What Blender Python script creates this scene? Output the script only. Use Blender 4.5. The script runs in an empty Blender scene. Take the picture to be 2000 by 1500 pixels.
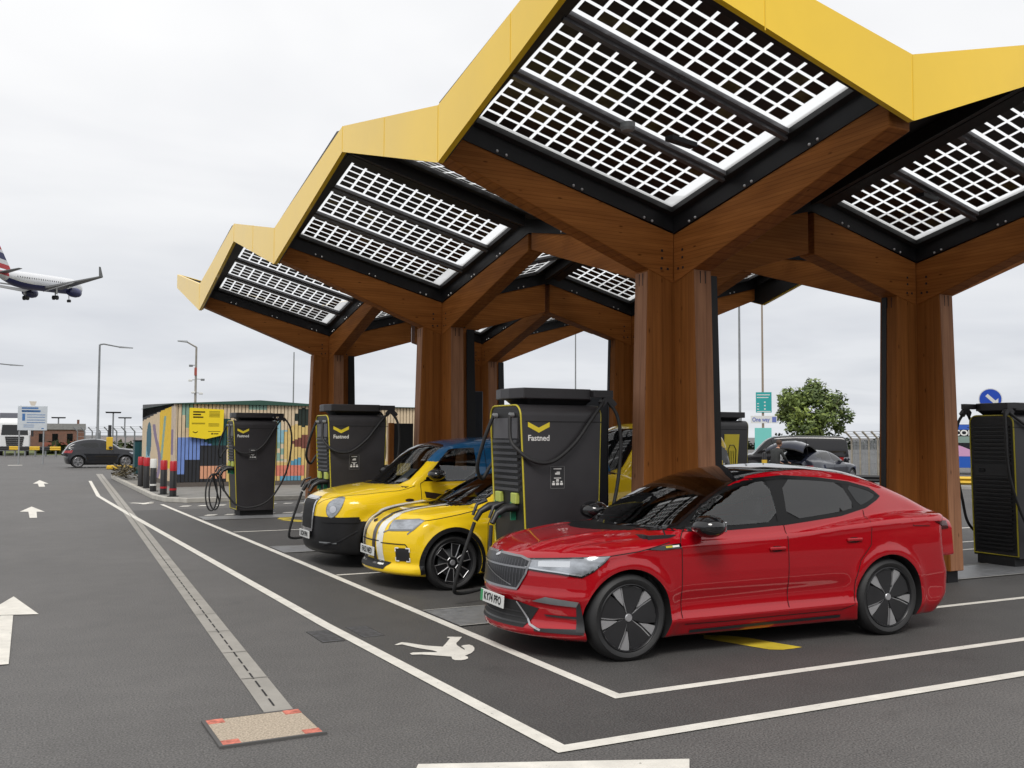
import bpy, bmesh, math, random
import numpy as np
from mathutils import Vector, Matrix, geometry
from mathutils.bvhtree import BVHTree
random.seed(7)
SC = bpy.context.scene
COL = SC.collection
R = math.radians
CAM_Z = 1.9
# ------------------------------------------------------------------ colour + materials
def lin(c):
    c /= 255.0
    return c / 12.92 if c <= 0.04045 else ((c + 0.055) / 1.055) ** 2.4
def rgb(r, g, b): return (lin(r), lin(g), lin(b), 1.0)
def lnk(nt, a, b): nt.links.new(a, b)
MATS = {}
def P(name, color, rough=0.5, metal=0.0, coat=0.0, spec=0.5, var=0.0, vscale=4.0, rvar=0.0, bump=0.0, bscale=60.0, emit=0.0, stretch=None, var2=None):
    """Principled material with a little procedural variation of colour, roughness and relief."""
    if name in MATS: return MATS[name]
    m = bpy.data.materials.new(name); m.use_nodes = True
    nt = m.node_tree; b = nt.nodes['Principled BSDF']
    b.inputs['Base Color'].default_value = color
    b.inputs['Roughness'].default_value = rough
    b.inputs['Metallic'].default_value = metal
    b.inputs['Specular IOR Level'].default_value = spec
    if coat:
        b.inputs['Coat Weight'].default_value = coat; b.inputs['Coat Roughness'].default_value = 0.03
    if emit:
        b.inputs['Emission Color'].default_value = color; b.inputs['Emission Strength'].default_value = emit
    if var or rvar or bump:
        tc = nt.nodes.new('ShaderNodeTexCoord'); vec = tc.outputs['Object']
        if stretch:
            mp = nt.nodes.new('ShaderNodeMapping'); mp.inputs['Scale'].default_value = stretch
            lnk(nt, vec, mp.inputs['Vector']); vec = mp.outputs['Vector']
        n = nt.nodes.new('ShaderNodeTexNoise'); n.inputs['Scale'].default_value = vscale; n.inputs['Detail'].default_value = 6
        n.inputs['Roughness'].default_value = 0.6
        lnk(nt, vec, n.inputs['Vector'])
        if var:
            rp = nt.nodes.new('ShaderNodeValToRGB')
            lo = [max(0, c * (1 - var)) for c in color[:3]] + [1]; hi = [min(1, c * (1 + var)) for c in color[:3]] + [1]
            if var2: lo = list(var2)
            rp.color_ramp.elements[0].color = lo; rp.color_ramp.elements[1].color = hi
            rp.color_ramp.elements[0].position = 0.3; rp.color_ramp.elements[1].position = 0.7
            lnk(nt, n.outputs['Fac'], rp.inputs['Fac']); lnk(nt, rp.outputs['Color'], b.inputs['Base Color'])
        if rvar:
            mr = nt.nodes.new('ShaderNodeMapRange'); mr.inputs['To Min'].default_value = max(0.02, rough - rvar); mr.inputs['To Max'].default_value = min(1, rough + rvar)
            lnk(nt, n.outputs['Fac'], mr.inputs['Value']); lnk(nt, mr.outputs['Result'], b.inputs['Roughness'])
        if bump:
            n2 = nt.nodes.new('ShaderNodeTexNoise'); n2.inputs['Scale'].default_value = bscale; n2.inputs['Detail'].default_value = 3
            lnk(nt, vec, n2.inputs['Vector'])
            bp = nt.nodes.new('ShaderNodeBump'); bp.inputs['Strength'].default_value = bump; bp.inputs['Distance'].default_value = 0.01
            lnk(nt, n2.outputs['Fac'], bp.inputs['Height']); lnk(nt, bp.outputs['Normal'], b.inputs['Normal'])
    MATS[name] = m
    return m
def wood(name, stretch, light=1.0, sat=1.0):
    m = bpy.data.materials.new(name); m.use_nodes = True
    nt = m.node_tree; b = nt.nodes['Principled BSDF']
    tc = nt.nodes.new('ShaderNodeTexCoord'); mp = nt.nodes.new('ShaderNodeMapping'); mp.inputs['Scale'].default_value = stretch
    lnk(nt, tc.outputs['Object'], mp.inputs['Vector'])
    n = nt.nodes.new('ShaderNodeTexNoise'); n.inputs['Scale'].default_value = 3.0; n.inputs['Detail'].default_value = 8; n.inputs['Roughness'].default_value = 0.65
    lnk(nt, mp.outputs['Vector'], n.inputs['Vector'])
    rp = nt.nodes.new('ShaderNodeValToRGB'); e = rp.color_ramp.elements
    e[0].position = 0.25; e[0].color = (0.165 * light, 0.058 * light, 0.0135 * light, 1)
    e[1].position = 0.75; e[1].color = (0.295 * light, 0.112 * light, 0.029 * light, 1)
    k = rp.color_ramp.elements.new(0.5); k.color = (0.228 * light, 0.082 * light, 0.020 * light, 1)
    lnk(nt, n.outputs['Fac'], rp.inputs['Fac'])
    # lamella tone shift across the glulam layers
    n3 = nt.nodes.new('ShaderNodeTexNoise'); n3.inputs['Scale'].default_value = 1.1; n3.inputs['Detail'].default_value = 1
    lnk(nt, mp.outputs['Vector'], n3.inputs['Vector'])
    # dark knots
    vo = nt.nodes.new('ShaderNodeTexVoronoi'); vo.inputs['Scale'].default_value = 5.5
    mp2 = nt.nodes.new('ShaderNodeMapping'); s2 = [0.45 if s == min(stretch) else 1.3 for s in stretch]; mp2.inputs['Scale'].default_value = s2
    lnk(nt, tc.outputs['Object'], mp2.inputs['Vector']); lnk(nt, mp2.outputs['Vector'], vo.inputs['Vector'])
    kr = nt.nodes.new('ShaderNodeValToRGB'); kr.color_ramp.elements[0].position = 0.03; kr.color_ramp.elements[0].color = (0.25, 0.2, 0.17, 1)
    kr.color_ramp.elements[1].position = 0.10; kr.color_ramp.elements[1].color = (1, 1, 1, 1)
    lnk(nt, vo.outputs['Distance'], kr.inputs['Fac'])
    mx = nt.nodes.new('ShaderNodeMixRGB'); mx.blend_type = 'MULTIPLY'; mx.inputs['Fac'].default_value = 0.85
    lnk(nt, rp.outputs['Color'], mx.inputs['Color1']); lnk(nt, kr.outputs['Color'], mx.inputs['Color2'])
    hs = nt.nodes.new('ShaderNodeHueSaturation'); hs.inputs['Saturation'].default_value = sat; mr = nt.nodes.new('ShaderNodeMapRange'); mr.inputs['To Min'].default_value = 0.78; mr.inputs['To Max'].default_value = 1.22
    lnk(nt, n3.outputs['Fac'], mr.inputs['Value']); lnk(nt, mr.outputs['Result'], hs.inputs['Value']); lnk(nt, mx.outputs['Color'], hs.inputs['Color'])
    wv = nt.nodes.new('ShaderNodeTexWave'); wv.wave_type = 'BANDS'; wv.bands_direction = 'Z' if stretch[0] < 1 else 'DIAGONAL'; wv.inputs['Scale'].default_value = 7.5 if stretch[0] < 1 else 4.5; wv.inputs['Distortion'].default_value = 0.05
    mpw = nt.nodes.new('ShaderNodeMapping'); mpw.inputs['Scale'].default_value = (1, 1, 1) if stretch[0] < 1 else (1, 1, 0)
    lnk(nt, tc.outputs['Object'], mpw.inputs['Vector']); lnk(nt, mpw.outputs['Vector'], wv.inputs['Vector'])
    wr = nt.nodes.new('ShaderNodeValToRGB'); wr.color_ramp.elements[0].position = 0.0; wr.color_ramp.elements[0].color = (0.62, 0.60, 0.58, 1); wr.color_ramp.elements[1].position = 0.10; wr.color_ramp.elements[1].color = (1, 1, 1, 1)
    lnk(nt, wv.outputs['Fac'], wr.inputs['Fac'])
    ml_ = nt.nodes.new('ShaderNodeMixRGB'); ml_.blend_type = 'MULTIPLY'; ml_.inputs['Fac'].default_value = 0.8 if stretch[0] < 1 else 0.4
    lnk(nt, hs.outputs['Color'], ml_.inputs['Color1']); lnk(nt, wr.outputs['Color'], ml_.inputs['Color2']); lnk(nt, ml_.outputs['Color'], b.inputs['Base Color'])
    b.inputs['Roughness'].default_value = 0.55; b.inputs['Specular IOR Level'].default_value = 0.12
    bp = nt.nodes.new('ShaderNodeBump'); bp.inputs['Strength'].default_value = 0.15; bp.inputs['Distance'].default_value = 0.01
    lnk(nt, n.outputs['Fac'], bp.inputs['Height']); lnk(nt, bp.outputs['Normal'], b.inputs['Normal'])
    return m
def glassy(name, tint, transp, rough=0.02, ior=1.45):
    """thin tinted glass: part clear, part mirror"""
    m = bpy.data.materials.new(name); m.use_nodes = True
    nt = m.node_tree; out = nt.nodes['Material Output']; nt.nodes.remove(nt.nodes['Principled BSDF'])
    tr = nt.nodes.new('ShaderNodeBsdfTransparent'); tr.inputs['Color'].default_value = tint
    gl = nt.nodes.new('ShaderNodeBsdfGlossy'); gl.inputs['Roughness'].default_value = rough
    fr = nt.nodes.new('ShaderNodeFresnel'); fr.inputs['IOR'].default_value = ior
    mx = nt.nodes.new('ShaderNodeMixShader')
    lnk(nt, fr.outputs['Fac'], mx.inputs['Fac']); lnk(nt, tr.outputs['BSDF'], mx.inputs[1]); lnk(nt, gl.outputs['BSDF'], mx.inputs[2])
    lnk(nt, mx.outputs['Shader'], out.inputs['Surface'])
    return m
# ------------------------------------------------------------------ mesh builder
class MB:
    def __init__(s): s.v = []; s.f = []; s.m = []
    def add(s, vs, fs, mi=0):
        o = len(s.v); s.v += [tuple(map(float, p)) for p in vs]
        for f in fs: s.f.append([o + i for i in f]); s.m.append(mi)
        return s
    def box(s, x0, x1, y0, y1, z0, z1, mi=0):
        vs = [(x0, y0, z0), (x1, y0, z0), (x1, y1, z0), (x0, y1, z0), (x0, y0, z1), (x1, y0, z1), (x1, y1, z1), (x0, y1, z1)]
        return s.add(vs, [(0, 3, 2, 1), (4, 5, 6, 7), (0, 1, 5, 4), (1, 2, 6, 5), (2, 3, 7, 6), (3, 0, 4, 7)], mi)
    def hexa(s, vs, mi=0):
        return s.add(vs, [(0, 3, 2, 1), (4, 5, 6, 7), (0, 1, 5, 4), (1, 2, 6, 5), (2, 3, 7, 6), (3, 0, 4, 7)], mi)
    def prism(s, poly, axis, a, b, mi=0):
        """extrude a 2D polygon along axis ('x': poly=(y,z), 'y': (x,z), 'z': (x,y))"""
        n = len(poly)
        def pt(p, h): return (h, p[0], p[1]) if axis == 'x' else (p[0], h, p[1]) if axis == 'y' else (p[0], p[1], h)
        vs = [pt(p, a) for p in poly] + [pt(p, b) for p in poly]
        fs = [tuple(range(n))[::-1], tuple(range(n, 2 * n))] + [(i, (i + 1) % n, n + (i + 1) % n, n + i) for i in range(n)]
        return s.add(vs, fs, mi)
    def quad(s, a, b, c, d, mi=0): return s.add([a, b, c, d], [(0, 1, 2, 3)], mi)
    def poly(s, pts, mi=0): return s.add(pts, [tuple(range(len(pts)))], mi)
    def tube(s, path, r, n=8, mi=0, cap=True):
        path = [Vector(p) for p in path]; rs = r if isinstance(r, (list, tuple)) else [r] * len(path)
        o = len(s.v); up = Vector((0, 0, 1)); prev = None
        for i, p in enumerate(path):
            t = (path[min(i + 1, len(path) - 1)] - path[max(i - 1, 0)])
            t = t.normalized() if t.length > 1e-9 else Vector((0, 0, 1))
            a = prev - t * prev.dot(t) if prev is not None else (up.cross(t) if abs(t.z) < 0.95 else Vector((1, 0, 0)).cross(t))
            if a.length < 1e-6: a = Vector((1, 0, 0)).cross(t)
            a.normalize(); prev = a; b = t.cross(a)
            for k in range(n):
                w = 2 * math.pi * k / n; s.v.append(tuple(p + (a * math.cos(w) + b * math.sin(w)) * rs[i]))
        for i in range(len(path) - 1):
            for k in range(n):
                s.f.append([o + i * n + k, o + i * n + (k + 1) % n, o + (i + 1) * n + (k + 1) % n, o + (i + 1) * n + k]); s.m.append(mi)
        if cap:
            s.f.append([o + k for k in range(n)][::-1]); s.m.append(mi)
            s.f.append([o + (len(path) - 1) * n + k for k in range(n)]); s.m.append(mi)
        return s
    def lathe(s, prof, axis='z', n=32, c=(0, 0, 0), mi=0, close=False):
        """prof = [(radius, height)]"""
        o = len(s.v)
        for (r, h) in prof:
            for k in range(n):
                w = 2 * math.pi * k / n; a, b = r * math.cos(w), r * math.sin(w)
                q = (a, b, h) if axis == 'z' else (a, h, b) if axis == 'y' else (h, a, b)
                s.v.append((q[0] + c[0], q[1] + c[1], q[2] + c[2]))
        m = len(prof)
        for i in range(m if close else m - 1):
            for k in range(n):
                j = (i + 1) % m
                s.f.append([o + i * n + k, o + i * n + (k + 1) % n, o + j * n + (k + 1) % n, o + j * n + k]); s.m.append(mi)
        return s
    def ball(s, c, r, n=12, mi=0, sc=(1, 1, 1)):
        o = len(s.v); m = n // 2
        for i in range(m + 1):
            th = math.pi * i / m
            for k in range(n):
                w = 2 * math.pi * k / n
                s.v.append((c[0] + r * sc[0] * math.sin(th) * math.cos(w), c[1] + r * sc[1] * math.sin(th) * math.sin(w), c[2] + r * sc[2] * math.cos(th)))
        for i in range(m):
            for k in range(n):
                s.f.append([o + i * n + k, o + i * n + (k + 1) % n, o + (i + 1) * n + (k + 1) % n, o + (i + 1) * n + k]); s.m.append(mi)
        return s
    def build(s, name, mats, parent=None, loc=(0, 0, 0), rz=0.0, smooth=None, bevel=0.0, seg=2, fixn=True, rot=None):
        me = bpy.data.meshes.new(name); me.from_pydata(s.v, [], s.f); me.update()
        if not isinstance(mats, (list, tuple)): mats = [mats]
        for m in mats: me.materials.append(m)
        me.polygons.foreach_set('material_index', s.m)
        if fixn:
            bm = bmesh.new(); bm.from_mesh(me); bmesh.ops.remove_doubles(bm, verts=bm.verts, dist=1e-5); bmesh.ops.recalc_face_normals(bm, faces=bm.faces); bm.to_mesh(me); bm.free()
        if smooth is not None:
            me.polygons.foreach_set('use_smooth', [True] * len(me.polygons)); me.set_sharp_from_angle(angle=R(smooth))
        o = bpy.data.objects.new(name, me); COL.objects.link(o)
        o.location = loc; o.rotation_euler = rot if rot else (0, 0, rz)
        if parent is not None: o.parent = parent
        if bevel:
            bv = o.modifiers.new('bevel', 'BEVEL'); bv.width = bevel; bv.segments = seg; bv.limit_method = 'ANGLE'; bv.angle_limit = R(40)
        return o
def tag(o, label=None, cat=None, group=None, kind=None):
    if label: o['label'] = label
    if cat: o['category'] = cat
    if group: o['group'] = group
    if kind: o['kind'] = kind
    return o
def thing(name, label, cat, loc=(0, 0, 0), rz=0.0, group=None):
    o = bpy.data.objects.new(name, None); COL.objects.link(o); o.location = loc; o.rotation_euler = (0, 0, rz)
    o.empty_display_size = 0.2
    return tag(o, label, cat, group)
def structure(o): o['kind'] = 'structure'; return o
def dup(o, parent=None, loc=None, rz=None, label=None):
    c = o.copy(); COL.objects.link(c)
    if parent is not None: c.parent = parent
    if loc is not None: c.location = loc
    if rz is not None: c.rotation_euler = (0, 0, rz)
    if label: c['label'] = label
    for ch in [x for x in bpy.data.objects if x.parent == o]: dup(ch, c)
    return c
def textmesh(name, body, size, mat, parent=None, M=None, bold=0.0, align='CENTER', depth=0.001, sx=1.0):
    cu = bpy.data.curves.new(name, 'FONT'); cu.body = body; cu.size = size; cu.align_x = align; cu.align_y = 'CENTER'; cu.extrude = depth; cu.offset = bold; cu.resolution_u = 3
    t = bpy.data.objects.new(name + '_c', cu); COL.objects.link(t)
    dg = bpy.context.evaluated_depsgraph_get(); me = bpy.data.meshes.new_from_object(t.evaluated_get(dg))
    bpy.data.objects.remove(t); bpy.data.curves.remove(cu)
    me.materials.clear(); me.materials.append(mat)
    if sx != 1.0:
        for v in me.vertices: v.co.x *= sx
    o = bpy.data.objects.new(name, me); COL.objects.link(o)
    if parent is not None: o.parent = parent
    if M is not None: o.matrix_local = M
    return o
def frame(origin, xdir, ydir):
    """matrix that carries flat text (x right, y up) to a surface"""
    x = Vector(xdir).normalized(); y = Vector(ydir); y = (y - x * y.dot(x)).normalized(); z = x.cross(y)
    return Matrix(((x.x, y.x, z.x, origin[0]), (x.y, y.y, z.y, origin[1]), (x.z, y.z, z.z, origin[2]), (0, 0, 0, 1)))
def pchip(pts):
    """smooth monotone curve through (x, y) points, as a vectorised function"""
    xs = np.array([p[0] for p in pts], float); ys = np.array([p[1] for p in pts], float)
    h = np.diff(xs); d = np.diff(ys) / h; m = np.zeros(len(xs))
    if len(xs) > 2:
        for i in range(1, len(xs) - 1):
            if d[i - 1] * d[i] > 0:
                w1, w2 = 2 * h[i] + h[i - 1], h[i] + 2 * h[i - 1]; m[i] = (w1 + w2) / (w1 / d[i - 1] + w2 / d[i])
    m[0], m[-1] = d[0], d[-1]
    def f(x):
        x = np.clip(np.asarray(x, float), xs[0], xs[-1]); i = np.clip(np.searchsorted(xs, x) - 1, 0, len(h) - 1)
        t = (x - xs[i]) / h[i]; t2, t3 = t * t, t * t * t
        return (2 * t3 - 3 * t2 + 1) * ys[i] + (t3 - 2 * t2 + t) * h[i] * m[i] + (-2 * t3 + 3 * t2) * ys[i + 1] + (t3 - t2) * h[i] * m[i + 1]
    return f
# ------------------------------------------------------------------ common materials
M_black = P('black_steel', (0.012, 0.012, 0.014, 1), 0.45, 0.2, rvar=0.1, var=0.2)
M_blackmatt = P('black_matt', (0.010, 0.010, 0.011, 1), 0.75)
M_rubber = P('rubber', (0.014, 0.014, 0.015, 1), 0.62, var=0.25, vscale=9)
M_plastic = P('black_plastic', (0.018, 0.018, 0.02, 1), 0.42, rvar=0.08, var=0.15)
M_charger = P('charger_shell', (0.033, 0.031, 0.034, 1), 0.42, 0.1, rvar=0.10, var=0.15, vscale=2.0)
M_chargerd = P('charger_recess', (0.012, 0.012, 0.013, 1), 0.5)
M_slat = P('charger_louvre', (0.055, 0.056, 0.062, 1), 0.38, 0.3)
M_trimy = P('yellow_trim', (0.50, 0.42, 0.03, 1), 0.4)
M_logoy = P('logo_yellow', (0.78, 0.62, 0.04, 1), 0.5)
M_white = P('white_print', (0.78, 0.78, 0.76, 1), 0.55)
M_paintw = P('road_paint', (0.66, 0.635, 0.58, 1), 0.75, var=0.13, vscale=5, bump=0.3, bscale=90)
def worn(m, lo, hi):
    nt = m.node_tree; b = nt.nodes['Principled BSDF']; out = nt.nodes['Material Output']
    tc = nt.nodes.new('ShaderNodeTexCoord'); n = nt.nodes.new('ShaderNodeTexNoise'); n.inputs['Scale'].default_value = 16; n.inputs['Detail'].default_value = 9; n.inputs['Roughness'].default_value = 0.78
    lnk(nt, tc.outputs['Object'], n.inputs['Vector']); r = nt.nodes.new('ShaderNodeValToRGB'); r.color_ramp.elements[0].position = lo; r.color_ramp.elements[1].position = hi; lnk(nt, n.outputs['Fac'], r.inputs['Fac'])
    t = nt.nodes.new('ShaderNodeBsdfTransparent'); mx = nt.nodes.new('ShaderNodeMixShader'); lnk(nt, r.outputs['Color'], mx.inputs['Fac']); lnk(nt, b.outputs['BSDF'], mx.inputs[1]); lnk(nt, t.outputs['BSDF'], mx.inputs[2]); lnk(nt, mx.outputs['Shader'], out.inputs['Surface'])
worn(M_paintw, 0.60, 0.72)
M_painty = P('road_paint_yellow', (0.55, 0.42, 0.03, 1), 0.7, var=0.15, vscale=6)
M_galv = P('galvanised_steel', (0.30, 0.31, 0.32, 1), 0.5, 0.4, var=0.15)
M_greypole = P('grey_pole', (0.19, 0.2, 0.21, 1), 0.5, 0.3, var=0.15)
M_chrome = P('chrome', (0.6, 0.6, 0.62, 1), 0.12, 1.0)
M_silver = P('machined_alloy', (0.42, 0.42, 0.44, 1), 0.32, 0.6)
M_alloyd = P('dark_alloy', (0.02, 0.02, 0.022, 1), 0.35, 0.5)
M_platew = P('plate_white', (0.62, 0.63, 0.62, 1), 0.35)
M_plategreen = P('plate_green', (0.03, 0.28, 0.10, 1), 0.4)
M_ink = P('plate_ink', (0.008, 0.008, 0.008, 1), 0.5)
M_glass = P('dark_window_glass', (0.006, 0.007, 0.008, 1), 0.03, 0.0, spec=0.55)
M_tail = P('red_lamp', (0.25, 0.01, 0.012, 1), 0.15, coat=0.5)
M_concrete = P('concrete', (0.30, 0.295, 0.28, 1), 0.85, var=0.15, vscale=3, bump=0.4, bscale=50)
M_steelfloor = P('steel_cover', (0.22, 0.225, 0.235, 1), 0.5, 0.3, var=0.2, vscale=8, rvar=0.15)
# ------------------------------------------------------------------ camera, world, sun
cam = bpy.data.cameras.new('camera'); co = bpy.data.objects.new('camera', cam); COL.objects.link(co)
cam.sensor_width = 36.0; cam.lens = 1926.92 / 2000 * 36; cam.clip_end = 6000; cam.clip_start = 0.05
_pitch, _roll, _yaw = 0.052925, 0.004016, 0.478363
fw = Vector((math.sin(_yaw) * math.cos(_pitch), math.cos(_yaw) * math.cos(_pitch), math.sin(_pitch)))
rt = Vector((math.cos(_yaw), -math.sin(_yaw), 0)); up = rt.cross(fw)
r2 = rt * math.cos(_roll) + up * math.sin(_roll); u2 = -rt * math.sin(_roll) + up * math.cos(_roll)
co.matrix_world = Matrix(((r2.x, u2.x, -fw.x, 0), (r2.y, u2.y, -fw.y, 0), (r2.z, u2.z, -fw.z, CAM_Z), (0, 0, 0, 1)))
SC.camera = co
def far(px, py, depth):
    """world point that stands at a given depth along a bearing read off the site survey (2000 px frame)"""
    d = fw * 1926.92 + r2 * (px - 1000) + u2 * (750 - py)
    return Vector((0, 0, CAM_Z)) + d * (depth / 1926.92)
SC.view_settings.view_transform = 'Standard'; SC.view_settings.look = 'None'; SC.view_settings.exposure = 0; SC.view_settings.gamma = 1
W = bpy.data.worlds.new('World'); SC.world = W; W.use_nodes = True
nt = W.node_tree; nt.nodes.clear()
out = nt.nodes.new('ShaderNodeOutputWorld')
sky = nt.nodes.new('ShaderNodeTexSky'); sky.sky_type = 'NISHITA'; sky.sun_disc = False
SUN_EL, SUN_AZ = R(50), R(216)
sky.sun_elevation = SUN_EL; sky.sun_rotation = SUN_AZ
b1 = nt.nodes.new('ShaderNodeBackground'); b1.inputs['Strength'].default_value = 0.10
lnk(nt, sky.outputs['Color'], b1.inputs['Color'])
tc = nt.nodes.new('ShaderNodeTexCoord'); sp = nt.nodes.new('ShaderNodeSeparateXYZ'); lnk(nt, tc.outputs['Generated'], sp.inputs['Vector'])
# cloud deck seen in perspective: direction divided by its height
ad = nt.nodes.new('ShaderNodeMath'); ad.operation = 'ADD'; ad.inputs[1].default_value = 0.10; lnk(nt, sp.outputs['Z'], ad.inputs[0])
mxz = nt.nodes.new('ShaderNodeMath'); mxz.operation = 'MAXIMUM'; mxz.inputs[1].default_value = 0.05; lnk(nt, ad.outputs[0], mxz.inputs[0])
dx = nt.nodes.new('ShaderNodeMath'); dx.operation = 'DIVIDE'; lnk(nt, sp.outputs['X'], dx.inputs[0]); lnk(nt, mxz.outputs[0], dx.inputs[1])
dy = nt.nodes.new('ShaderNodeMath'); dy.operation = 'DIVIDE'; lnk(nt, sp.outputs['Y'], dy.inputs[0]); lnk(nt, mxz.outputs[0], dy.inputs[1])
cb = nt.nodes.new('ShaderNodeCombineXYZ'); lnk(nt, dx.outputs[0], cb.inputs['X']); lnk(nt, dy.outputs[0], cb.inputs['Y'])
nz = nt.nodes.new('ShaderNodeTexNoise'); nz.inputs['Scale'].default_value = 0.9; nz.inputs['Detail'].default_value = 4; nz.inputs['Roughness'].default_value = 0.52; nz.inputs['Distortion'].default_value = 0.3
lnk(nt, cb.outputs['Vector'], nz.inputs['Vector'])
rp = nt.nodes.new('ShaderNodeValToRGB'); lnk(nt, sp.outputs['Z'], rp.inputs['Fac'])
e = rp.color_ramp.elements
e[0].position = 0.0; e[0].color = (0.76, 0.785, 0.825, 1)
e[1].position = 1.0; e[1].color = (1.0, 1.0, 1.0, 1)
for pos, c in [(0.04, (0.745, 0.765, 0.805, 1)), (0.11, (0.735, 0.752, 0.79, 1)), (0.18, (0.84, 0.85, 0.87, 1)), (0.27, (0.955, 0.957, 0.963, 1)), (0.36, (1.0, 1.0, 1.0, 1))]:
    k = e.new(pos); k.color = c
rn = nt.nodes.new('ShaderNodeValToRGB'); lnk(nt, nz.outputs['Fac'], rn.inputs['Fac'])
rn.color_ramp.elements[0].position = 0.36; rn.color_ramp.elements[0].color = (0.945, 0.95, 0.965, 1)
rn.color_ramp.elements[1].position = 0.60; rn.color_ramp.elements[1].color = (1.07, 1.068, 1.065, 1)
mm = nt.nodes.new('ShaderNodeMixRGB'); mm.blend_type = 'MULTIPLY'; mm.inputs['Fac'].default_value = 1.0
lnk(nt, rp.outputs['Color'], mm.inputs['Color1']); lnk(nt, rn.outputs['Color'], mm.inputs['Color2'])
b2 = nt.nodes.new('ShaderNodeBackground'); b2.inputs['Strength'].default_value = 1.0; lnk(nt, mm.outputs['Color'], b2.inputs['Color'])
ms = nt.nodes.new('ShaderNodeMixShader'); ms.inputs['Fac'].default_value = 0.95
lnk(nt, b1.outputs[0], ms.inputs[1]); lnk(nt, b2.outputs[0], ms.inputs[2]); lnk(nt, ms.outputs[0], out.inputs['Surface'])
sl = bpy.data.lights.new('sun', 'SUN'); sl.energy = 2.3; sl.angle = R(22); sl.color = (1.0, 0.965, 0.91)
so = bpy.data.objects.new('sun', sl); COL.objects.link(so)
_sd = Vector((math.sin(SUN_AZ) * math.cos(SUN_EL), math.cos(SUN_AZ) * math.cos(SUN_EL), math.sin(SUN_EL)))
so.rotation_euler = (-_sd).to_track_quat('-Z', 'Y').to_euler(); so.location = (0, 0, 30)
SC.cycles.max_bounces = 7; SC.cycles.transparent_max_bounces = 12; SC.cycles.glossy_bounces = 4; SC.cycles.diffuse_bounces = 3
SC.cycles.caustics_reflective = False; SC.cycles.caustics_refractive = False
SC.cycles.use_denoising = True
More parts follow.
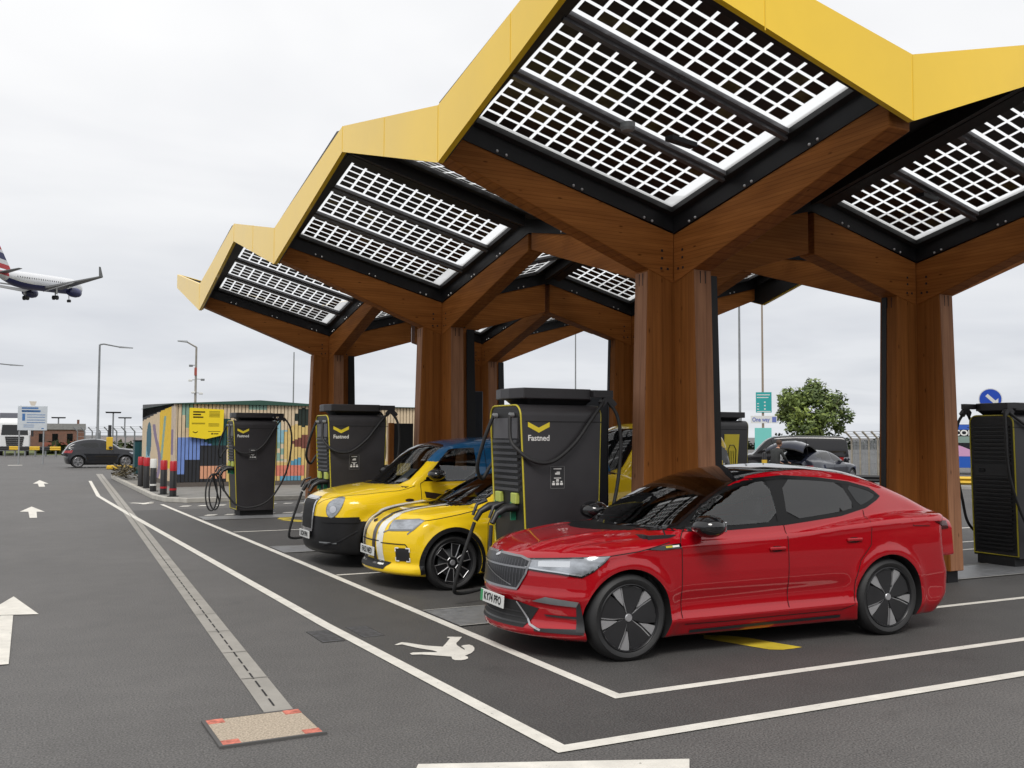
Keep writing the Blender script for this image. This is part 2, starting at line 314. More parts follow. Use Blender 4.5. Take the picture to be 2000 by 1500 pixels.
# ================================================================== GROUND
def asphalt(name, base, patch):
    m = bpy.data.materials.new(name); m.use_nodes = True
    nt = m.node_tree; b = nt.nodes['Principled BSDF']
    tc = nt.nodes.new('ShaderNodeTexCoord'); v = tc.outputs['Object']
    n1 = nt.nodes.new('ShaderNodeTexNoise'); n1.inputs['Scale'].default_value = 0.35; n1.inputs['Detail'].default_value = 6; lnk(nt, v, n1.inputs['Vector'])
    n2 = nt.nodes.new('ShaderNodeTexNoise'); n2.inputs['Scale'].default_value = 75; n2.inputs['Detail'].default_value = 2; lnk(nt, v, n2.inputs['Vector'])
    n4 = nt.nodes.new('ShaderNodeTexNoise'); n4.inputs['Scale'].default_value = 2.6; n4.inputs['Detail'].default_value = 5; lnk(nt, v, n4.inputs['Vector'])
    r1 = nt.nodes.new('ShaderNodeValToRGB'); r1.color_ramp.elements[0].position = 0.32; r1.color_ramp.elements[1].position = 0.68
    r1.color_ramp.elements[0].color = [c * (1 - patch) for c in base] + [1]; r1.color_ramp.elements[1].color = [c * (1 + patch) for c in base] + [1]
    lnk(nt, n1.outputs['Fac'], r1.inputs['Fac'])
    r2_ = nt.nodes.new('ShaderNodeValToRGB'); r2_.color_ramp.elements[0].position = 0.3; r2_.color_ramp.elements[1].position = 0.75
    r2_.color_ramp.elements[0].color = (0.42, 0.42, 0.42, 1); r2_.color_ramp.elements[1].color = (1.75, 1.75, 1.72, 1)
    lnk(nt, n2.outputs['Fac'], r2_.inputs['Fac'])
    r4 = nt.nodes.new('ShaderNodeValToRGB'); r4.color_ramp.elements[0].position = 0.25; r4.color_ramp.elements[1].position = 0.75
    r4.color_ramp.elements[0].color = (0.92, 0.92, 0.92, 1); r4.color_ramp.elements[1].color = (1.12, 1.12, 1.11, 1)
    lnk(nt, n4.outputs['Fac'], r4.inputs['Fac'])
    a = nt.nodes.new('ShaderNodeMixRGB'); a.blend_type = 'MULTIPLY'; a.inputs['Fac'].default_value = 1; lnk(nt, r1.outputs['Color'], a.inputs['Color1']); lnk(nt, r2_.outputs['Color'], a.inputs['Color2'])
    c = nt.nodes.new('ShaderNodeMixRGB'); c.blend_type = 'MULTIPLY'; c.inputs['Fac'].default_value = 1; lnk(nt, a.outputs['Color'], c.inputs['Color1']); lnk(nt, r4.outputs['Color'], c.inputs['Color2'])
    # coarse chippings and dark oily spots
    vo = nt.nodes.new('ShaderNodeTexVoronoi'); vo.inputs['Scale'].default_value = 60; lnk(nt, v, vo.inputs['Vector'])
    rv = nt.nodes.new('ShaderNodeValToRGB'); rv.color_ramp.elements[0].position = 0.0; rv.color_ramp.elements[0].color = (1.35, 1.34, 1.32, 1); rv.color_ramp.elements[1].position = 0.32; rv.color_ramp.elements[1].color = (0.93, 0.93, 0.93, 1); lnk(nt, vo.outputs['Distance'], rv.inputs['Fac'])
    n5 = nt.nodes.new('ShaderNodeTexNoise'); n5.inputs['Scale'].default_value = 1.15; n5.inputs['Detail'].default_value = 8; n5.inputs['Roughness'].default_value = 0.72; lnk(nt, v, n5.inputs['Vector'])
    r5 = nt.nodes.new('ShaderNodeValToRGB'); r5.color_ramp.elements[0].position = 0.30; r5.color_ramp.elements[0].color = (0.74, 0.74, 0.74, 1); r5.color_ramp.elements[1].position = 0.42; r5.color_ramp.elements[1].color = (1, 1, 1, 1); lnk(nt, n5.outputs['Fac'], r5.inputs['Fac'])
    d1 = nt.nodes.new('ShaderNodeMixRGB'); d1.blend_type = 'MULTIPLY'; d1.inputs['Fac'].default_value = 0.8; lnk(nt, c.outputs['Color'], d1.inputs['Color1']); lnk(nt, rv.outputs['Color'], d1.inputs['Color2'])
    d2 = nt.nodes.new('ShaderNodeMixRGB'); d2.blend_type = 'MULTIPLY'; d2.inputs['Fac'].default_value = 0.75; lnk(nt, d1.outputs['Color'], d2.inputs['Color1']); lnk(nt, r5.outputs['Color'], d2.inputs['Color2'])
    lnk(nt, d2.outputs['Color'], b.inputs['Base Color'])
    b.inputs['Roughness'].default_value = 0.70; b.inputs['Specular IOR Level'].default_value = 0.5
    bp = nt.nodes.new('ShaderNodeBump'); bp.inputs['Strength'].default_value = 0.5; bp.inputs['Distance'].default_value = 0.006
    lnk(nt, n2.outputs['Fac'], bp.inputs['Height']); lnk(nt, bp.outputs['Normal'], b.inputs['Normal'])
    return m
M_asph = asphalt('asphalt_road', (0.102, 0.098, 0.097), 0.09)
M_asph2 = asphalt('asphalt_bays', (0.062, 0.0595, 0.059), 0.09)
def sheet(name, polys, mat, z):
    mb = MB()
    for p in polys: mb.poly([(x, y, 0) for x, y in p])
    o = mb.build(name, mat, loc=(0, 0, z), fixn=False); 
    me = o.data
    bm = bmesh.new(); bm.from_mesh(me)
    for f in bm.faces:
        f.normal_update()
        if f.normal.z < 0: f.normal_flip()
    bm.to_mesh(me); bm.free()
    return structure(o)
def strip(pts, w):
    """ribbon polygons of width w along a polyline with mitred corners"""
    out = []; P_ = [Vector((p[0], p[1])) for p in pts]; L, Rr = [], []
    for i, p in enumerate(P_):
        a = (P_[i] - P_[i - 1]).normalized() if i > 0 else None; b = (P_[i + 1] - P_[i]).normalized() if i < len(P_) - 1 else None
        t = (a + b).normalized() if a is not None and b is not None else (a if a is not None else b)
        n = Vector((-t.y, t.x)); k = 1.0
        if a is not None: k = 1 / max(0.4, n.dot(Vector((-a.y, a.x))))
        L.append(p + n * w / 2 * k); Rr.append(p - n * w / 2 * k)
    for i in range(len(P_) - 1): out.append([L[i], L[i + 1], Rr[i + 1], Rr[i]])
    return [[(q.x, q.y) for q in pl] for pl in out]
sheet('ground', [[(-900, -200), (2500, -200), (2500, 2800), (-900, 2800)]], M_asph, 0.0)
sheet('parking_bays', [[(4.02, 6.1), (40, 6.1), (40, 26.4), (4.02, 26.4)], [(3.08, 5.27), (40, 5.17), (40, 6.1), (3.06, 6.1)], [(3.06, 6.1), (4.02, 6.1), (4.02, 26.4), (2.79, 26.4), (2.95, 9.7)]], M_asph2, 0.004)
# unseen bank added behind the viewpoint to darken reflections in car sides and glass
hb_ = MB(); ny = 60
for i in range(ny + 1):
    u = -70 + 160 * i / ny; hh = 7.5 + 1.6 * math.sin(i * .7) + 1.1 * math.sin(i * 1.9 + 1)
    hb_.v += [(u, -24, 0.0), (u, -27, hh * .55), (u, -31, hh), (u, -60, hh * .8)]
for i in range(ny):
    for j in range(3): hb_.f.append([i * 4 + j, i * 4 + j + 1, i * 4 + j + 5, i * 4 + j + 4]); hb_.m.append(0)
structure(hb_.build('added_reflection_bank', P('reflection_bank_green', (0.035, 0.042, 0.022, 1), .95, var=.6, vscale=.35), smooth=60))
M_grass = P('rough_grass', (0.10, 0.12, 0.03, 1), 0.9, var=0.5, vscale=1.2, bump=1.0, bscale=30)
M_field = P('pale_field', (0.42, 0.42, 0.10, 1), 0.95, var=0.2, vscale=0.05)
# field that shows as a pale band between the posts, and rough grass behind the barriers
sheet('field', [[(16, 46), (22, 46), (150, 330), (110, 330)]], M_field, 0.003)
sheet('grass_verge', [[(-60, 104), (5.6, 100), (8.5, 66), (16, 62), (16, 150), (-60, 150)]], M_grass, 0.003)
zp = 0.008
LW = 0.1
sheet('bay_lines', strip([(3.98, 28.4), (4.05, 16.0), (4.06, 6.14), (40, 6.14)], LW)
      + strip([(4.12, 13.1), (16, 13.1)], 0.08) + strip([(4.12, 19.75), (16, 19.75)], 0.08) + strip([(4.1, 23.0), (9, 23.0)], 0.08)
      + strip([(9.2, 7.72), (18, 7.72)], 0.09)
      + strip([(14.2, 11.45), (24, 11.45)], 0.09) + strip([(14.2, 12.3), (24, 12.3)], 0.09) + strip([(14.2, 14.2), (24, 14.2)], 0.09), M_paintw, zp)
sheet('walkway_line', strip([(3.34, 43.9), (2.76, 33), (2.79, 26.4), (2.95, 9.7), (3.08, 5.27), (40, 5.17)], 0.115), M_paintw, zp)
sheet('stop_line', [[(1.9, 4.9), (2.2, 5.40), (3.66, 4.77), (3.3, 4.3)]], M_paintw, zp)
dsh = []
for v, u0, u1 in [(27.45, 4.25, 9.6), (24.15, 4.3, 9.2)]:
    u = u0
    while u < u1: dsh.append([(u, v - 0.16), (u + 0.24, v - 0.16), (u + 0.40, v + 0.16), (u + 0.16, v + 0.16)]); u += 0.46
sheet('hatch_dashes', dsh, M_paintw, zp)
def arrow(u, v, s):
    """straight-ahead arrow with its tip at the far end"""
    pts = [(-0.09, 0), (0.09, 0), (0.09, 1.75), (0.42, 1.75), (0, 3.0), (-0.42, 1.75), (-0.09, 1.75)]
    return [[(u + x * s, v + y * s) for x, y in pts[:3] + pts[6:]], [(u + x * s, v + y * s) for x, y in pts[3:6]]]
for L_, hd in (((-0.03, 9.23, 0.12, 9.23, 0.18, 11.67, 0.06, 11.72), (-0.12, 11.80, 0.42, 11.63, 0.20, 13.02)), ((0.66, 25.0, 0.81, 24.97, 0.86, 26.95, 0.68, 27.0), (0.49, 27.11, 1.04, 26.85, 0.80, 28.9)), ((1.32, 39.7, 1.52, 39.64, 1.57, 42.1, 1.36, 42.15), (1.19, 42.27, 1.73, 42.05, 1.53, 45.4))):
    sheet('lane_arrow', [[(L_[i], L_[i + 1]) for i in (0, 2, 4, 6)], [(hd[i], hd[i + 1]) for i in (0, 2, 4)]], M_paintw, zp)
sheet('lane_arrow', arrow(-3.0, 70.0, 1.3) , M_paintw, zp)
sheet('give_way_marks', [[(-6 + i * 1.3, 66 + i * 0.25), (-5.2 + i * 1.3, 66.1 + i * 0.25), (-5.2 + i * 1.3, 66.9 + i * 0.25), (-6 + i * 1.3, 66.8 + i * 0.25)] for i in range(6)], M_paintw, zp)
# walking figure painted on the walkway (head toward the bays, seen lying on its side)
WALK = [(3.228, 8.52), (3.328, 8.597), (3.369, 8.544), (3.467, 8.366), (3.588, 8.251), (3.664, 8.36), (3.795, 8.559), (3.785, 8.603), (3.805, 8.638), (3.923, 8.57), (3.836, 8.441), (3.76, 8.337), (3.73, 8.259), (3.714, 8.13), (3.708, 8.044), (3.727, 8.079), (3.748, 8.204), (3.788, 8.23), (3.84, 8.227), (3.845, 8.165), (3.821, 8.077), (3.777, 7.988), (3.708, 7.902), (3.616, 7.833), (3.619, 7.777), (3.592, 7.722), (3.553, 7.696), (3.515, 7.691), (3.472, 7.716), (3.466, 7.763), (3.496, 7.851), (3.414, 7.933), (3.298, 8.045), (3.219, 8.072), (3.222, 8.125), (3.259, 8.149), (3.354, 8.115), (3.444, 8.067), (3.462, 8.075), (3.45, 8.146), (3.366, 8.302), (3.297, 8.505), (3.248, 8.497)]
sheet('pedestrian_marking', [WALK], M_paintw, zp + 0.002)
sheet('pedestrian_marking', [[(x + 0.02, y + 20.9) for x, y in WALK]], M_paintw, zp + 0.002)
# yellow chevrons painted in the bays
BAR = [(6.04, 7.64), (6.236, 7.506), (6.34, 7.337), (6.387, 7.142), (6.432, 6.982), (6.496, 6.805), (6.394, 6.797), (6.263, 6.799), (6.16, 6.86), (6.107, 7.008), (6.047, 7.199), (5.93, 7.50)]
for du, dv in ((0, 0), (-.3, 14.6)): sheet('bay_chevron', [[(x + du, y + dv) for x, y in BAR], [(x + du, 2 * 7.64 - y + dv + 0.0) for x, y in BAR]], M_painty, zp)
# level concrete/steel charger pads across the bays
for k in range(4):
    v0 = 9.06 + 6.85 * k
    if k < 3: sheet('charger_pad', [[(4.13, v0), (14.4, v0), (14.4, v0 + 0.96), (4.13, v0 + 0.96)]], M_steelfloor, 0.012)
sheet('pad_edge', [q for k in range(3) for q in strip([(4.12, 9.06 + 6.85 * k), (14.4, 9.06 + 6.85 * k)], 0.035) + strip([(4.12, 10.02 + 6.85 * k), (14.4, 10.02 + 6.85 * k)], 0.035)], M_concrete, 0.016)
# drainage channel with slot
M_chan = P('channel_concrete', (0.30, 0.285, 0.26, 1), 0.85, var=0.12, vscale=2.5, bump=0.3, bscale=40)
sheet('drain_channel', [[(1.66, 6.86), (1.86, 6.84), (4.45, 51.4), (4.17, 51.5)]], M_chan, 0.006)
slots = []
for i in range(int(44 / 0.28)):
    t = i * 0.28 / 44.6; u = 1.76 + (4.31 - 1.76) * t; v = 7.0 + 44.4 * t; slots.append([(u - 0.007, v), (u + 0.007, v), (u + 0.012 + 0.007, v + 0.2), (u + 0.012 - 0.007, v + 0.2)])
sheet('drain_slots', slots, M_blackmatt, 0.010)
joints = [[(1.66 + 2.55 * t, 6.86 + 44.6 * t), (1.87 + 2.58 * t, 6.84 + 44.6 * t), (1.87 + 2.58 * t, 6.855 + 44.6 * t), (1.66 + 2.55 * t, 6.875 + 44.6 * t)] for t in [k / 44.6 * 1.0 for k in range(1, 40)]]
sheet('channel_joints', joints, P('channel_joint', (0.19, 0.18, 0.165, 1), 0.9), 0.011)
# inspection cover at the end of the channel
pc = thing('inspection_cover', 'square recessed cover filled with brown gravel and red painted corners', 'manhole cover', (1.57, 6.52, 0))
M_gravel = P('cover_fill', (0.43, 0.36, 0.28, 1), 0.95, var=0.45, vscale=70, bump=0.8, bscale=140)
MB().box(-0.31, 0.31, -0.29, 0.29, 0.002, 0.014).build('gravel_tray', M_gravel, pc)
fr = MB()
for a in [(-0.335, 0.335, 0.29, 0.312), (-0.335, 0.335, -0.312, -0.29), (-0.335, -0.31, -0.29, 0.29), (0.31, 0.335, -0.29, 0.29)]: fr.box(*a, 0.001, 0.017)
fr.build('frame', P('cover_frame', (0.10, 0.097, 0.095, 1), 0.7, 0.2), pc)
M_redp = P('red_corner_paint', (0.52, 0.16, 0.115, 1), 0.9, var=0.5, vscale=24)
for sx in (-1, 1):
    for sy in (-1, 1):
        MB().box(min(sx * 0.31, sx * 0.20), max(sx * 0.31, sx * 0.20), min(sy * 0.29, sy * 0.20), max(sy * 0.29, sy * 0.20), 0.0142, 0.0175).build('corner_patch', M_redp, pc)
for u, v, lab in [(2.79, 9.2, 'dark cast drain grating left of the long white walkway line'), (3.2, 9.25, 'dark cast drain grating on the walkway, right of the long line')]:
    d = thing('drain_grating', lab, 'drain', (u, v, 0), group='drain gratings in the tarmac')
    g = MB().box(-0.11, 0.11, -0.28, 0.28, 0.001, 0.0052, 1)
    for i in range(9): g.box(-0.10, 0.10, -0.26 + i * 0.060, -0.222 + i * 0.060, 0.0052, 0.0065)
    g.build('grate', [P('cast_iron', (0.085, 0.085, 0.09, 1), 0.65, 0.2, var=0.5, vscale=14), P('grate_gap', (0.045, 0.044, 0.044, 1), 0.9)], d)
# kerbed pavement in front of the mural building
M_pave = P('pavement', (0.19, 0.185, 0.175, 1), 0.9, var=0.15, vscale=2, bump=0.4, bscale=60)
kp = [(4.30, 29.6), (4.75, 28.95), (30, 29.6), (30, 46), (4.45, 46), (4.18, 31.0)]
o = MB().prism(kp, 'z', 0.0, 0.115).build('pavement', M_pave); structure(o)
kb = MB()
edge = [(4.42, 46), (4.13, 31.0), (4.26, 29.5), (4.73, 28.83), (30, 29.47)]
for pl in strip(edge, 0.15): kb.prism(pl, 'z', 0.0, 0.135)
structure(kb.build('kerb', P('kerb_stone', (0.40, 0.385, 0.35, 1), 0.85, var=0.15, vscale=4), bevel=0.015))
# traffic-island kerb at the far right
structure(MB().box(18.4, 19.6, 16.4, 17.1, 0, 0.12).build('kerb_island', M_concrete, bevel=0.03))

# ================================================================== CANOPY
M_woodx = wood('glulam_beam', (0.35, 5.5, 5.5), 1.5); M_woodz = wood('glulam_post', (5.5, 5.5, 0.28), 1.22); M_woodend = wood('glulam_end', (5.5, 5.5, 0.4), 1.4, 0.8)
M_fascia = P('yellow_fascia', (0.93, 0.61, 0.030, 1), 0.34, 0.0, coat=0.45, spec=0.3, rvar=0.05, var=0.05, vscale=0.8)
M_soffit = P('black_soffit', (0.012, 0.0115, 0.012, 1), 0.5, var=0.3, vscale=2, rvar=0.12)
M_cell2 = P('solar_cell_lit', (0.11, 0.095, 0.045, 1), 0.3, var=0.6, vscale=6); CR = random.Random(4)  # scattered lighter cells: yellowish reflections put into the colour
M_cell = P('solar_cell', (0.034, 0.029, 0.026, 1), 0.3, var=0.45, vscale=1.7, stretch=(1, 1, 1))
M_pglass = bpy.data.materials.new('panel_glass'); M_pglass.use_nodes = True
_n = M_pglass.node_tree; _n.nodes.remove(_n.nodes['Principled BSDF'])
_tr = _n.nodes.new('ShaderNodeBsdfTransparent'); _tr.inputs['Color'].default_value = (0.97, 0.98, 0.98, 1)
_tl = _n.nodes.new('ShaderNodeBsdfTranslucent'); _tl.inputs['Color'].default_value = (0.80, 0.81, 0.82, 1)
_mx = _n.nodes.new('ShaderNodeMixShader'); _mx.inputs['Fac'].default_value = 0.65
lnk(_n, _tr.outputs[0], _mx.inputs[1]); lnk(_n, _tl.outputs[0], _mx.inputs[2]); lnk(_n, _mx.outputs[0], _n.nodes['Material Output'].inputs['Surface'])
M_purlin = P('purlin_steel', (0.17, 0.17, 0.18, 1), 0.3, 0.3, rvar=0.1)
M_bolt = P('bolt_head', (0.55, 0.55, 0.56, 1), 0.35, 0.8)
CU, CV = (7.10, 11.17), (9.46, 16.30, 23.13)
UL, UR, VN, VF = 3.97, 14.30, 6.05, 26.10
UM = 0.5 * (CU[0] + CU[1])
SU, SV, Z0 = 0.270, 0.205, 4.47
def roofz(a, b): return Z0 + SU * a + SV * b
canopy = thing('charging_canopy', 'large timber charging canopy with yellow zigzag edge and see-through solar roof', 'canopy', (CU[0], CV[0], 0))
def cb(mb, name, mats, loc=(0, 0, 0), rz=0.0, parent=None, **k):
    """a canopy part given in world coordinates"""
    if parent is None:
        return mb.build(name, mats, canopy, (loc[0] - CU[0], loc[1] - CV[0], loc[2]), rz, **k)
    return mb.build(name, mats, parent, loc, rz, **k)
VB = [VN, 0.5 * (CV[0] + CV[1]), 0.5 * (CV[1] + CV[2]), VF]
for i in range(2):
    for k in range(3):
        uc, vc = CU[i], CV[k]
        # --- post: cross of four tapering flanges on a steel foot
        root = bpy.data.objects.new('timber_post', None); COL.objects.link(root); root.parent = canopy; root.location = (uc - CU[0], vc - CV[0], 0)
        t = 0.125
        for j, ang in enumerate((180, 270, 0, 90)):
            inner = (i == 0 and ang == 0) or (i == 1 and ang == 0); dark_end = i == 1 and ang == 180
            ro, rb = 0.49, 0.585; zb_, zt_ = 0.16, 3.83
            fl = MB()
            fl.hexa([(t, -t, zb_), (rb, -t, zb_), (rb, t, zb_), (t, t, zb_), (t, -t, zt_ + 0.2), (ro, -t, zt_), (ro, t, zt_), (t, t, zt_ + 0.2)])
            o = fl.build('post_flange', M_woodz, root, rz=R(ang), bevel=0.008)
            ee = MB().hexa([(rb + 0.002, -t + 0.008, zb_ + 0.01), (rb + 0.012, -t + 0.008, zb_ + 0.01), (rb + 0.012, t - 0.008, zb_ + 0.01), (rb + 0.002, t - 0.008, zb_ + 0.01),
                            (ro + 0.002, -t + 0.008, zt_ - 0.02), (ro + 0.012, -t + 0.008, zt_ - 0.02), (ro + 0.012, t - 0.008, zt_ - 0.02), (ro + 0.002, t - 0.008, zt_ - 0.02)])
            for q in (-0.035, 0.035): ee.box(ro + 0.012, ro + 0.016, q - 0.006, q + 0.006, zt_ - 0.55, zt_ - 0.03, 1)
            if not inner: eo = ee.build('end_board', [M_woodz if dark_end else M_woodend, M_blackmatt], o)
            if dark_end: MB().hexa([(rb + .013, -t, zb_), (rb + .020, -t, zb_), (rb + .020, -t + .085, zb_), (rb + .013, -t + .085, zb_), (ro + .013, -t, zt_), (ro + .020, -t, zt_), (ro + .020, -t + .085, zt_), (ro + .013, -t + .085, zt_)]).build('dark_edge', M_black, o)  # thin dark strip down one edge of the end board
            if inner:
                cl = MB()
                for sgn in (-1, 1):
                    y0, y1 = sorted((sgn * (t + 0.003), sgn * (t + 0.014)))
                    cl.hexa([(rb - 0.20, y0, zb_), (rb + 0.012, y0, zb_), (rb + 0.012, y1, zb_), (rb - 0.20, y1, zb_), (ro - 0.14, y0, zt_), (ro + 0.012, y0, zt_), (ro + 0.012, y1, zt_), (ro - 0.14, y1, zt_)])
                cl.hexa([(rb + 0.003, -t, zb_), (rb + 0.012, -t, zb_), (rb + 0.012, t, zb_), (rb + 0.003, t, zb_), (ro + 0.003, -t, zt_), (ro + 0.012, -t, zt_), (ro + 0.012, t, zt_), (ro + 0.003, t, zt_)])
                cl.build('steel_cladding', M_black, o)
        MB().box(-t - 0.004, t + 0.004, -t - 0.004, t + 0.004, 0.16, 4.3).build('post_core', M_woodz, root)
        ft = MB(); ft.box(-0.52, 0.52, -0.10, 0.10, 0.0, 0.158); ft.box(-0.10, 0.10, -0.52, 0.52, 0.0, 0.156); ft.build('steel_foot', M_black, root)
        # --- four beams
        du0 = uc - (UL + 0.10) if i == 0 else uc - UM - 0.05
        du1 = UM - uc - 0.05 if i == 0 else (UR - 0.10) - uc
        dv0 = vc - (VN + 0.1) if k == 0 else vc - VB[k] - 0.05
        dv1 = VB[k + 1] - vc - 0.05 if k < 2 else (VF - 0.1) - vc
        for ang, ln, sl_ in ((180, du0, SU), (0, du1, SU), (270, dv0, SV), (90, dv1, SV)):
            zt0, zt1 = Z0 - 0.22, Z0 - 0.22 + sl_ * ln
            full = 3.1; zb0 = 3.70; zb1 = zb0 + (zt1 - 0.26 - zb0) * 1.0 if ln > 2.5 else zb0 + (0.85 if sl_ > 0.25 else 0.8) * ln / full
            tb = 0.133
            bm_ = MB().hexa([(tb, -tb, zb0), (ln, -tb, zb1), (ln, tb, zb1), (tb, tb, zb0), (tb, -tb, zt0 + sl_ * t), (ln, -tb, zt1), (ln, tb, zt1), (tb, tb, zt0 + sl_ * t)])
            bo = cb(bm_, 'roof_beam', M_woodx, (uc, vc, 0), R(ang), bevel=0.01)
            bd = MB().hexa([(t - 0.02, -t - 0.02, zt0 + 0.005 + sl_ * t), (ln + 0.05, -t - 0.02, zt1 + 0.005), (ln + 0.05, t + 0.02, zt1 + 0.005), (t - 0.02, t + 0.02, zt0 + 0.005 + sl_ * t),
                            (t - 0.02, -t - 0.02, zt0 + 0.235 + sl_ * t), (ln + 0.05, -t - 0.02, zt1 + 0.235), (ln + 0.05, t + 0.02, zt1 + 0.235), (t - 0.02, t + 0.02, zt0 + 0.235 + sl_ * t)])
            x = 0.45
            while x < ln - 0.2:
                for d_ in (0, 0.11):
                    for sgn in (-1, 1): bd.ball((x + d_, sgn * (t + 0.022), zt0 + 0.03 + sl_ * (x + d_)), 0.017, 8, 1)
                x += 0.95
            bd.build('edge_channel', [M_black, M_bolt], bo)
            for q in ((0.30, 3.98), (0.30, 4.07), (0.22, 3.86), (0.31, 3.86)):
                MB().box(q[0] - 0.014, q[0] + 0.014, -tb - 0.003, tb + 0.003, q[1] - 0.014, q[1] + 0.014).build('dowel', M_blackmatt, bo)
        # --- four sloping roof facets
        for su in (-1, 1):
            for sv in (-1, 1):
                A = (uc - UL) if (i == 0 and su < 0) else (UR - uc) if (i == 1 and su > 0) else (UM - uc) if su > 0 else (uc - UM)
                B = (vc - VB[k]) if sv < 0 else (VB[k + 1] - vc)
                X = lambda a, b, dz=0.0: (su * a, sv * b, roofz(a, b) + dz)
                a0, a1, b0, b1 = 0.22, A - (0.36 if A > 2.5 else 0.30), 0.22, B - 0.42
                solid = (i == 0 and su > 0 and sv < 0 and k == 0)
                so_ = MB()
                def slab(x0, x1, y0, y1, lo=-0.03, hi=0.03, mi=0, mb=None):
                    (mb or so_).hexa([X(x0, y0, lo), X(x1, y0, lo), X(x1, y1, lo), X(x0, y1, lo), X(x0, y0, hi), X(x1, y0, hi), X(x1, y1, hi), X(x0, y1, hi)], mi)
                if solid:
                    slab(0.13, A, 0.13, B, -0.05, 0.03)
                else:
                    slab(0.13, a0, 0.13, B, -0.06); slab(a1, A, 0.13, B, -0.06); slab(a0, a1, 0.13, b0, -0.06); slab(a0, a1, b1, B, -0.06)
                # ridge gutter along the module edges
                slab(A - 0.16, A - 0.01, 0.3, B - 0.01, -0.22, -0.062); slab(0.3, A - 0.17, B - 0.16, B - 0.01, -0.22, -0.062)
                fo = cb(so_, 'roof_facet', M_soffit, (uc, vc, 0))
                if solid: continue
                n_str = 3; gap = 0.12; wst = (b1 - b0 - gap * (n_str - 1)) / n_str
                for q in range(n_str):
                    y0 = b0 + q * (wst + gap); y1 = y0 + wst
                    pn = MB(); pn.quad(X(a0, y0), X(a1, y0), X(a1, y1), X(a0, y1), 0)
                    ne = max(4, int(round((a1 - a0 - 0.22) / 0.20))); nr = 5; ml = 0.13 if A > 2.5 else 0.08
                    px_ = (a1 - a0 - ml - 0.05) / ne; py_ = (wst - 0.05) / nr
                    for c_ in range(ne):
                        for r_ in range(nr):
                            xa = a0 + ml + c_ * px_; ya = y0 + 0.035 + r_ * py_; g = 0.0165
                            pn.quad(X(xa + g, ya + g, -0.004), X(xa + px_ - g, ya + g, -0.004), X(xa + px_ - g, ya + py_ - g, -0.004), X(xa + g, ya + py_ - g, -0.004), 1 if CR.random() > 0.07 else 2)
                    pn.build('solar_panel', [M_pglass, M_cell, M_cell2], fo, fixn=False)
                    if q < n_str - 1:
                        pu = MB(); slab(a0 - 0.02, a1 + 0.02, y1 - 0.006, y1 + gap + 0.006, -0.05, -0.006, 0, pu); slab(a0 - 0.02, a1 + 0.02, y1 + 0.035, y1 + gap - 0.035, -0.085, -0.052, 0, pu); pu.build('purlin', M_purlin, fo)
# --- yellow fascia: zigzag plate round the outer edge
def zig(vals):  # [(s, ztop, zbot)]
    return [(s, zt) for s, zt, zb in vals] + [(s, zb) for s, zt, zb in reversed(vals)]
PK, VL = (5.985, 5.64), (5.30, 4.70)
fas = bpy.data.objects.new('fascia', None); COL.objects.link(fas); fas.parent = canopy; fas.location = (-CU[0], -CV[0], 0)
left = [(VN - 0.05, *PK), (9.22, *VL), (12.44, *PK), (16.04, *VL), (19.24, *PK), (22.86, *VL), (VF, *PK)]
near = [(UL, *PK), (7.10, *VL), (UM, 5.02 + 0.72, 4.70 + 0.62), (11.2, *VL), (UR, *PK)]
near[2] = (8.98, 5.76, 5.40)
MB().prism(zig(left), 'x', UL - 0.06, UL).build('fascia_panel', [M_fascia], fas)
MB().prism(zig(near), 'y', VN - 0.055, VN + 0.005).build('fascia_panel', [M_fascia], fas)
MB().prism(zig(left), 'x', UR, UR + 0.06).build('fascia_panel', [M_fascia], fas)
MB().prism(zig(near), 'y', VF - 0.005, VF + 0.055).build('fascia_panel', [M_fascia], fas)
M_seam = P('fascia_seam', (0.80, 0.52, 0.027, 1), .45)
for s_, zt, zb in left[1:-1] + [(10.83, 5.64, 5.17), (17.6, 5.65, 5.18), (7.6, 5.64, 5.19)]: MB().box(UL - 0.0625, UL - 0.0595, s_ - 0.006, s_ + 0.006, zb + .004, zt - .004).build('seam', M_seam, fas)
for s_, zt, zb in near[1:-1] + [(5.4, 5.65, 5.18)]: MB().box(s_ - 0.006, s_ + 0.006, VN - 0.0575, VN - 0.0545, zb + .004, zt - .004).build('seam', M_seam, fas)
# black lining behind the fascia
for mbx in (MB().prism(zig(left), 'x', UL + 0.004, UL + 0.03), MB().prism(zig(near), 'y', VN + 0.009, VN + 0.035), MB().prism(zig(left), 'x', UR - 0.03, UR - 0.004), MB().prism(zig(near), 'y', VF - 0.035, VF - 0.009)):
    for vi, v in enumerate(mbx.v): mbx.v[vi] = (v[0], v[1], v[2] + (0.02 if v[2] < 5.66 and v[2] not in (5.30, 5.76) else -0.02))
    mbx.build('fascia_lining', M_soffit, fas)
# small fittings under the roof: downlight, cctv dome
MB().lathe([(0.001, 0), (0.06, 0.0), (0.075, 0.03), (0.075, 0.08), (0.001, 0.08)], 'z', 16).build('downlight', M_galv, canopy, (-1.6, -1.35, roofz(1.6, 1.35) - 0.22))
for du, dv in ((-1.05, -1.5), (2.9, -1.2)):
    MB().box(-0.2, 0.2, -0.05, 0.05, 0, 0.05).build('light_fitting', M_black, canopy, (du, dv, roofz(abs(du) if du < 0 else 1.1, abs(dv)) - 0.2), R(15))
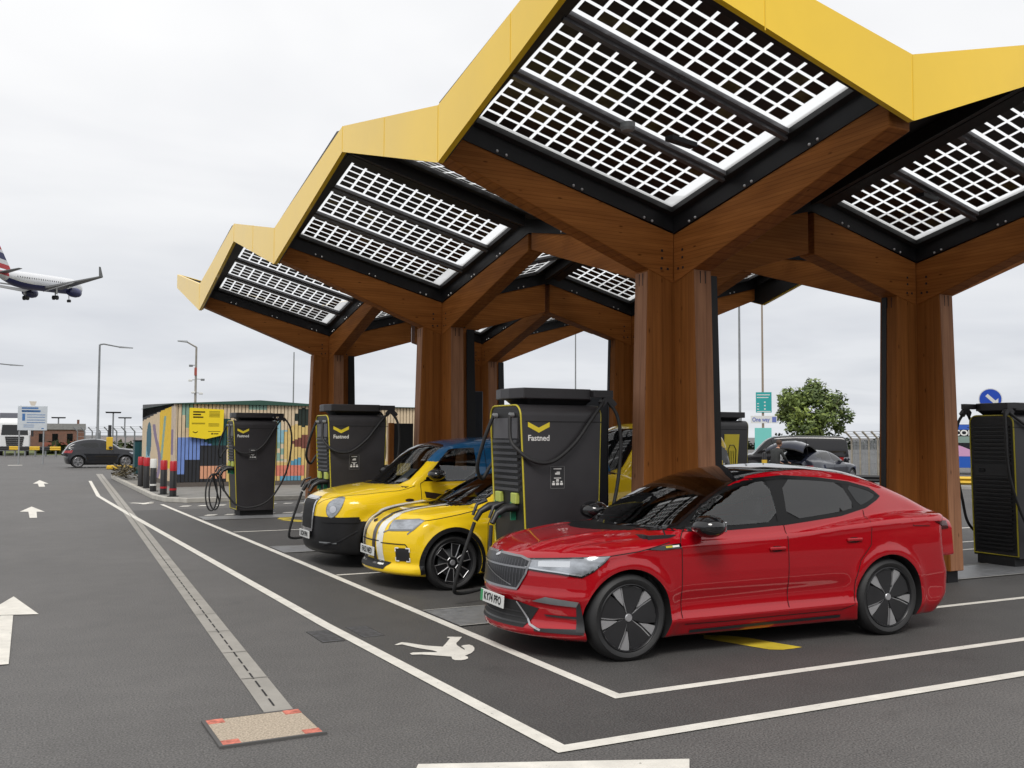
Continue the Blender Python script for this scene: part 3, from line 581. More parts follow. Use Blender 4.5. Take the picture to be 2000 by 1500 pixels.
# ================================================================== CARS: bodies grown from profile curves
def _smax(a, b, k):
    h = np.maximum(k - np.abs(a - b), 0) / k
    return np.maximum(a, b) + h * h * k * 0.25
def _smin(a, b, k): return -_smax(-a, -b, k)
def body_field(c):
    zh, w, sh, xn, xt = (pchip(c[k]) for k in ('hood', 'width', 'shape', 'nose', 'tail'))
    cr = pchip(c['crown']); zr, gy, gs = pchip(c['roof']), pchip(c['cabin']), pchip(c['cabin_x'])
    n2, n4, t2, t4 = c['plan']; zb = c['floor']; arches = c['arches']; sculpt = c.get('sculpt', []); e = 0.01
    def F(x, y, z):
        ay = np.sqrt(y * y + 1e-4)
        Wd = w(x) * sh(z)
        for xa, za, Ra in arches:
            rr = np.sqrt((x - xa) ** 2 + (z - za) ** 2); Wd = Wd + c.get('flare', 0.02) * np.exp(-((rr - Ra - 0.02) / 0.06) ** 2)
        for (x0, x1, zc0, zc1, wd, d) in sculpt:
            zc = zc0 + (zc1 - zc0) * (x - x0) / (x1 - x0); env = 1 / (1 + np.exp(-(x - x0) / 0.06)) / (1 + np.exp((x - x1) / 0.06))
            Wd = Wd + d * env * np.exp(-((z - zc) / wd) ** 2)
        a = ay - Wd
        s = (zh(x + e) - zh(x - e)) / (2 * e)
        b = (z - (zh(x) - cr(x) * (ay / 0.9) ** 3)) / np.sqrt(1 + s * s)
        for (x0, x1, y0, y1, wd, d) in c.get('hood_lines', []):
            yc = y0 + (y1 - y0) * (x - x0) / (x1 - x0); env = 1 / (1 + np.exp(-(x - x0) / 0.05)) / (1 + np.exp((x - x1) / 0.05)); b = b - d * env * np.exp(-((ay - yc) / wd) ** 2)
        sn = (xn(z + e) - xn(z - e)) / (2 * e); st = (xt(z + e) - xt(z - e)) / (2 * e)
        n = (xn(z) + n2 * ay ** 2 + n4 * ay ** 4 - x) / np.sqrt(1 + (2 * n2 * ay + 4 * n4 * ay ** 3) ** 2 + sn * sn)
        t = (x - xt(z) + t2 * ay ** 2 + t4 * ay ** 4) / np.sqrt(1 + (2 * t2 * ay + 4 * t4 * ay ** 3) ** 2 + st * st)
        low = _smax(_smax(_smax(a, b, c.get('k_edge', 0.07)), _smax(n, t, 0.02), c.get('k_nose', 0.06)), zb - z, 0.03)
        xr = x - c['bow'] * ay ** 2; sr = (zr(xr + e) - zr(xr - e)) / (2 * e)
        g1 = ay - gy(z) * gs(x); g2 = (z - zr(xr) + c['roof_crown'] * ay ** 2) / np.sqrt(1 + sr * sr)
        g = _smax(_smax(g1, g2, c.get('k_roof', 0.09)), 0.7 - z, 0.02)
        return _smin(low, g, 0.025)
    return F
def surface_net(F, lo, hi, h):
    ax = [np.arange(lo[i], hi[i] + h, h) for i in range(3)]
    X, Y, Z = np.meshgrid(*ax, indexing='ij'); V = F(X, Y, Z); S = V < 0; n = V.shape
    acc = np.zeros((n[0] - 1, n[1] - 1, n[2] - 1, 3)); cnt = np.zeros((n[0] - 1, n[1] - 1, n[2] - 1))
    for a in range(3):
        o = [i for i in range(3) if i != a]
        sl0 = [slice(None)] * 3; sl1 = [slice(None)] * 3; sl0[a] = slice(0, -1); sl1[a] = slice(1, None)
        A, B = V[tuple(sl0)], V[tuple(sl1)]; cross = (A < 0) != (B < 0)
        t = np.where(cross, A / np.where(cross, A - B, 1), 0)
        for d0 in (0, 1):
            for d1 in (0, 1):
                sl = [slice(None)] * 3
                sl[o[0]] = slice(d0, n[o[0]] - 1 + d0); sl[o[1]] = slice(d1, n[o[1]] - 1 + d1)
                cc = cross[tuple(sl)]; tt = t[tuple(sl)]; off = [0, 0, 0]
                cnt += cc; acc[..., a] += np.where(cc, tt, 0); acc[..., o[0]] += np.where(cc, d0, 0); acc[..., o[1]] += np.where(cc, d1, 0)
    act = cnt > 0; idx = -np.ones(act.shape, int); idx[act] = np.arange(act.sum())
    ijk = np.argwhere(act); P_ = (ijk + acc[act] / cnt[act][:, None]) * h + np.array(lo)
    faces = []
    for a in range(3):
        o = [(a + 1) % 3, (a + 2) % 3]
        sl0 = [slice(None)] * 3; sl1 = [slice(None)] * 3; sl0[a] = slice(0, -1); sl1[a] = slice(1, None)
        s0, s1 = S[tuple(sl0)], S[tuple(sl1)]; E_ = np.argwhere(s0 != s1)
        E_ = E_[(E_[:, o[0]] > 0) & (E_[:, o[1]] > 0) & (E_[:, o[0]] < n[o[0]] - 1) & (E_[:, o[1]] < n[o[1]] - 1)]
        if not len(E_): continue
        q = []
        for d0, d1 in ((1, 1), (0, 1), (0, 0), (1, 0)):
            c_ = E_.copy(); c_[:, o[0]] -= d0; c_[:, o[1]] -= d1; q.append(idx[c_[:, 0], c_[:, 1], c_[:, 2]])
        q = np.stack(q, 1); flip = ~s0[E_[:, 0], E_[:, 1], E_[:, 2]]; q[flip] = q[flip][:, ::-1]; faces.append(q)
    faces = np.concatenate(faces)
    for _ in range(4):
        f0 = F(P_[:, 0], P_[:, 1], P_[:, 2]); d = 0.002; G = np.empty_like(P_)
        for a in range(3):
            q = P_.copy(); q[:, a] += d; q2 = P_.copy(); q2[:, a] -= d
            G[:, a] = (F(q[:, 0], q[:, 1], q[:, 2]) - F(q2[:, 0], q2[:, 1], q2[:, 2])) / (2 * d)
        st = f0[:, None] * G / np.maximum((G * G).sum(1), 0.05)[:, None]; ln = np.linalg.norm(st, axis=1)
        st *= np.minimum(1, 0.6 * h / np.maximum(ln, 1e-9))[:, None]; P_ -= st
    return P_, faces
def inpoly(px, py, poly):
    r = np.zeros(px.shape, bool); n = len(poly)
    for i in range(n):
        x0, y0 = poly[i]; x1, y1 = poly[(i + 1) % n]
        if y0 == y1: continue
        c = ((y0 > py) != (y1 > py)) & (px < (x1 - x0) * (py - y0) / (y1 - y0) + x0); r ^= c
    return r
def smoothpoly(p, it=2, keep=()):
    for _ in range(it):
        q = []; n = len(p)
        for i in range(n):
            a, b = np.array(p[i], float), np.array(p[(i + 1) % n], float); q += [tuple(a * .78 + b * .22), tuple(a * .22 + b * .78)]
        p = q
    return p
def growpoly(p, d):
    n = len(p); ar = sum(p[i][0] * p[(i + 1) % n][1] - p[(i + 1) % n][0] * p[i][1] for i in range(n)); s = 1 if ar > 0 else -1; out = []
    for i in range(n):
        a, b, c = Vector(p[i - 1]), Vector(p[i]), Vector(p[(i + 1) % n]); e1 = (b - a).normalized(); e2 = (c - b).normalized()
        n1 = Vector((e1.y, -e1.x)) * s; n2 = Vector((e2.y, -e2.x)) * s; m = (n1 + n2); m = m.normalized() if m.length > 1e-6 else n1
        out.append(tuple(b + m * d / max(0.5, m.dot(n1))))
    return out
SIDE, FAR, FRONT, REAR, TOP = Vector((0, 1, 0)), Vector((0, -1, 0)), Vector((1, 0, 0)), Vector((-1, 0, 0)), Vector((0, 0, -1))
class Car:
    def __init__(s, name, label, cat, cfg, loc, rz, paints, h=0.024, group=None, paintfn=None, openw=(), blackw=()):
        s.c = cfg; s.root = thing(name, label, cat, loc, rz, group)
        F = body_field(cfg); wmax = max(p[1] for p in cfg['width']) + 0.06
        lo = (min(p[1] for p in cfg['nose']) - 0.08, -wmax, cfg['floor'] - 0.05); hi = (max(p[1] for p in cfg['tail']) + 0.08, wmax, max(p[1] for p in cfg['roof']) + 0.06)
        ny = math.ceil(2 * wmax / h); lo = (lo[0], -ny * h / 2 - 1e-4, lo[2])
        V, Q = surface_net(F, lo, (hi[0], ny * h / 2, hi[2]), h)
        me = bpy.data.meshes.new('body'); me.from_pydata(V.tolist(), [], Q.tolist()); me.update()
        for m in paints: me.materials.append(m)
        me.polygons.foreach_set('use_smooth', [True] * len(me.polygons))
        s.V, s.Q = V, Q
        s.bvh = BVHTree.FromPolygons(V.tolist(), Q.tolist())
        cen = V[Q].mean(1)
        mi = np.zeros(len(Q), np.int32) if paintfn is None else paintfn(cen[:, 0], cen[:, 1], cen[:, 2]).astype(np.int32)
        for d, poly in blackw:
            uv = s.flat(cen, d); fn = np.cross(V[Q[:, 1]] - V[Q[:, 0]], V[Q[:, 2]] - V[Q[:, 0]]); mi[inpoly(uv[:, 0], uv[:, 1], poly) & (fn @ np.array(d) < 0)] = len(paints) - 1
        me.polygons.foreach_set('material_index', mi)
        kill = np.zeros(len(Q), bool)
        for d, poly in openw:
            uv = s.flat(V, d); ins = inpoly(uv[:, 0], uv[:, 1], poly); fn = np.cross(V[Q[:, 1]] - V[Q[:, 0]], V[Q[:, 2]] - V[Q[:, 0]])
            face = fn @ np.array(d); kill |= ins[Q].all(1) & (face * np.sign(1.0) < 0)
        o = bpy.data.objects.new('body', me); COL.objects.link(o)
        # wheel wells
        cut = MB()
        for xa, za, Ra in cfg['arches']:
            for sg in (-1, 1): cut.lathe([(0.0001, sg * 0.52), (Ra, sg * 0.52), (Ra, sg * 1.3), (0.0001, sg * 1.3)], 'y', 56, (xa, 0, za))
        co_ = cut.build('well', M_blackmatt)
        me.update()
        if kill.any():
            bm = bmesh.new(); bm.from_mesh(me); bm.faces.ensure_lookup_table()
            bmesh.ops.delete(bm, geom=[bm.faces[i] for i in np.nonzero(kill)[0]], context='FACES'); bm.to_mesh(me); bm.free()
        md = o.modifiers.new('b', 'BOOLEAN'); md.operation = 'DIFFERENCE'; md.object = co_; md.solver = 'EXACT'; md.material_mode = 'TRANSFER'; md.use_hole_tolerant = bool(kill.any())
        dg = bpy.context.evaluated_depsgraph_get(); nm = bpy.data.meshes.new_from_object(o.evaluated_get(dg))
        o.modifiers.clear(); o.data = nm; nm.name = 'body'; bpy.data.objects.remove(co_); bpy.data.meshes.remove(me)
        nm.set_sharp_from_angle(angle=R(48))
        o.parent = s.root; s.body = o
    def flat(s, P_, d):
        d = Vector(d).normalized(); e = s.axes(d); P_ = np.asarray(P_, float)
        return np.stack([P_ @ np.array(e[0]), P_ @ np.array(e[1])], 1)
    def axes(s, d):
        up = Vector((0, 0, 1)) if abs(d.z) < 0.9 else Vector((0, -1, 0))
        e0 = d.cross(up).normalized(); e1 = e0.cross(d).normalized()
        return e0, e1
    def patch(s, name, pts, d, mat, off=0.004, res=0.035, smooth=0, hole=None, flat2d=False, parent=None, grow=0.0):
        """a thin skin that follows the body under a polygon (3D points seen along d)"""
        d = Vector(d).normalized(); e0, e1 = s.axes(d)
        poly = [tuple(p) for p in pts] if flat2d else [(Vector(p).dot(e0), Vector(p).dot(e1)) for p in pts]
        if smooth: poly = smoothpoly(poly, smooth)
        if grow: poly = growpoly(poly, grow)
        loops = [poly] + ([hole] if hole else []); vs, ed = [], []
        for lp in loops:
            st = len(vs); n = len(lp)
            for i in range(n):
                a, b = Vector(lp[i]), Vector(lp[(i + 1) % n]); k = max(1, int((b - a).length / res))
                for j in range(k): vs.append(a.lerp(b, j / k))
            m = len(vs) - st; ed += [(st + i, st + (i + 1) % m) for i in range(m)]
        xs = [p[0] for p in poly]; ys = [p[1] for p in poly]
        gx, gy = np.meshgrid(np.arange(min(xs), max(xs), res), np.arange(min(ys), max(ys), res)); gx, gy = gx.ravel(), gy.ravel()
        ok = inpoly(gx, gy, poly)
        if hole: ok &= ~inpoly(gx, gy, hole)
        vs += [Vector((a, b)) for a, b in zip(gx[ok], gy[ok])]
        r = geometry.delaunay_2d_cdt(vs, ed, [], 1, 1e-6); pv, tri = r[0], r[2]
        out, good = [], []
        for p in pv:
            q = e0 * p[0] + e1 * p[1]; hit = s.bvh.ray_cast(q - d * 6, d)
            if hit[0] is None: out.append((0, 0, 0)); good.append(False)
            else: out.append(tuple(hit[0] - d * off * 0.5 + (hit[1] if hit[1].dot(d) < 0 else -hit[1]) * off * 0.5)); good.append(True)
        mb = MB(); fs = []
        for t in tri:
            if not all(good[i] for i in t): continue
            if hole:
                c_ = sum((Vector(pv[i]) for i in t), Vector((0, 0))) / len(t)
                if inpoly(np.array([c_.x]), np.array([c_.y]), hole)[0]: continue
            # skip slivers that would bridge a step in the body
            if max((Vector(out[t[i]]) - Vector(out[t[i - 1]])).length for i in range(len(t))) > 6 * res: continue
            fs.append(tuple(t))
        if not fs: return None
        mb.add(out, fs); o = mb.build(name, mat, parent or s.root, fixn=False)
        me = o.data; me.polygons.foreach_set('use_smooth', [True] * len(me.polygons))
        bm = bmesh.new(); bm.from_mesh(me); bmesh.ops.delete(bm, geom=[v for v in bm.verts if not v.link_faces], context='VERTS')
        for f in bm.faces:
            f.normal_update()
            if f.normal.dot(d) > 0: f.normal_flip()
        bm.to_mesh(me); bm.free(); return o
    def line(s, name, pts, d, mat, w=0.008, off=0.003, res=0.05, parent=None, closed=False):
        d = Vector(d).normalized(); e0, e1 = s.axes(d); p2 = [(Vector(p).dot(e0), Vector(p).dot(e1)) for p in pts]
        if closed: p2 = p2 + [p2[0]]
        q = []
        for i in range(len(p2) - 1):
            a, b = Vector(p2[i]), Vector(p2[i + 1]); k = max(1, int((b - a).length / res)); q += [a.lerp(b, j / k) for j in range(k)]
        q.append(Vector(p2[-1])); L, Rr = [], []
        for i, p in enumerate(q):
            t = (q[min(i + 1, len(q) - 1)] - q[max(i - 1, 0)]).normalized(); n = Vector((-t.y, t.x)); L.append(p + n * w / 2); Rr.append(p - n * w / 2)
        out = []
        for p in L + Rr:
            qq = e0 * p[0] + e1 * p[1]; hit = s.bvh.ray_cast(qq - d * 6, d)
            out.append(None if hit[0] is None else tuple(hit[0] - d * off)); 
        n = len(q); fs = [(i, i + 1, n + i + 1, n + i) for i in range(n - 1) if all(out[j] is not None for j in (i, i + 1, n + i + 1, n + i))]
        mb = MB(); mb.add([o or (0, 0, 0) for o in out], fs)
        return mb.build(name, mat, parent or s.root, fixn=False)
    def on(s, p, d):
        d = Vector(d).normalized(); h = s.bvh.ray_cast(Vector(p) - d * 6, d); return (h[0], h[1]) if h[0] is not None else (Vector(p), -d)
    def window(s, name, pts, d, glass, ring=None, grow=0.03, res=0.05, smooth=1):
        e0, e1 = s.axes(Vector(d).normalized()); poly = [(Vector(p).dot(e0), Vector(p).dot(e1)) for p in pts]
        if smooth: poly = smoothpoly(poly, smooth)
        g = s.patch(name, poly, d, glass, 0.006, res, flat2d=True)
        if ring: s.patch('window_seal', growpoly(poly, grow), d, ring, 0.005, 0.03, hole=growpoly(poly, -0.006), flat2d=True)
        return g
def flat_poly(pts, d, smooth=1, grow=0.0):
    d = Vector(d).normalized(); up = Vector((0, 0, 1)) if abs(d.z) < 0.9 else Vector((0, -1, 0)); e0 = d.cross(up).normalized(); e1 = e0.cross(d).normalized()
    p = [(Vector(q).dot(e0), Vector(q).dot(e1)) for q in pts]
    if smooth: p = smoothpoly(p, smooth)
    return growpoly(p, grow) if grow else p
def mir(pts): return [(p[0], -p[1], p[2]) for p in pts]
def pol(l, a0=0.0): return [(r * math.sin(R(a + a0)), r * math.cos(R(a + a0))) for r, a in l]
def wheel(parent, x, side, Rt, wd, rim, style, ytyre, rot=0.0, name='wheel', tilt=0):
    """tyre, rim and spokes; side -1 = left of the car (local -y)"""
    w = bpy.data.objects.new(name, None); COL.objects.link(w); w.parent = parent; w.location = (x, side * ytyre, Rt); w.rotation_euler = (0, 0, 0 if side < 0 else math.pi)
    h = wd / 2
    MB().lathe([(rim, -h + 0.012), (rim + 0.012, -h + 0.002), (rim + (Rt - rim) * 0.5, -h - 0.006), (Rt - 0.022, -h + 0.008), (Rt - 0.006, -h + 0.028), (Rt, -h + 0.055), (Rt, h - 0.055), (Rt - 0.02, h - 0.01), (rim, h - 0.01)], 'y', 64).build('tyre', M_rubber, w, smooth=35)
    lip = MB().lathe([(rim + 0.004, -h + 0.010), (rim - 0.006, -h + 0.004), (rim - 0.014, -h + 0.012), (rim - 0.022, -h + 0.05), (rim - 0.035, 0.02), (rim - 0.035, h - 0.02), (0.001, h - 0.03)], 'y', 64)
    ro = lip.build('rim', {'aero': M_alloyd, 'petal': M_alloyd, 'five': M_silver, 'plain': M_alloyd}[style], w, smooth=35)
    MB().lathe([(0.001, 0.0), (rim * 0.62, 0.0), (rim * 0.62, 0.03), (0.001, 0.03)], 'y', 40).build('brake_disc', M_greypole, w, smooth=35)
    f, b = -h + 0.022, -h + 0.055
    sp = MB(); dk = MB(); s = rim / 0.262
    if style == 'aero':
        for k in range(5):
            a = 72 * k + rot
            sp.prism([(p[0] * s, p[1] * s) for p in pol([(0.03, -40), (0.14, -35), (0.255, -30), (0.257, -8), (0.255, 16), (0.16, 22), (0.03, 34)], a)], 'y', f + 0.006, b)
            dk.prism([(p[0] * s, p[1] * s) for p in pol([(0.03, -34), (0.14, -30.5), (0.246, -27.5), (0.248, -8), (0.246, 16.2), (0.16, 22.2), (0.03, 34)], a)], 'y', f + 0.001, f + 0.008)
            sp.prism([(p[0] * s, p[1] * s) for p in pol([(0.105, 30), (0.19, 22.5), (0.262, 22), (0.262, 40), (0.19, 37)], a)], 'y', f - 0.006, b)
            dk.prism([(p[0] * s, p[1] * s) for p in pol([(0.03, 34), (0.105, 29), (0.17, 23), (0.165, 20), (0.03, 24)], a)], 'y', f + 0.012, f + 0.02)
        sp.build('spokes', M_spoke, w); dk.build('aero_blades', M_plastic, w)
    elif style == 'petal':
        for k in range(6):
            a = 60 * k + rot
            dk.prism([(p[0] * s, p[1] * s) for p in pol([(0.03, -25), (0.10, -17), (0.255, -11), (0.255, 11), (0.10, 17), (0.03, 25)], a)], 'y', f + 0.006, b)
            for lp in ([(0.075, -19), (0.13, -17), (0.238, -13.5), (0.238, 13.5), (0.13, 17), (0.075, 19)],):
                q = [(p[0] * s, f + 0.004, p[1] * s) for p in pol(lp, a)]; sp.tube(q + [q[0]], 0.0085, 6)
        sp.build('spokes', P('satin_grey', (0.32, 0.32, 0.33, 1), 0.3, 0.8), w); dk.build('aero_blades', M_alloyd, w)
    else:
        for k in range(5):
            a = 72 * k + rot
            for dlt in (-11, 11):
                sp.prism([(p[0] * s, p[1] * s) for p in pol([(0.03, dlt * 1.5 - 12), (0.15, dlt - 4), (0.262, dlt - 5), (0.262, dlt + 5), (0.15, dlt + 4), (0.03, dlt * 1.5 + 12)], a)], 'y', f, b)
        sp.build('spokes', M_silver if style == 'five' else M_alloyd, w)
    MB().lathe([(0.001, f - 0.006), (0.03, f - 0.006), (0.036, f + 0.002), (0.036, b)], 'y', 20).build('hub_cap', M_silver, w, smooth=35)
    return w
def plate(parent, text, pos, pitch=0.0, w=0.52, h=0.11, band=True, rz=0.0, bg=None):
    """number plate facing local -x"""
    p = bpy.data.objects.new('number_plate', None); COL.objects.link(p); p.parent = parent; p.location = pos; p.rotation_euler = (0, pitch, rz)
    MB().box(0, 0.012, -w / 2, w / 2, -h / 2, h / 2).build('plate_board', bg or M_platew, p, bevel=0.004)
    if band: MB().box(-0.002, 0.0, w / 2 - 0.055, w / 2 - 0.004, -h / 2 + 0.004, h / 2 - 0.004).build('green_band', M_plategreen, p)
    textmesh('plate_text', text, 0.098, M_ink, p, frame((-0.003, -0.022 if band else 0, -0.001), (0, -1, 0), (0, 0, 1)), bold=0.0016, sx=0.92)
    return p
def mirror(parent, x, y, z, mat, sgn, s=1.0):
    m = MB(); L = [(-0.10, 0.0), (-0.07, 0.0), (0.0, 0.0), (0.085, 0.0)]
    o = m.ball((0, 0, 0), 1.0, 20, 0, (0.115 * s, 0.125 * s, 0.075 * s)).build('mirror_shell', mat, parent, (x, y, z), smooth=60)
    MB().box(0.080 * s, 0.100 * s, -0.070 * s, 0.070 * s, -0.036 * s, 0.036 * s).build('mirror_glass', M_chrome, o, bevel=0.01)
    MB().tube([(0, -sgn * 0.02, -0.03), (0.03, -sgn * 0.12, -0.075), (0.05, -sgn * 0.22, -0.085)], [0.04, 0.03, 0.025], 10).build('mirror_arm', M_plastic, o, smooth=60)
    return o
def seats(car, rows, colr, z0=0.45, steer=None):
    """cabin furniture seen through the glass"""
    c = car
    for x, y in rows:
        st = bpy.data.objects.new('seat', None); COL.objects.link(st); st.parent = c.root; st.location = (x, y, z0)
        MB().box(-0.25, 0.25, -0.25, 0.25, 0, 0.18).build('cushion', colr, st, bevel=0.05)
        MB().hexa([(0.2, -0.25, 0.1), (0.33, -0.25, 0.1), (0.33, 0.25, 0.1), (0.2, 0.25, 0.1), (0.37, -0.21, 0.68), (0.47, -0.21, 0.68), (0.47, 0.21, 0.68), (0.37, 0.21, 0.68)]).build('seat_back', colr, st, bevel=0.04)
        MB().box(0.40, 0.49, -0.12, 0.12, 0.72, 0.90).build('headrest', colr, st, bevel=0.04)
    if steer:
        x, y, z = steer; w = MB(); ring = [(x + 0.10 * math.sin(a) * 0.5, y + 0.18 * math.cos(a), z + 0.17 * math.sin(a)) for a in [i * math.pi / 12 for i in range(25)]]
        w.tube(ring, 0.016, 8); w.tube([(x - 0.25, y, z - 0.15), (x, y, z)], 0.03, 8); w.tube([(x, y - 0.17, z), (x, y + 0.17, z)], 0.018, 8); w.build('steering_wheel', M_plastic, c.root, smooth=60)
M_spoke = P('spoke_grey', (.40, .40, .415, 1), .3, .5)
M_cabin = P('cabin_dark', (0.016, 0.016, 0.018, 1), 0.7, var=0.2)
M_seat = P('seat_cloth', (0.03, 0.03, 0.033, 1), 0.8, var=0.25, vscale=20)
G_clear = glassy('car_glass', (0.72, 0.77, 0.75, 1), 0.5, 0.015, 1.9)
G_screen = glassy('windscreen_glass', (0.40, 0.43, 0.43, 1), 0.5, 0.012, 2.1)
G_dark = glassy('privacy_glass', (0.06, 0.065, 0.07, 1), 0.1, 0.015, 1.9)
def paint(name, color, metal=0.0, rough=0.28, ior=1.42):
    m = P(name, color, rough, metal, coat=1.0, spec=0.08, var=0.03, vscale=1.2)
    m.node_tree.nodes['Principled BSDF'].inputs['Coat IOR'].default_value = ior; return m
M_red = paint('red_paint', (0.37, 0.0006, 0.007, 1), 0.2, 0.32, 1.62)
M_yel = paint('yellow_paint', (0.80, 0.54, 0.012, 1), 0.0, 0.3)
M_blue = paint('blue_wrap', (0.012, 0.10, 0.24, 1), 0.2, 0.3)
M_gloss = P('gloss_black', (0.006, 0.006, 0.007, 1), 0.06, 0.0, coat=0.5)
M_seal = P('window_seal', (0.004, 0.004, 0.0045, 1), .35, spec=.25)
M_gap = P('panel_gap', (0.004, 0.003, 0.003, 1), 0.9)
M_lens = P('headlamp_lens', (0.30, 0.32, 0.35, 1), 0.16, 0.5, coat=1.0, var=0.45, vscale=5, stretch=(1, 1.5, 3))
M_bump = P('bumper_black', (0.007, 0.007, 0.008, 1), 0.5, spec=0.3, var=0.2, rvar=0.1)
M_lensd = P('headlamp_inner', (0.65, 0.67, 0.70, 1), 0.12, 0.8)
def cabin_tub(car, x0, x1, w, z0, z1, dash):
    m = MB(); m.box(x0, x1, -w, w, z0, z0 + 0.03); m.box(x0 - 0.03, x0 + 0.03, -w, w, z0, z1); m.box(x1 - 0.03, x1 + 0.03, -w, w, z0, z1)
    m.box(x0, x1, -w - 0.03, -w, z0, z1); m.box(x0, x1, w, w + 0.03, z0, z1)
    m.hexa([(dash - 0.45, -w, z1 - 0.35), (dash + 0.12, -w, z1 - 0.35), (dash + 0.12, w, z1 - 0.35), (dash - 0.45, w, z1 - 0.35), (dash - 0.45, -w, z1 - 0.02), (dash + 0.05, -w, z1 + 0.02), (dash + 0.05, w, z1 + 0.02), (dash - 0.45, w, z1 - 0.02)])
    return m.build('cabin', M_cabin, car.root)

# ------------------------------------------------------------------ 1. red coupe SUV
RED = dict(
    hood=[(-1.0, .65), (-.84, .85), (-.70, .925), (-.4, 1.005), (0, 1.06), (.4, 1.085), (1.0, 1.09), (1.7, 1.10), (2.5, 1.155), (3.1, 1.185), (3.5, 1.175), (3.85, 1.15), (4.15, 1.08)],
    width=[(-1.1, .84), (-.6, .89), (0, .925), (.6, .915), (1.5, .91), (2.3, .915), (2.88, .935), (3.4, .915), (3.8, .875), (4.2, .8)],
    shape=[(.1, .90), (.2, .955), (.3, .988), (.42, .985), (.6, .998), (.8, 1.0), (.93, .992), (1.08, .965), (1.25, .90), (1.4, .82)],
    nose=[(.1, -.62), (.17, -.75), (.215, -.87), (.26, -.875), (.34, -.84), (.46, -.85), (.54, -.875), (.60, -.86), (.72, -.85), (.8, -.835), (.875, -.80), (.98, -.66)],
    tail=[(.1, 3.67), (.25, 3.81), (.38, 3.90), (.55, 3.91), (.72, 3.87), (.92, 3.85), (1.03, 3.86), (1.14, 3.91), (1.22, 3.82)],
    plan=(.50, .13, .22, .08), crown=[(-1, .10), (0, .105), (1.5, .09), (3.2, .045), (4.1, .03)], floor=.165,
    roof=[(-.4, .55), (.1, .90), (.34, 1.06), (.7, 1.275), (1.05, 1.445), (1.35, 1.55), (1.7, 1.612), (2.1, 1.632), (2.5, 1.60), (2.9, 1.52), (3.3, 1.385), (3.65, 1.235), (3.88, 1.15), (4.1, 1.02)],
    bow=.13, roof_crown=.13, cabin=[(.7, .90), (1.0, .865), (1.2, .80), (1.35, .735), (1.5, .66), (1.7, .54)], cabin_x=[(-.2, .96), (.6, 1.0), (2.0, 1.0), (2.8, .965), (3.4, .87), (4.0, .77)],
    arches=[(0, .365, .415), (2.885, .365, .415)], flare=.018, k_edge=.055, k_nose=.05,
    sculpt=[(.45, 2.45, .46, .50, .10, -.020), (.35, 2.55, .315, .335, .035, .018), (-.2, 3.6, .945, 1.10, .045, .012), (-.8, -.35, .60, .60, .05, .02)],
    hood_lines=[(-.80, .35, .30, .52, .045, .012), (-.75, .4, .62, .74, .03, -.008)])
dlo = [(.50, -.9, 1.085), (1.11, -.9, 1.085), (1.72, -.9, 1.11), (2.40, -.9, 1.17), (2.74, -.9, 1.235), (2.97, -.9, 1.325), (2.86, -.8, 1.395), (2.62, -.8, 1.455), (2.25, -.8, 1.50), (1.85, -.7, 1.525), (1.42, -.7, 1.495), (1.05, -.7, 1.395), (.76, -.7, 1.255)]
w_f = [(.66, -.9, 1.105), (1.10, -.9, 1.105), (1.64, -.9, 1.125), (1.635, -.9, 1.49), (1.42, -.9, 1.472), (1.08, -.9, 1.375), (.84, -.9, 1.255)]
w_r = [(1.74, -.9, 1.13), (2.40, -.9, 1.19), (2.60, -.9, 1.225), (2.50, -.9, 1.455), (2.2, -.9, 1.485), (1.80, -.9, 1.503)]
w_q = [(2.66, -.9, 1.24), (2.76, -.9, 1.262), (2.925, -.9, 1.33), (2.83, -.9, 1.378), (2.56, -.9, 1.448)]
wind = [(0, -.70, 1.10), (0, -.35, 1.09), (0, 0, 1.085), (0, .35, 1.09), (0, .70, 1.10), (0, .66, 1.25), (0, .585, 1.42), (0, .545, 1.51), (0, .3, 1.545), (0, -.3, 1.545), (0, -.545, 1.51), (0, -.585, 1.42), (0, -.66, 1.25)]
ow = [(SIDE, flat_poly(w_f, SIDE)), (FAR, flat_poly(mir(w_f), FAR)), (FRONT, flat_poly(wind, FRONT)), (SIDE, flat_poly(w_r, SIDE)), (FAR, flat_poly(mir(w_r), FAR))]
rc = Car('red_car', 'glossy red coupe-roofed electric car parked nearest the camera', 'car', RED, (4.83, 7.94, 0), R(-3.63), [M_red, M_seal], 0.022, openw=ow, blackw=[(SIDE, flat_poly(dlo, SIDE, 0, .004)), (FAR, flat_poly(mir(dlo), FAR, 0, .004)), (FRONT, flat_poly(wind, FRONT, 1, .03))])
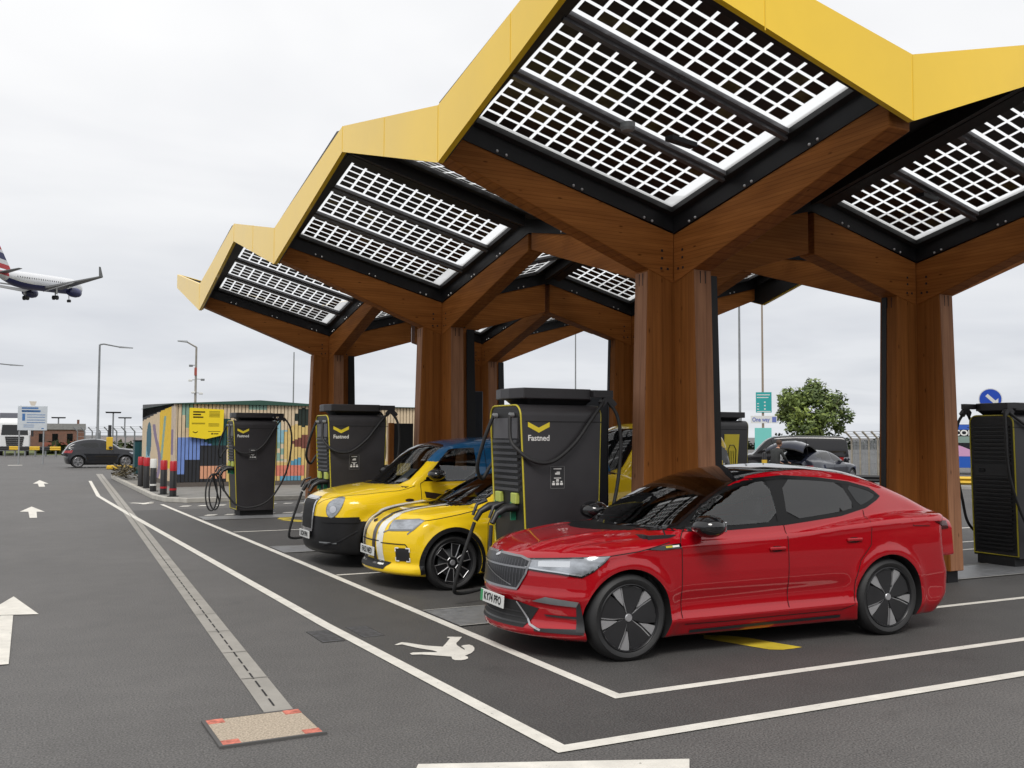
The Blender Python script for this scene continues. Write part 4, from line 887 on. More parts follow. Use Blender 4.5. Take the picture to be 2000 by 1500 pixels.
for sd, f in ((SIDE, lambda p: p), (FAR, mir)):
    rc.window('side_window', f(w_f), sd, G_clear); rc.window('side_window', f(w_r), sd, G_dark); rc.window('quarter_window', f(w_q), sd, M_glass)
    holes = flat_poly(f(w_f), sd, 1)
    # black window surround, with the openings left free
    e0, e1 = rc.axes(sd); ring = [(Vector(p).dot(e0), Vector(p).dot(e1)) for p in f(dlo)]
    for nm, pp in (('front', w_f), ('rear', w_r)):
        pass
    rc.patch('window_surround', [f(dlo)[0]] + [f([(.66, -.9, 1.088)])[0], f([(.66, -.9, 1.11)])[0], f([(.84, -.9, 1.262)])[0], f([(.80, -.7, 1.28)])[0], f([(.76, -.7, 1.255)])[0]], sd, M_seal, .004)
    rc.patch('window_surround', f([(1.63, -.9, 1.09), (1.75, -.9, 1.10), (1.82, -.9, 1.52), (1.625, -.9, 1.51)]), sd, M_seal, .0045)
    rc.patch('window_surround', f([(2.38, -.9, 1.17), (2.74, -.9, 1.235), (2.97, -.9, 1.325), (2.86, -.8, 1.395), (2.62, -.8, 1.458), (2.5, -.8, 1.475), (2.58, -.9, 1.23)]), sd, M_seal, .0035)
    rc.line('window_trim', f(dlo), sd, M_seal, .034, .006, closed=True)
    hl = [(-.80, -.47, .845), (-.50, -.78, .875), (-.19, -.92, .895), (-.24, -.92, .85), (-.36, -.92, .775), (-.46, -.89, .725), (-.62, -.74, .745), (-.84, -.47, .765)]
    dg_ = Vector((.75, .66 if sd is SIDE else -.66, 0))
    rc.patch('headlight', f(hl), dg_, M_lens, .008, .03); rc.line('headlight_edge', f(hl), dg_, M_gloss, .014, .009, closed=True)
    rc.patch('headlight_reflector', f([(-.72, -.58, .835), (-.5, -.78, .85), (-.5, -.78, .80), (-.72, -.58, .79)]), dg_, M_lensd, .010, .03)
    rc.line('daylight_strip', f([(-.80, -.47, .775), (-.62, -.74, .757), (-.46, -.89, .737)]), dg_, M_lensd, .012, .010)
    # air curtain: dark bars at the bumper corner
    rc.patch('bumper_vane', f([(-.80, -.58, .50), (-.70, -.68, .545), (-.48, -.88, .52), (-.50, -.86, .475), (-.66, -.72, .485)]), dg_, M_greypole, .012, .03)
    rc.patch('bumper_vane', f([(-.50, -.86, .475), (-.47, -.88, .52), (-.43, -.90, .27), (-.50, -.86, .27)]), dg_, M_plastic, .012, .03)
    rc.patch('bumper_vane', f([(-.72, -.66, .395), (-.50, -.86, .395), (-.50, -.86, .375), (-.70, -.68, .38)]), dg_, M_plastic, .012, .03)
    rc.patch('bumper_vane', f([(-.78, -.60, .275), (-.45, -.89, .295), (-.44, -.90, .25), (-.78, -.60, .25)]), dg_, M_plastic, .010, .03)
    for ln in ([(.53, -.9, .33), (.53, -.9, .98), (.60, -.9, 1.07)], [(1.69, -.9, .30), (1.69, -.9, 1.09)], [(.56, -.9, .275), (1.0, -.9, .27), (2.3, -.9, .285), (2.44, -.9, .33), (2.46, -.9, .55), (2.53, -.9, .74), (2.66, -.9, .88), (2.70, -.9, 1.2)], [(-.19, -.92, .895), (.10, -.92, .925), (.42, -.92, .985), (.50, -.9, 1.07)], [(3.2, -.9, 1.16), (3.22, -.9, 1.04), (3.45, -.9, 1.03)]):
        rc.line('panel_gap', f(ln), sd, M_gap, .007)
    rc.line('sill_strip', f([(.62, -.9, .205), (2.3, -.9, .225)]), sd, M_plastic, .028, .006)
    rc.patch('wing_badge', f([(.16, -.9, .935), (.34, -.9, .962), (.525, -.9, .975), (.525, -.9, .935), (.33, -.9, .925)]), sd, M_gloss, .006, .03)
    rc.line('badge_stripe', f([(.36, -.9, .950), (.43, -.9, .953)]), sd, M_trimy, .016, .008); rc.line('badge_stripe', f([(.43, -.9, .953), (.50, -.9, .956)]), sd, M_white, .016, .008)
    for hx, hz in ((1.56, .888), (2.46, .935)):
        p, n = rc.on((hx, 0.0, hz), sd); MB().box(-.09, .09, -.012, .012, -.016, .016).build('door_handle', M_red, rc.root, tuple(p - Vector(sd) * .012), bevel=.010)
        rc.patch('handle_recess', f([(hx - .06, -.9, hz - .03), (hx + .06, -.9, hz - .03), (hx + .06, -.9, hz + .022), (hx - .06, -.9, hz + .022)]), sd, M_gap, .003, .03, smooth=2)
    sg = -1 if sd is SIDE else 1
    mirror(rc.root, .72, sg * 1.04, 1.125, M_gloss, sg, 1.3)
    rc.patch('tail_light', f([(3.50, -.86, 1.075), (3.70, -.8, 1.065), (3.92, -.7, 1.05), (3.93, -.7, .975), (3.78, -.82, .965)]), Vector((-.35, 1 if sd is SIDE else -1, 0)), P('smoked_lamp', (.05, .003, .005, 1), .12, coat=.6), .008, .03)
    rc.patch('bumper_vent', f([(3.72, -.85, .50), (3.85, -.75, .52), (3.85, -.75, .36), (3.76, -.85, .36)]), Vector((-.5, 1 if sd is SIDE else -1, 0)), M_plastic, .006, .03)
rc.window('windscreen', wind, FRONT, G_screen, M_gloss, .035, .06)
rc.patch('glass_roof', [(1.28, -.535, 0), (1.6, -.56, 0), (2.2, -.56, 0), (2.75, -.535, 0), (2.78, 0, 0), (2.75, .535, 0), (2.2, .56, 0), (1.6, .56, 0), (1.28, .535, 0), (1.20, 0, 0)], TOP, M_gloss, .004, .05)
rc.patch('rear_window', [(2.95, -.50, 0), (3.6, -.46, 0), (3.62, 0, 0), (3.6, .46, 0), (2.95, .50, 0), (2.92, 0, 0)], TOP, M_glass, .004, .05)
gr = [(0, -.47, .835), (0, -.45, .72), (0, -.37, .585), (0, .37, .585), (0, .45, .72), (0, .47, .835), (0, .36, .862), (0, .06, .868), (0, 0, .855), (0, -.06, .868), (0, -.36, .862)]
M_bar = P('grille_bar_grey', (.11, .11, .12, 1), .35, .6); M_frame = P('grille_frame_grey', (.26, .26, .27, 1), .25, .8)
gp = rc.patch('grille', gr, FRONT, P('grille_mesh', (0.035, 0.036, 0.04, 1), .35, .5), .010, .03)
rc.line('grille_frame', gr, FRONT, M_frame, .018, .014, closed=True, parent=gp)
for i in range(24):
    y = -.425 + i * .037; zt = .84 - .0; rc.line('grille_bar', [(0, y, .60 if abs(y) < .38 else .66), (0, y, .835)], FRONT, M_bar, .007, .013, parent=gp)
rc.line('grille_bar', [(0, .40, .80), (0, .05, .70), (0, -.30, .61)], FRONT, M_frame, .010, .016, parent=gp); rc.line('grille_bar', [(0, -.45, .770), (0, .45, .770)], FRONT, M_frame, .016, .016, parent=gp)
rc.patch('lower_intake', [(0, -.56, .44), (0, -.44, .265), (0, .44, .265), (0, .56, .44), (0, .34, .485), (0, -.34, .485)], FRONT, M_blackmatt, .006, .03)
for s_ in (-1, 1): rc.line('intake_trim', [(0, s_ * .36, .475), (0, s_ * .50, .30), (0, s_ * .60, .262)], FRONT, M_silver, .016, .014)
for z in (.30, .345, .39): rc.line('intake_bar', [(0, -.46, z), (0, .46, z)], FRONT, M_plastic, .014, .010)
p, n = rc.on((0, 0, .45), FRONT); plate(rc.root, 'KY74 PFO', (p.x - .035, 0, .455), R(4))
p, n = rc.on((-.80, 0, 0), TOP); MB().lathe([(.001, .012), (.03, .010), (.045, 0)], 'z', 20).build('bonnet_badge', M_chrome, rc.root, tuple(p), rot=(0, R(-28), 0), smooth=40)
for xx in (0, 2.885):
    for s_ in (-1, 1): wheel(rc.root, xx, s_, .368, .235, .285, 'aero', .805, rot=14 if xx == 0 else -6)
MB().box(-.45, 3.55, -.62, .62, .15, .30).build('underbody', M_blackmatt, rc.root)
cabin_tub(rc, .25, 3.0, .78, .35, 1.04, .78)
seats(rc, [(1.25, -.38), (1.25, .38), (2.25, -.38), (2.25, .38)], M_seat, .42, steer=(.98, .38, 1.0))
for s_ in (-1, 1): MB().tube([(.55 , s_ * .25 - .1, 1.135), (.50, s_ * .25 + .3, 1.115)], .012, 6).build('wiper', M_plastic, rc.root)
# ------------------------------------------------------------------ 2. small yellow hatchback with racing stripes
R5 = dict(
    hood=[(-1.0, .55), (-.82, .72), (-.72, .83), (-.60, .895), (-.31, .975), (0, 1.015), (.3, 1.045), (1.0, 1.04), (2.0, 1.05), (2.7, 1.06), (3.2, 1.0)],
    width=[(-1.0, .80), (-.5, .865), (0, .895), (.5, .87), (1.3, .865), (2.0, .87), (2.54, .895), (3.0, .86), (3.3, .78)],
    shape=[(.1, .90), (.2, .955), (.35, .985), (.6, 1.0), (.75, .995), (.9, .965), (1.05, .92), (1.3, .84)],
    nose=[(.1, -.60), (.18, -.74), (.235, -.815), (.28, -.81), (.33, -.765), (.42, -.785), (.55, -.80), (.68, -.785), (.80, -.73), (.9, -.60)],
    tail=[(.1, 2.85), (.25, 3.02), (.5, 3.10), (.8, 3.06), (1.0, 3.0), (1.1, 2.95)],
    plan=(.36, .16, .2, .1), crown=[(-1, .10), (0, .09), (1.5, .06), (3.2, .05)], floor=.185,
    roof=[(-.3, .6), (.15, .98), (.55, 1.20), (.95, 1.385), (1.25, 1.465), (1.7, 1.50), (2.2, 1.48), (2.6, 1.42), (2.78, 1.36), (2.95, 1.10), (3.1, .8)],
    bow=.14, roof_crown=.12, cabin=[(.7, .86), (.95, .83), (1.1, .795), (1.25, .735), (1.4, .665), (1.6, .54)], cabin_x=[(-.2, .95), (.6, 1.0), (2.0, 1.0), (2.6, .96), (3.1, .86)],
    arches=[(0, .345, .385), (2.54, .345, .385)], flare=.03, k_edge=.08, k_nose=.05,
    sculpt=[(-.1, 2.7, .80, .84, .05, .012), (.4, 2.1, .50, .50, .10, -.018)], hood_lines=[(-.65, .3, .42, .50, .05, .012)])
wsh = [(0, -.66, 1.06), (0, -.3, 1.05), (0, .3, 1.05), (0, .66, 1.06), (0, .58, 1.26), (0, .52, 1.385), (0, .25, 1.42), (0, -.25, 1.42), (0, -.52, 1.385), (0, -.58, 1.26)]
sw1 = [(.62, -.9, 1.03), (1.35, -.9, 1.03), (1.38, -.8, 1.36), (1.15, -.8, 1.345), (.95, -.8, 1.265)]
sw2 = [(1.45, -.9, 1.03), (2.10, -.9, 1.06), (2.22, -.8, 1.20), (2.18, -.8, 1.34), (1.48, -.8, 1.365)]
y5 = Car('yellow_hatchback', 'small yellow hatchback with black and white bonnet stripes on charge', 'car', R5, (5.01, 12.06, 0), R(-0.8), [M_yel, M_gloss], 0.024, openw=[(FRONT, flat_poly(wsh, FRONT)), (SIDE, flat_poly(sw1, SIDE)), (FAR, flat_poly(mir(sw1), FAR))],
         paintfn=lambda x, y, z: ((z > 1.385) & (np.abs(y) < .66) & (x > 1.0)) * 1, blackw=[(FRONT, flat_poly(wsh, FRONT, 1, .04)), (SIDE, flat_poly(sw1, SIDE, 0, .03)), (FAR, flat_poly(mir(sw1), FAR, 0, .03)), (SIDE, flat_poly(sw2, SIDE, 0, .03)), (FAR, flat_poly(mir(sw2), FAR, 0, .03))])
y5.window('windscreen', wsh, FRONT, G_screen, M_gloss, .035, .06)
M_stw = P('stripe_white', (0.72, 0.72, 0.68, 1), .3, coat=.6); M_std = P('stripe_dark', (0.022, 0.012, 0.008, 1), .3, coat=.6)
y5.patch('black_roof', [(1.02, -.55, 0), (1.3, -.57, 0), (2.5, -.55, 0), (2.62, 0, 0), (2.5, .55, 0), (1.3, .57, 0), (1.02, .55, 0), (.95, 0, 0)], TOP, M_gloss, .005, .05)
for s_ in (-1, 1):
    for y0, y1, m in ((.25, .38, M_stw), (.13, .22, M_std)):
        a, b = sorted((s_ * y0, s_ * y1))
        y5.patch('bonnet_stripe', [(-.66, a, 0), (-.66, b, 0), (.12, b * 1.25, 0), (.12, a * 1.25, 0)], TOP, m, .004, .04)
        y5.patch('nose_stripe', [(0, a, .87), (0, b, .87), (0, b, .30), (0, a, .30)], FRONT, m, .004, .03)
for sd, f in ((SIDE, lambda p: p), (FAR, mir)):
    sg = -1 if sd is SIDE else 1; dg_ = Vector((.78, .62 * -sg, 0))
    y5.window('side_window', f(sw1), sd, G_clear); y5.window('side_window', f(sw2), sd, M_glass)
    hl = [(-.62, -.42, .845), (-.42, -.74, .875), (-.36, -.80, .86), (-.46, -.74, .755), (-.66, -.42, .735)]
    y5.patch('headlight', f(hl), dg_, M_lens, .006, .03); y5.line('headlight_edge', f(hl), dg_, M_greypole, .022, .008, closed=True)
    y5.line('headlight_edge', f([(-.66, -.42, .735), (-.72, -.36, .70)]), dg_, M_greypole, .016, .006); y5.line('headlight_edge', f([(-.46, -.74, .755), (-.52, -.70, .70)]), dg_, M_greypole, .016, .006)
    lp = [(-.66, -.60, .53), (-.50, -.74, .53), (-.50, -.74, .37), (-.66, -.60, .37)]
    y5.patch('lamp_recess', f(lp), dg_, M_plastic, .006, .03)
    for q in ([(-.66, -.60, .485), (-.66, -.60, .53), (-.62, -.635, .53)], [(-.54, -.705, .53), (-.50, -.74, .53), (-.50, -.74, .485)], [(-.66, -.60, .415), (-.66, -.60, .37), (-.62, -.635, .37)], [(-.54, -.705, .37), (-.50, -.74, .37), (-.50, -.74, .415)]):
        y5.line('corner_lamp', f(q), dg_, M_white, .016, .010)
    y5.line('bumper_seam', f([(-.76, -.35, .575), (-.55, -.70, .575), (-.50, -.75, .50)]), dg_, M_gap, .012, .006)
    # black arch cladding
    for xa in (0, 2.54):
        n = 28; arc = [(xa + .412 * math.cos(t), -.9, .345 + .412 * math.sin(t)) for t in [math.pi * (-.10 + 1.20 * i / n) for i in range(n + 1)]]
        y5.line('arch_cladding', f(arc), sd, M_bump, .055, .012)
    y5.patch('sill_cladding', f([(.38, -.9, .32), (2.16, -.9, .32), (2.16, -.9, .205), (.40, -.9, .205)]), sd, M_plastic, .008, .05)
    for ln in ([(.47, -.9, .30), (.47, -.9, .80), (.60, -.9, 1.02)], [(1.40, -.9, .33), (1.41, -.9, 1.03)], [(-.36, -.86, .86), (.1, -.89, .93), (.55, -.88, 1.01)]): y5.line('panel_gap', f(ln), sd, M_gap, .008)
    mirror(y5.root, .76, sg * .98, 1.07, M_gloss, sg, .95)
    for xx in (0, 2.54): wheel(y5.root, xx, sg, .342, .205, .262, 'petal', .775, rot=10)
y5.patch('lower_intake', [(0, -.50, .345), (0, -.42, .255), (0, .42, .255), (0, .50, .345), (0, .3, .355), (0, -.3, .355)], FRONT, M_blackmatt, .006, .03)
y5.patch('nose_recess', [(0, -.30, .60), (0, .30, .60), (0, .30, .585), (0, -.30, .585)], FRONT, M_gap, .004, .03)
p, n = y5.on((0, 0, .46), FRONT); plate(y5.root, 'FA52 NED', (p.x - .03, 0, .455), R(2), band=False)
p, n = y5.on((-.70, 0, 0), TOP); MB().prism([(-.035, 0), (0, .06), (.035, 0), (0, -.06)], 'z', 0, .012).build('badge', M_chrome, y5.root, tuple(p), rot=(0, R(-30), 0))
MB().box(-.4, 2.9, -.55, .55, .17, .30).build('underbody', M_blackmatt, y5.root); cabin_tub(y5, .3, 2.5, .72, .35, 1.0, .80)
seats(y5, [(1.2, -.36), (1.2, .36)], M_seat, .42, steer=(.95, .36, .98))
# ------------------------------------------------------------------ 3. London style taxi, yellow with a blue upper body
TX = dict(
    hood=[(-1.1, .70), (-.93, .93), (-.80, 1.02), (-.5, 1.10), (-.2, 1.155), (.15, 1.195), (.5, 1.21), (2.0, 1.22), (3.9, 1.22)],
    width=[(-1.1, .80), (-.6, .885), (-.1, .925), (.6, .925), (2.0, .925), (3.0, .935), (3.7, .90), (4.0, .84)],
    shape=[(.1, .92), (.25, .965), (.45, .99), (.7, 1.0), (.9, .995), (1.1, .965), (1.25, .94), (1.5, .88)],
    nose=[(.1, -.72), (.2, -.84), (.28, -.90), (.45, -.925), (.6, -.92), (.8, -.905), (.95, -.87), (1.05, -.76)],
    tail=[(.1, 3.75), (.3, 3.88), (.6, 3.92), (1.0, 3.88), (1.3, 3.85)],
    plan=(.16, .42, .15, .1), crown=[(-1, .15), (0, .11), (.6, .05), (4, .04)], floor=.20,
    roof=[(-.3, .7), (.12, 1.12), (.5, 1.45), (.86, 1.735), (1.05, 1.80), (1.3, 1.845), (1.8, 1.88), (2.4, 1.89), (3.1, 1.87), (3.55, 1.80), (3.78, 1.60), (3.92, 1.1)],
    bow=.16, roof_crown=.10, cabin=[(.9, .885), (1.2, .86), (1.4, .825), (1.6, .77), (1.75, .71), (1.95, .58)], cabin_x=[(-.2, .96), (.6, 1.0), (3.2, 1.0), (3.9, .92)],
    arches=[(0, .36, .40), (2.985, .36, .40)], flare=.025, k_edge=.10, k_nose=.07, sculpt=[(-.5, .5, .86, .86, .09, .02), (.5, 2.6, .60, .60, .14, -.012)])
tws = [(0, -.70, 1.22), (0, -.3, 1.20), (0, .3, 1.20), (0, .70, 1.22), (0, .66, 1.45), (0, .60, 1.66), (0, .55, 1.73), (0, .25, 1.76), (0, -.25, 1.76), (0, -.55, 1.73), (0, -.60, 1.66), (0, -.66, 1.45)]
tw1 = [(.60, -.9, 1.24), (1.42, -.9, 1.25), (1.44, -.8, 1.70), (1.06, -.8, 1.69), (.97, -.8, 1.62)]
tw2 = [(1.80, -.9, 1.26), (2.72, -.9, 1.27), (2.72, -.8, 1.70), (1.80, -.8, 1.70)]
tw3 = [(2.84, -.9, 1.27), (3.4, -.9, 1.29), (3.32, -.8, 1.66), (2.84, -.8, 1.69)]
def taxi(name, label, loc, rz, paints, paintfn, h, number, group=None, detail=True):
    t = Car(name, label, 'taxi', TX, loc, rz, paints, h, group, paintfn, openw=[(FRONT, flat_poly(tws, FRONT)), (SIDE, flat_poly(tw1, SIDE)), (FAR, flat_poly(mir(tw1), FAR)), (SIDE, flat_poly(tw2, SIDE)), (FAR, flat_poly(mir(tw2), FAR))] if detail else (),
            blackw=[(FRONT, flat_poly(tws, FRONT, 1, .02))] + [(d, flat_poly(f(w_), d, 0, .012)) for w_ in (tw1, tw2, tw3) for d, f in ((SIDE, lambda p: p), (FAR, mir))])
    t.window('windscreen', tws, FRONT, G_screen if detail else M_glass, M_gloss, .03, .06)
    for sd, f in ((SIDE, lambda p: p), (FAR, mir)):
        sg = -1 if sd is SIDE else 1; dg_ = Vector((.80, .60 * -sg, 0))
        t.window('side_window', f(tw1), sd, G_clear if detail else M_glass, M_gloss, .02); t.window('side_window', f(tw2), sd, G_clear if detail else M_glass, M_gloss, .02); t.window('side_window', f(tw3), sd, M_glass, M_gloss, .02)
        el = [(-.69 + .105 * math.cos(a) * (1 + .18 * math.sin(a)), -.67 - .09 * math.cos(a) * (1 + .18 * math.sin(a)), .875 + .135 * math.sin(a) + .055 * math.cos(a)) for a in [i * math.pi / 10 for i in range(20)]]
        t.patch('headlight', f(el), dg_, M_lens, .008, .025); t.line('headlight_rim', f(el), dg_, M_greypole, .010, .010, closed=True)
        t.patch('headlight_bulb', f([(-.70 + .045 * math.cos(a), -.66 - .04 * math.cos(a), .845 + .05 * math.sin(a)) for a in [i * math.pi / 6 for i in range(12)]]), dg_, M_chrome, .012, .02)
        t.patch('bumper_top', f([(-.82, -.48, .70), (-.62, -.72, .735), (-.40, -.90, .745), (-.40, -.90, .66), (-.82, -.48, .655)]), dg_, M_bump, .014, .03)
        t.line('bumper_slot', f([(-.84, -.45, .37), (-.62, -.70, .37)]), dg_, M_greypole, .022, .012)
        t.line('bumper_crease', f([(-.80, -.50, .33), (-.60, -.74, .40), (-.42, -.90, .55)]), dg_, M_black, .02, .014)
        t.line('bonnet_gap', f([(-.86, -.34, .90), (-.62, -.62, 1.02), (-.3, -.80, 1.06), (.2, -.86, 1.10), (.45, -.86, 1.17)]), Vector((.5, -sg * .6, -.5)), M_gap, .008)
        for ln in ([(.53, -.9, .32), (.53, -.9, 1.20), (.62, -.9, 1.25)], [(1.62, -.9, .30), (1.62, -.9, 1.72)], [(2.78, -.9, .5), (2.78, -.9, 1.72)]): t.line('panel_gap', f(ln), sd, M_gap, .009)
        t.patch('side_repeater', f([(.34 + .07 * math.cos(a), -.9, .965 + .022 * math.sin(a)) for a in [i * math.pi / 6 for i in range(12)]]), sd, M_std, .006, .03)
        t.patch('door_chevron', f([(.58, -.9, 1.085), (.60, -.9, .995), (.98, -.9, .93), (1.35, -.9, 1.02), (1.42, -.9, 1.12), (.98, -.9, 1.02)]), sd, M_std, .006, .05)
        mirror(t.root, .70, sg * 1.06, 1.335, M_gloss, sg, 1.15)
        for xx in (0, 2.985): wheel(t.root, xx, sg, .35, .215, .23, 'plain', .81)
    g = t.patch('grille', [(0, -.27, .975), (0, -.25, .56), (0, .25, .56), (0, .27, .975)], FRONT, M_blackmatt, .014, .03)
    t.line('grille_frame', [(0, -.29, .99), (0, -.27, .53), (0, .27, .53), (0, .29, .99)], FRONT, M_chrome, .045, .020, closed=True, parent=g)
    for i in range(9): t.line('grille_bar', [(0, -.2 + i * .05, .57), (0, -.2 + i * .05, .965)], FRONT, M_bump, .014, .020, parent=g)
    p, n = t.on((0, 0, .46), FRONT); plate(t.root, number, (p.x - .04, 0, .455), 0, band=False)
    MB().box(-.5, 3.6, -.6, .6, .18, .32).build('underbody', M_blackmatt, t.root)
    if detail:
        cabin_tub(t, .3, 3.6, .80, .4, 1.16, .85); seats(t, [(1.25, .40), (2.9, .3), (2.9, -.3)], M_seat, .5, steer=(.95, .40, 1.14))
        MB().box(1.66, 1.70, -.78, .78, .5, 1.35).build('partition', M_cabin, t.root)
    return t
def tx_paint(x, y, z):
    m = np.zeros(x.shape)
    m[(z > 1.70) & (x > .55)] = 1
    m[(z > 1.245) & (x > 1.0) & (np.abs(y) > .3)] = 1
    m[(z > 1.245 - 0.0 * x) & (x > 1.52)] = 1
    m[(x > 1.30 + (1.22 - z) * .55) & (z > .4)] = 1
    m[(z > 1.52) & (x > .60) & (np.abs(y) > .5)] = 1
    zb = .665 + .08 * np.clip((-x - .2) / .5, 0, 1); m[(z < zb) & (x < -.30)] = 2
    m[(z < .34) & (x > -.3)] = 2
    return m
tx = taxi('taxi', 'yellow cab with blue roof and black bumper in the middle bay', (5.0, 14.43, 0), R(-0.5), [M_yel, M_blue, M_bump, M_gloss], tx_paint, 0.026, 'LK24 PFN')
MB().quad((.36, -.58, 1.215), (.36, -.25, 1.215), (.62, -.22, 1.40), (.62, -.50, 1.40)).build('sun_shade', P('white_card', (.62, .62, .68, 1), .7), tx.root)
def dazzle(x, y, z):
    m = np.zeros(x.shape); q = np.floor((x * .9 + z * 1.1) * 3.1) % 2; q2 = np.floor((x * 1.3 - z * .8 + y * .9) * 2.3) % 3
    m[q == 1] = 2; m[(q2 == 2) & (q == 0)] = 3; m[(z > 1.86) | ((z > 1.2) & (x < .55))] = 0
    return m
# ------------------------------------------------------------------ cars behind
def plain_car(name, label, cat, cfg, loc, rz, mat, h, wins, front, wheels, Rt, rim, style='five', tail=None, lamps=True, group=None, roofm=None):
    c = Car(name, label, cat, cfg, loc, rz, [mat, M_gloss], h, group, blackw=[(FRONT, flat_poly(front, FRONT, 1, .03))] if front else ())
    for sd, f in ((SIDE, lambda p: p), (FAR, mir)):
        sg = -1 if sd is SIDE else 1
        for w_ in wins: c.window('side_window', f(w_), sd, M_glass, M_gloss, .02, .08)
        wy = max(p[1] for p in cfg['width']) - .125
        for xx in wheels: wheel(c.root, xx, sg, Rt, .21, rim, style, wy)
        if lamps:
            xn = min(p[1] for p in cfg['nose']); dg_ = Vector((.75, -sg * .66, 0)); zb = cfg.get('lamp_z', .72)
            c.patch('headlight', f([(xn + .12, -.48, zb + .06), (xn + .62, -.88, zb + .12), (xn + .5, -.88, zb), (xn + .1, -.48, zb - .06)]), dg_, M_lens, .008, .04)
            xt = max(p[1] for p in cfg['tail']); c.patch('tail_light', f([(xt - .05, -.5, zb + .20), (xt - .40, -.86, zb + .22), (xt - .36, -.86, zb + .06), (xt - .05, -.5, zb + .08)]), Vector((-.75, -sg * .66, 0)), M_tail, .008, .04)
        for x_ in [w_[0][0] - .04 for w_ in wins[:2]]: c.line('panel_gap', f([(x_, -.9, .32), (x_, -.9, .95)]), sd, M_gap, .012)
        mirror(c.root, wins[0][0][0] + .15, sg * (max(p[1] for p in cfg['width']) + .08), wins[0][0][2] + .06, mat, sg)
    if front: c.window('windscreen', front, FRONT, M_glass, M_gloss, .03, .08)
    if tail: c.window('rear_window', tail, REAR, M_glass, M_gloss, .03, .08)
    xn, xt = min(p[1] for p in cfg['nose']), max(p[1] for p in cfg['tail'])
    MB().box(xn + .4, xt - .4, -.55, .55, .16, .3).build('underbody', M_blackmatt, c.root)
    return c
# ================================================================== CHARGERS
def cable(parent, pts, r=0.021, name='cable', n=10):
    P_ = [Vector(p) for p in pts]; out = []
    for i in range(len(P_) - 1):
        p0, p1, p2, p3 = P_[max(i - 1, 0)], P_[i], P_[i + 1], P_[min(i + 2, len(P_) - 1)]
        for k in range(8):
            t = k / 8; out.append(0.5 * ((2 * p1) + (p2 - p0) * t + (2 * p0 - 5 * p1 + 4 * p2 - p3) * t * t + (3 * p1 - p0 - 3 * p2 + p3) * t ** 3))
    out.append(P_[-1]); return MB().tube(out, r, n).build(name, M_rubber, parent, smooth=70)
M_gripg = P('holder_green', (0.02, 0.20, 0.11, 1), .4); M_holdy = P('holder_lime', (0.42, 0.48, 0.10, 1), .45)
M_grey_recess = P('recess_grey', (0.085, 0.083, 0.09, 1), .42, .2)
M_screen = P('dark_screen', (0.006, 0.006, 0.007, 1), .08, coat=.4)
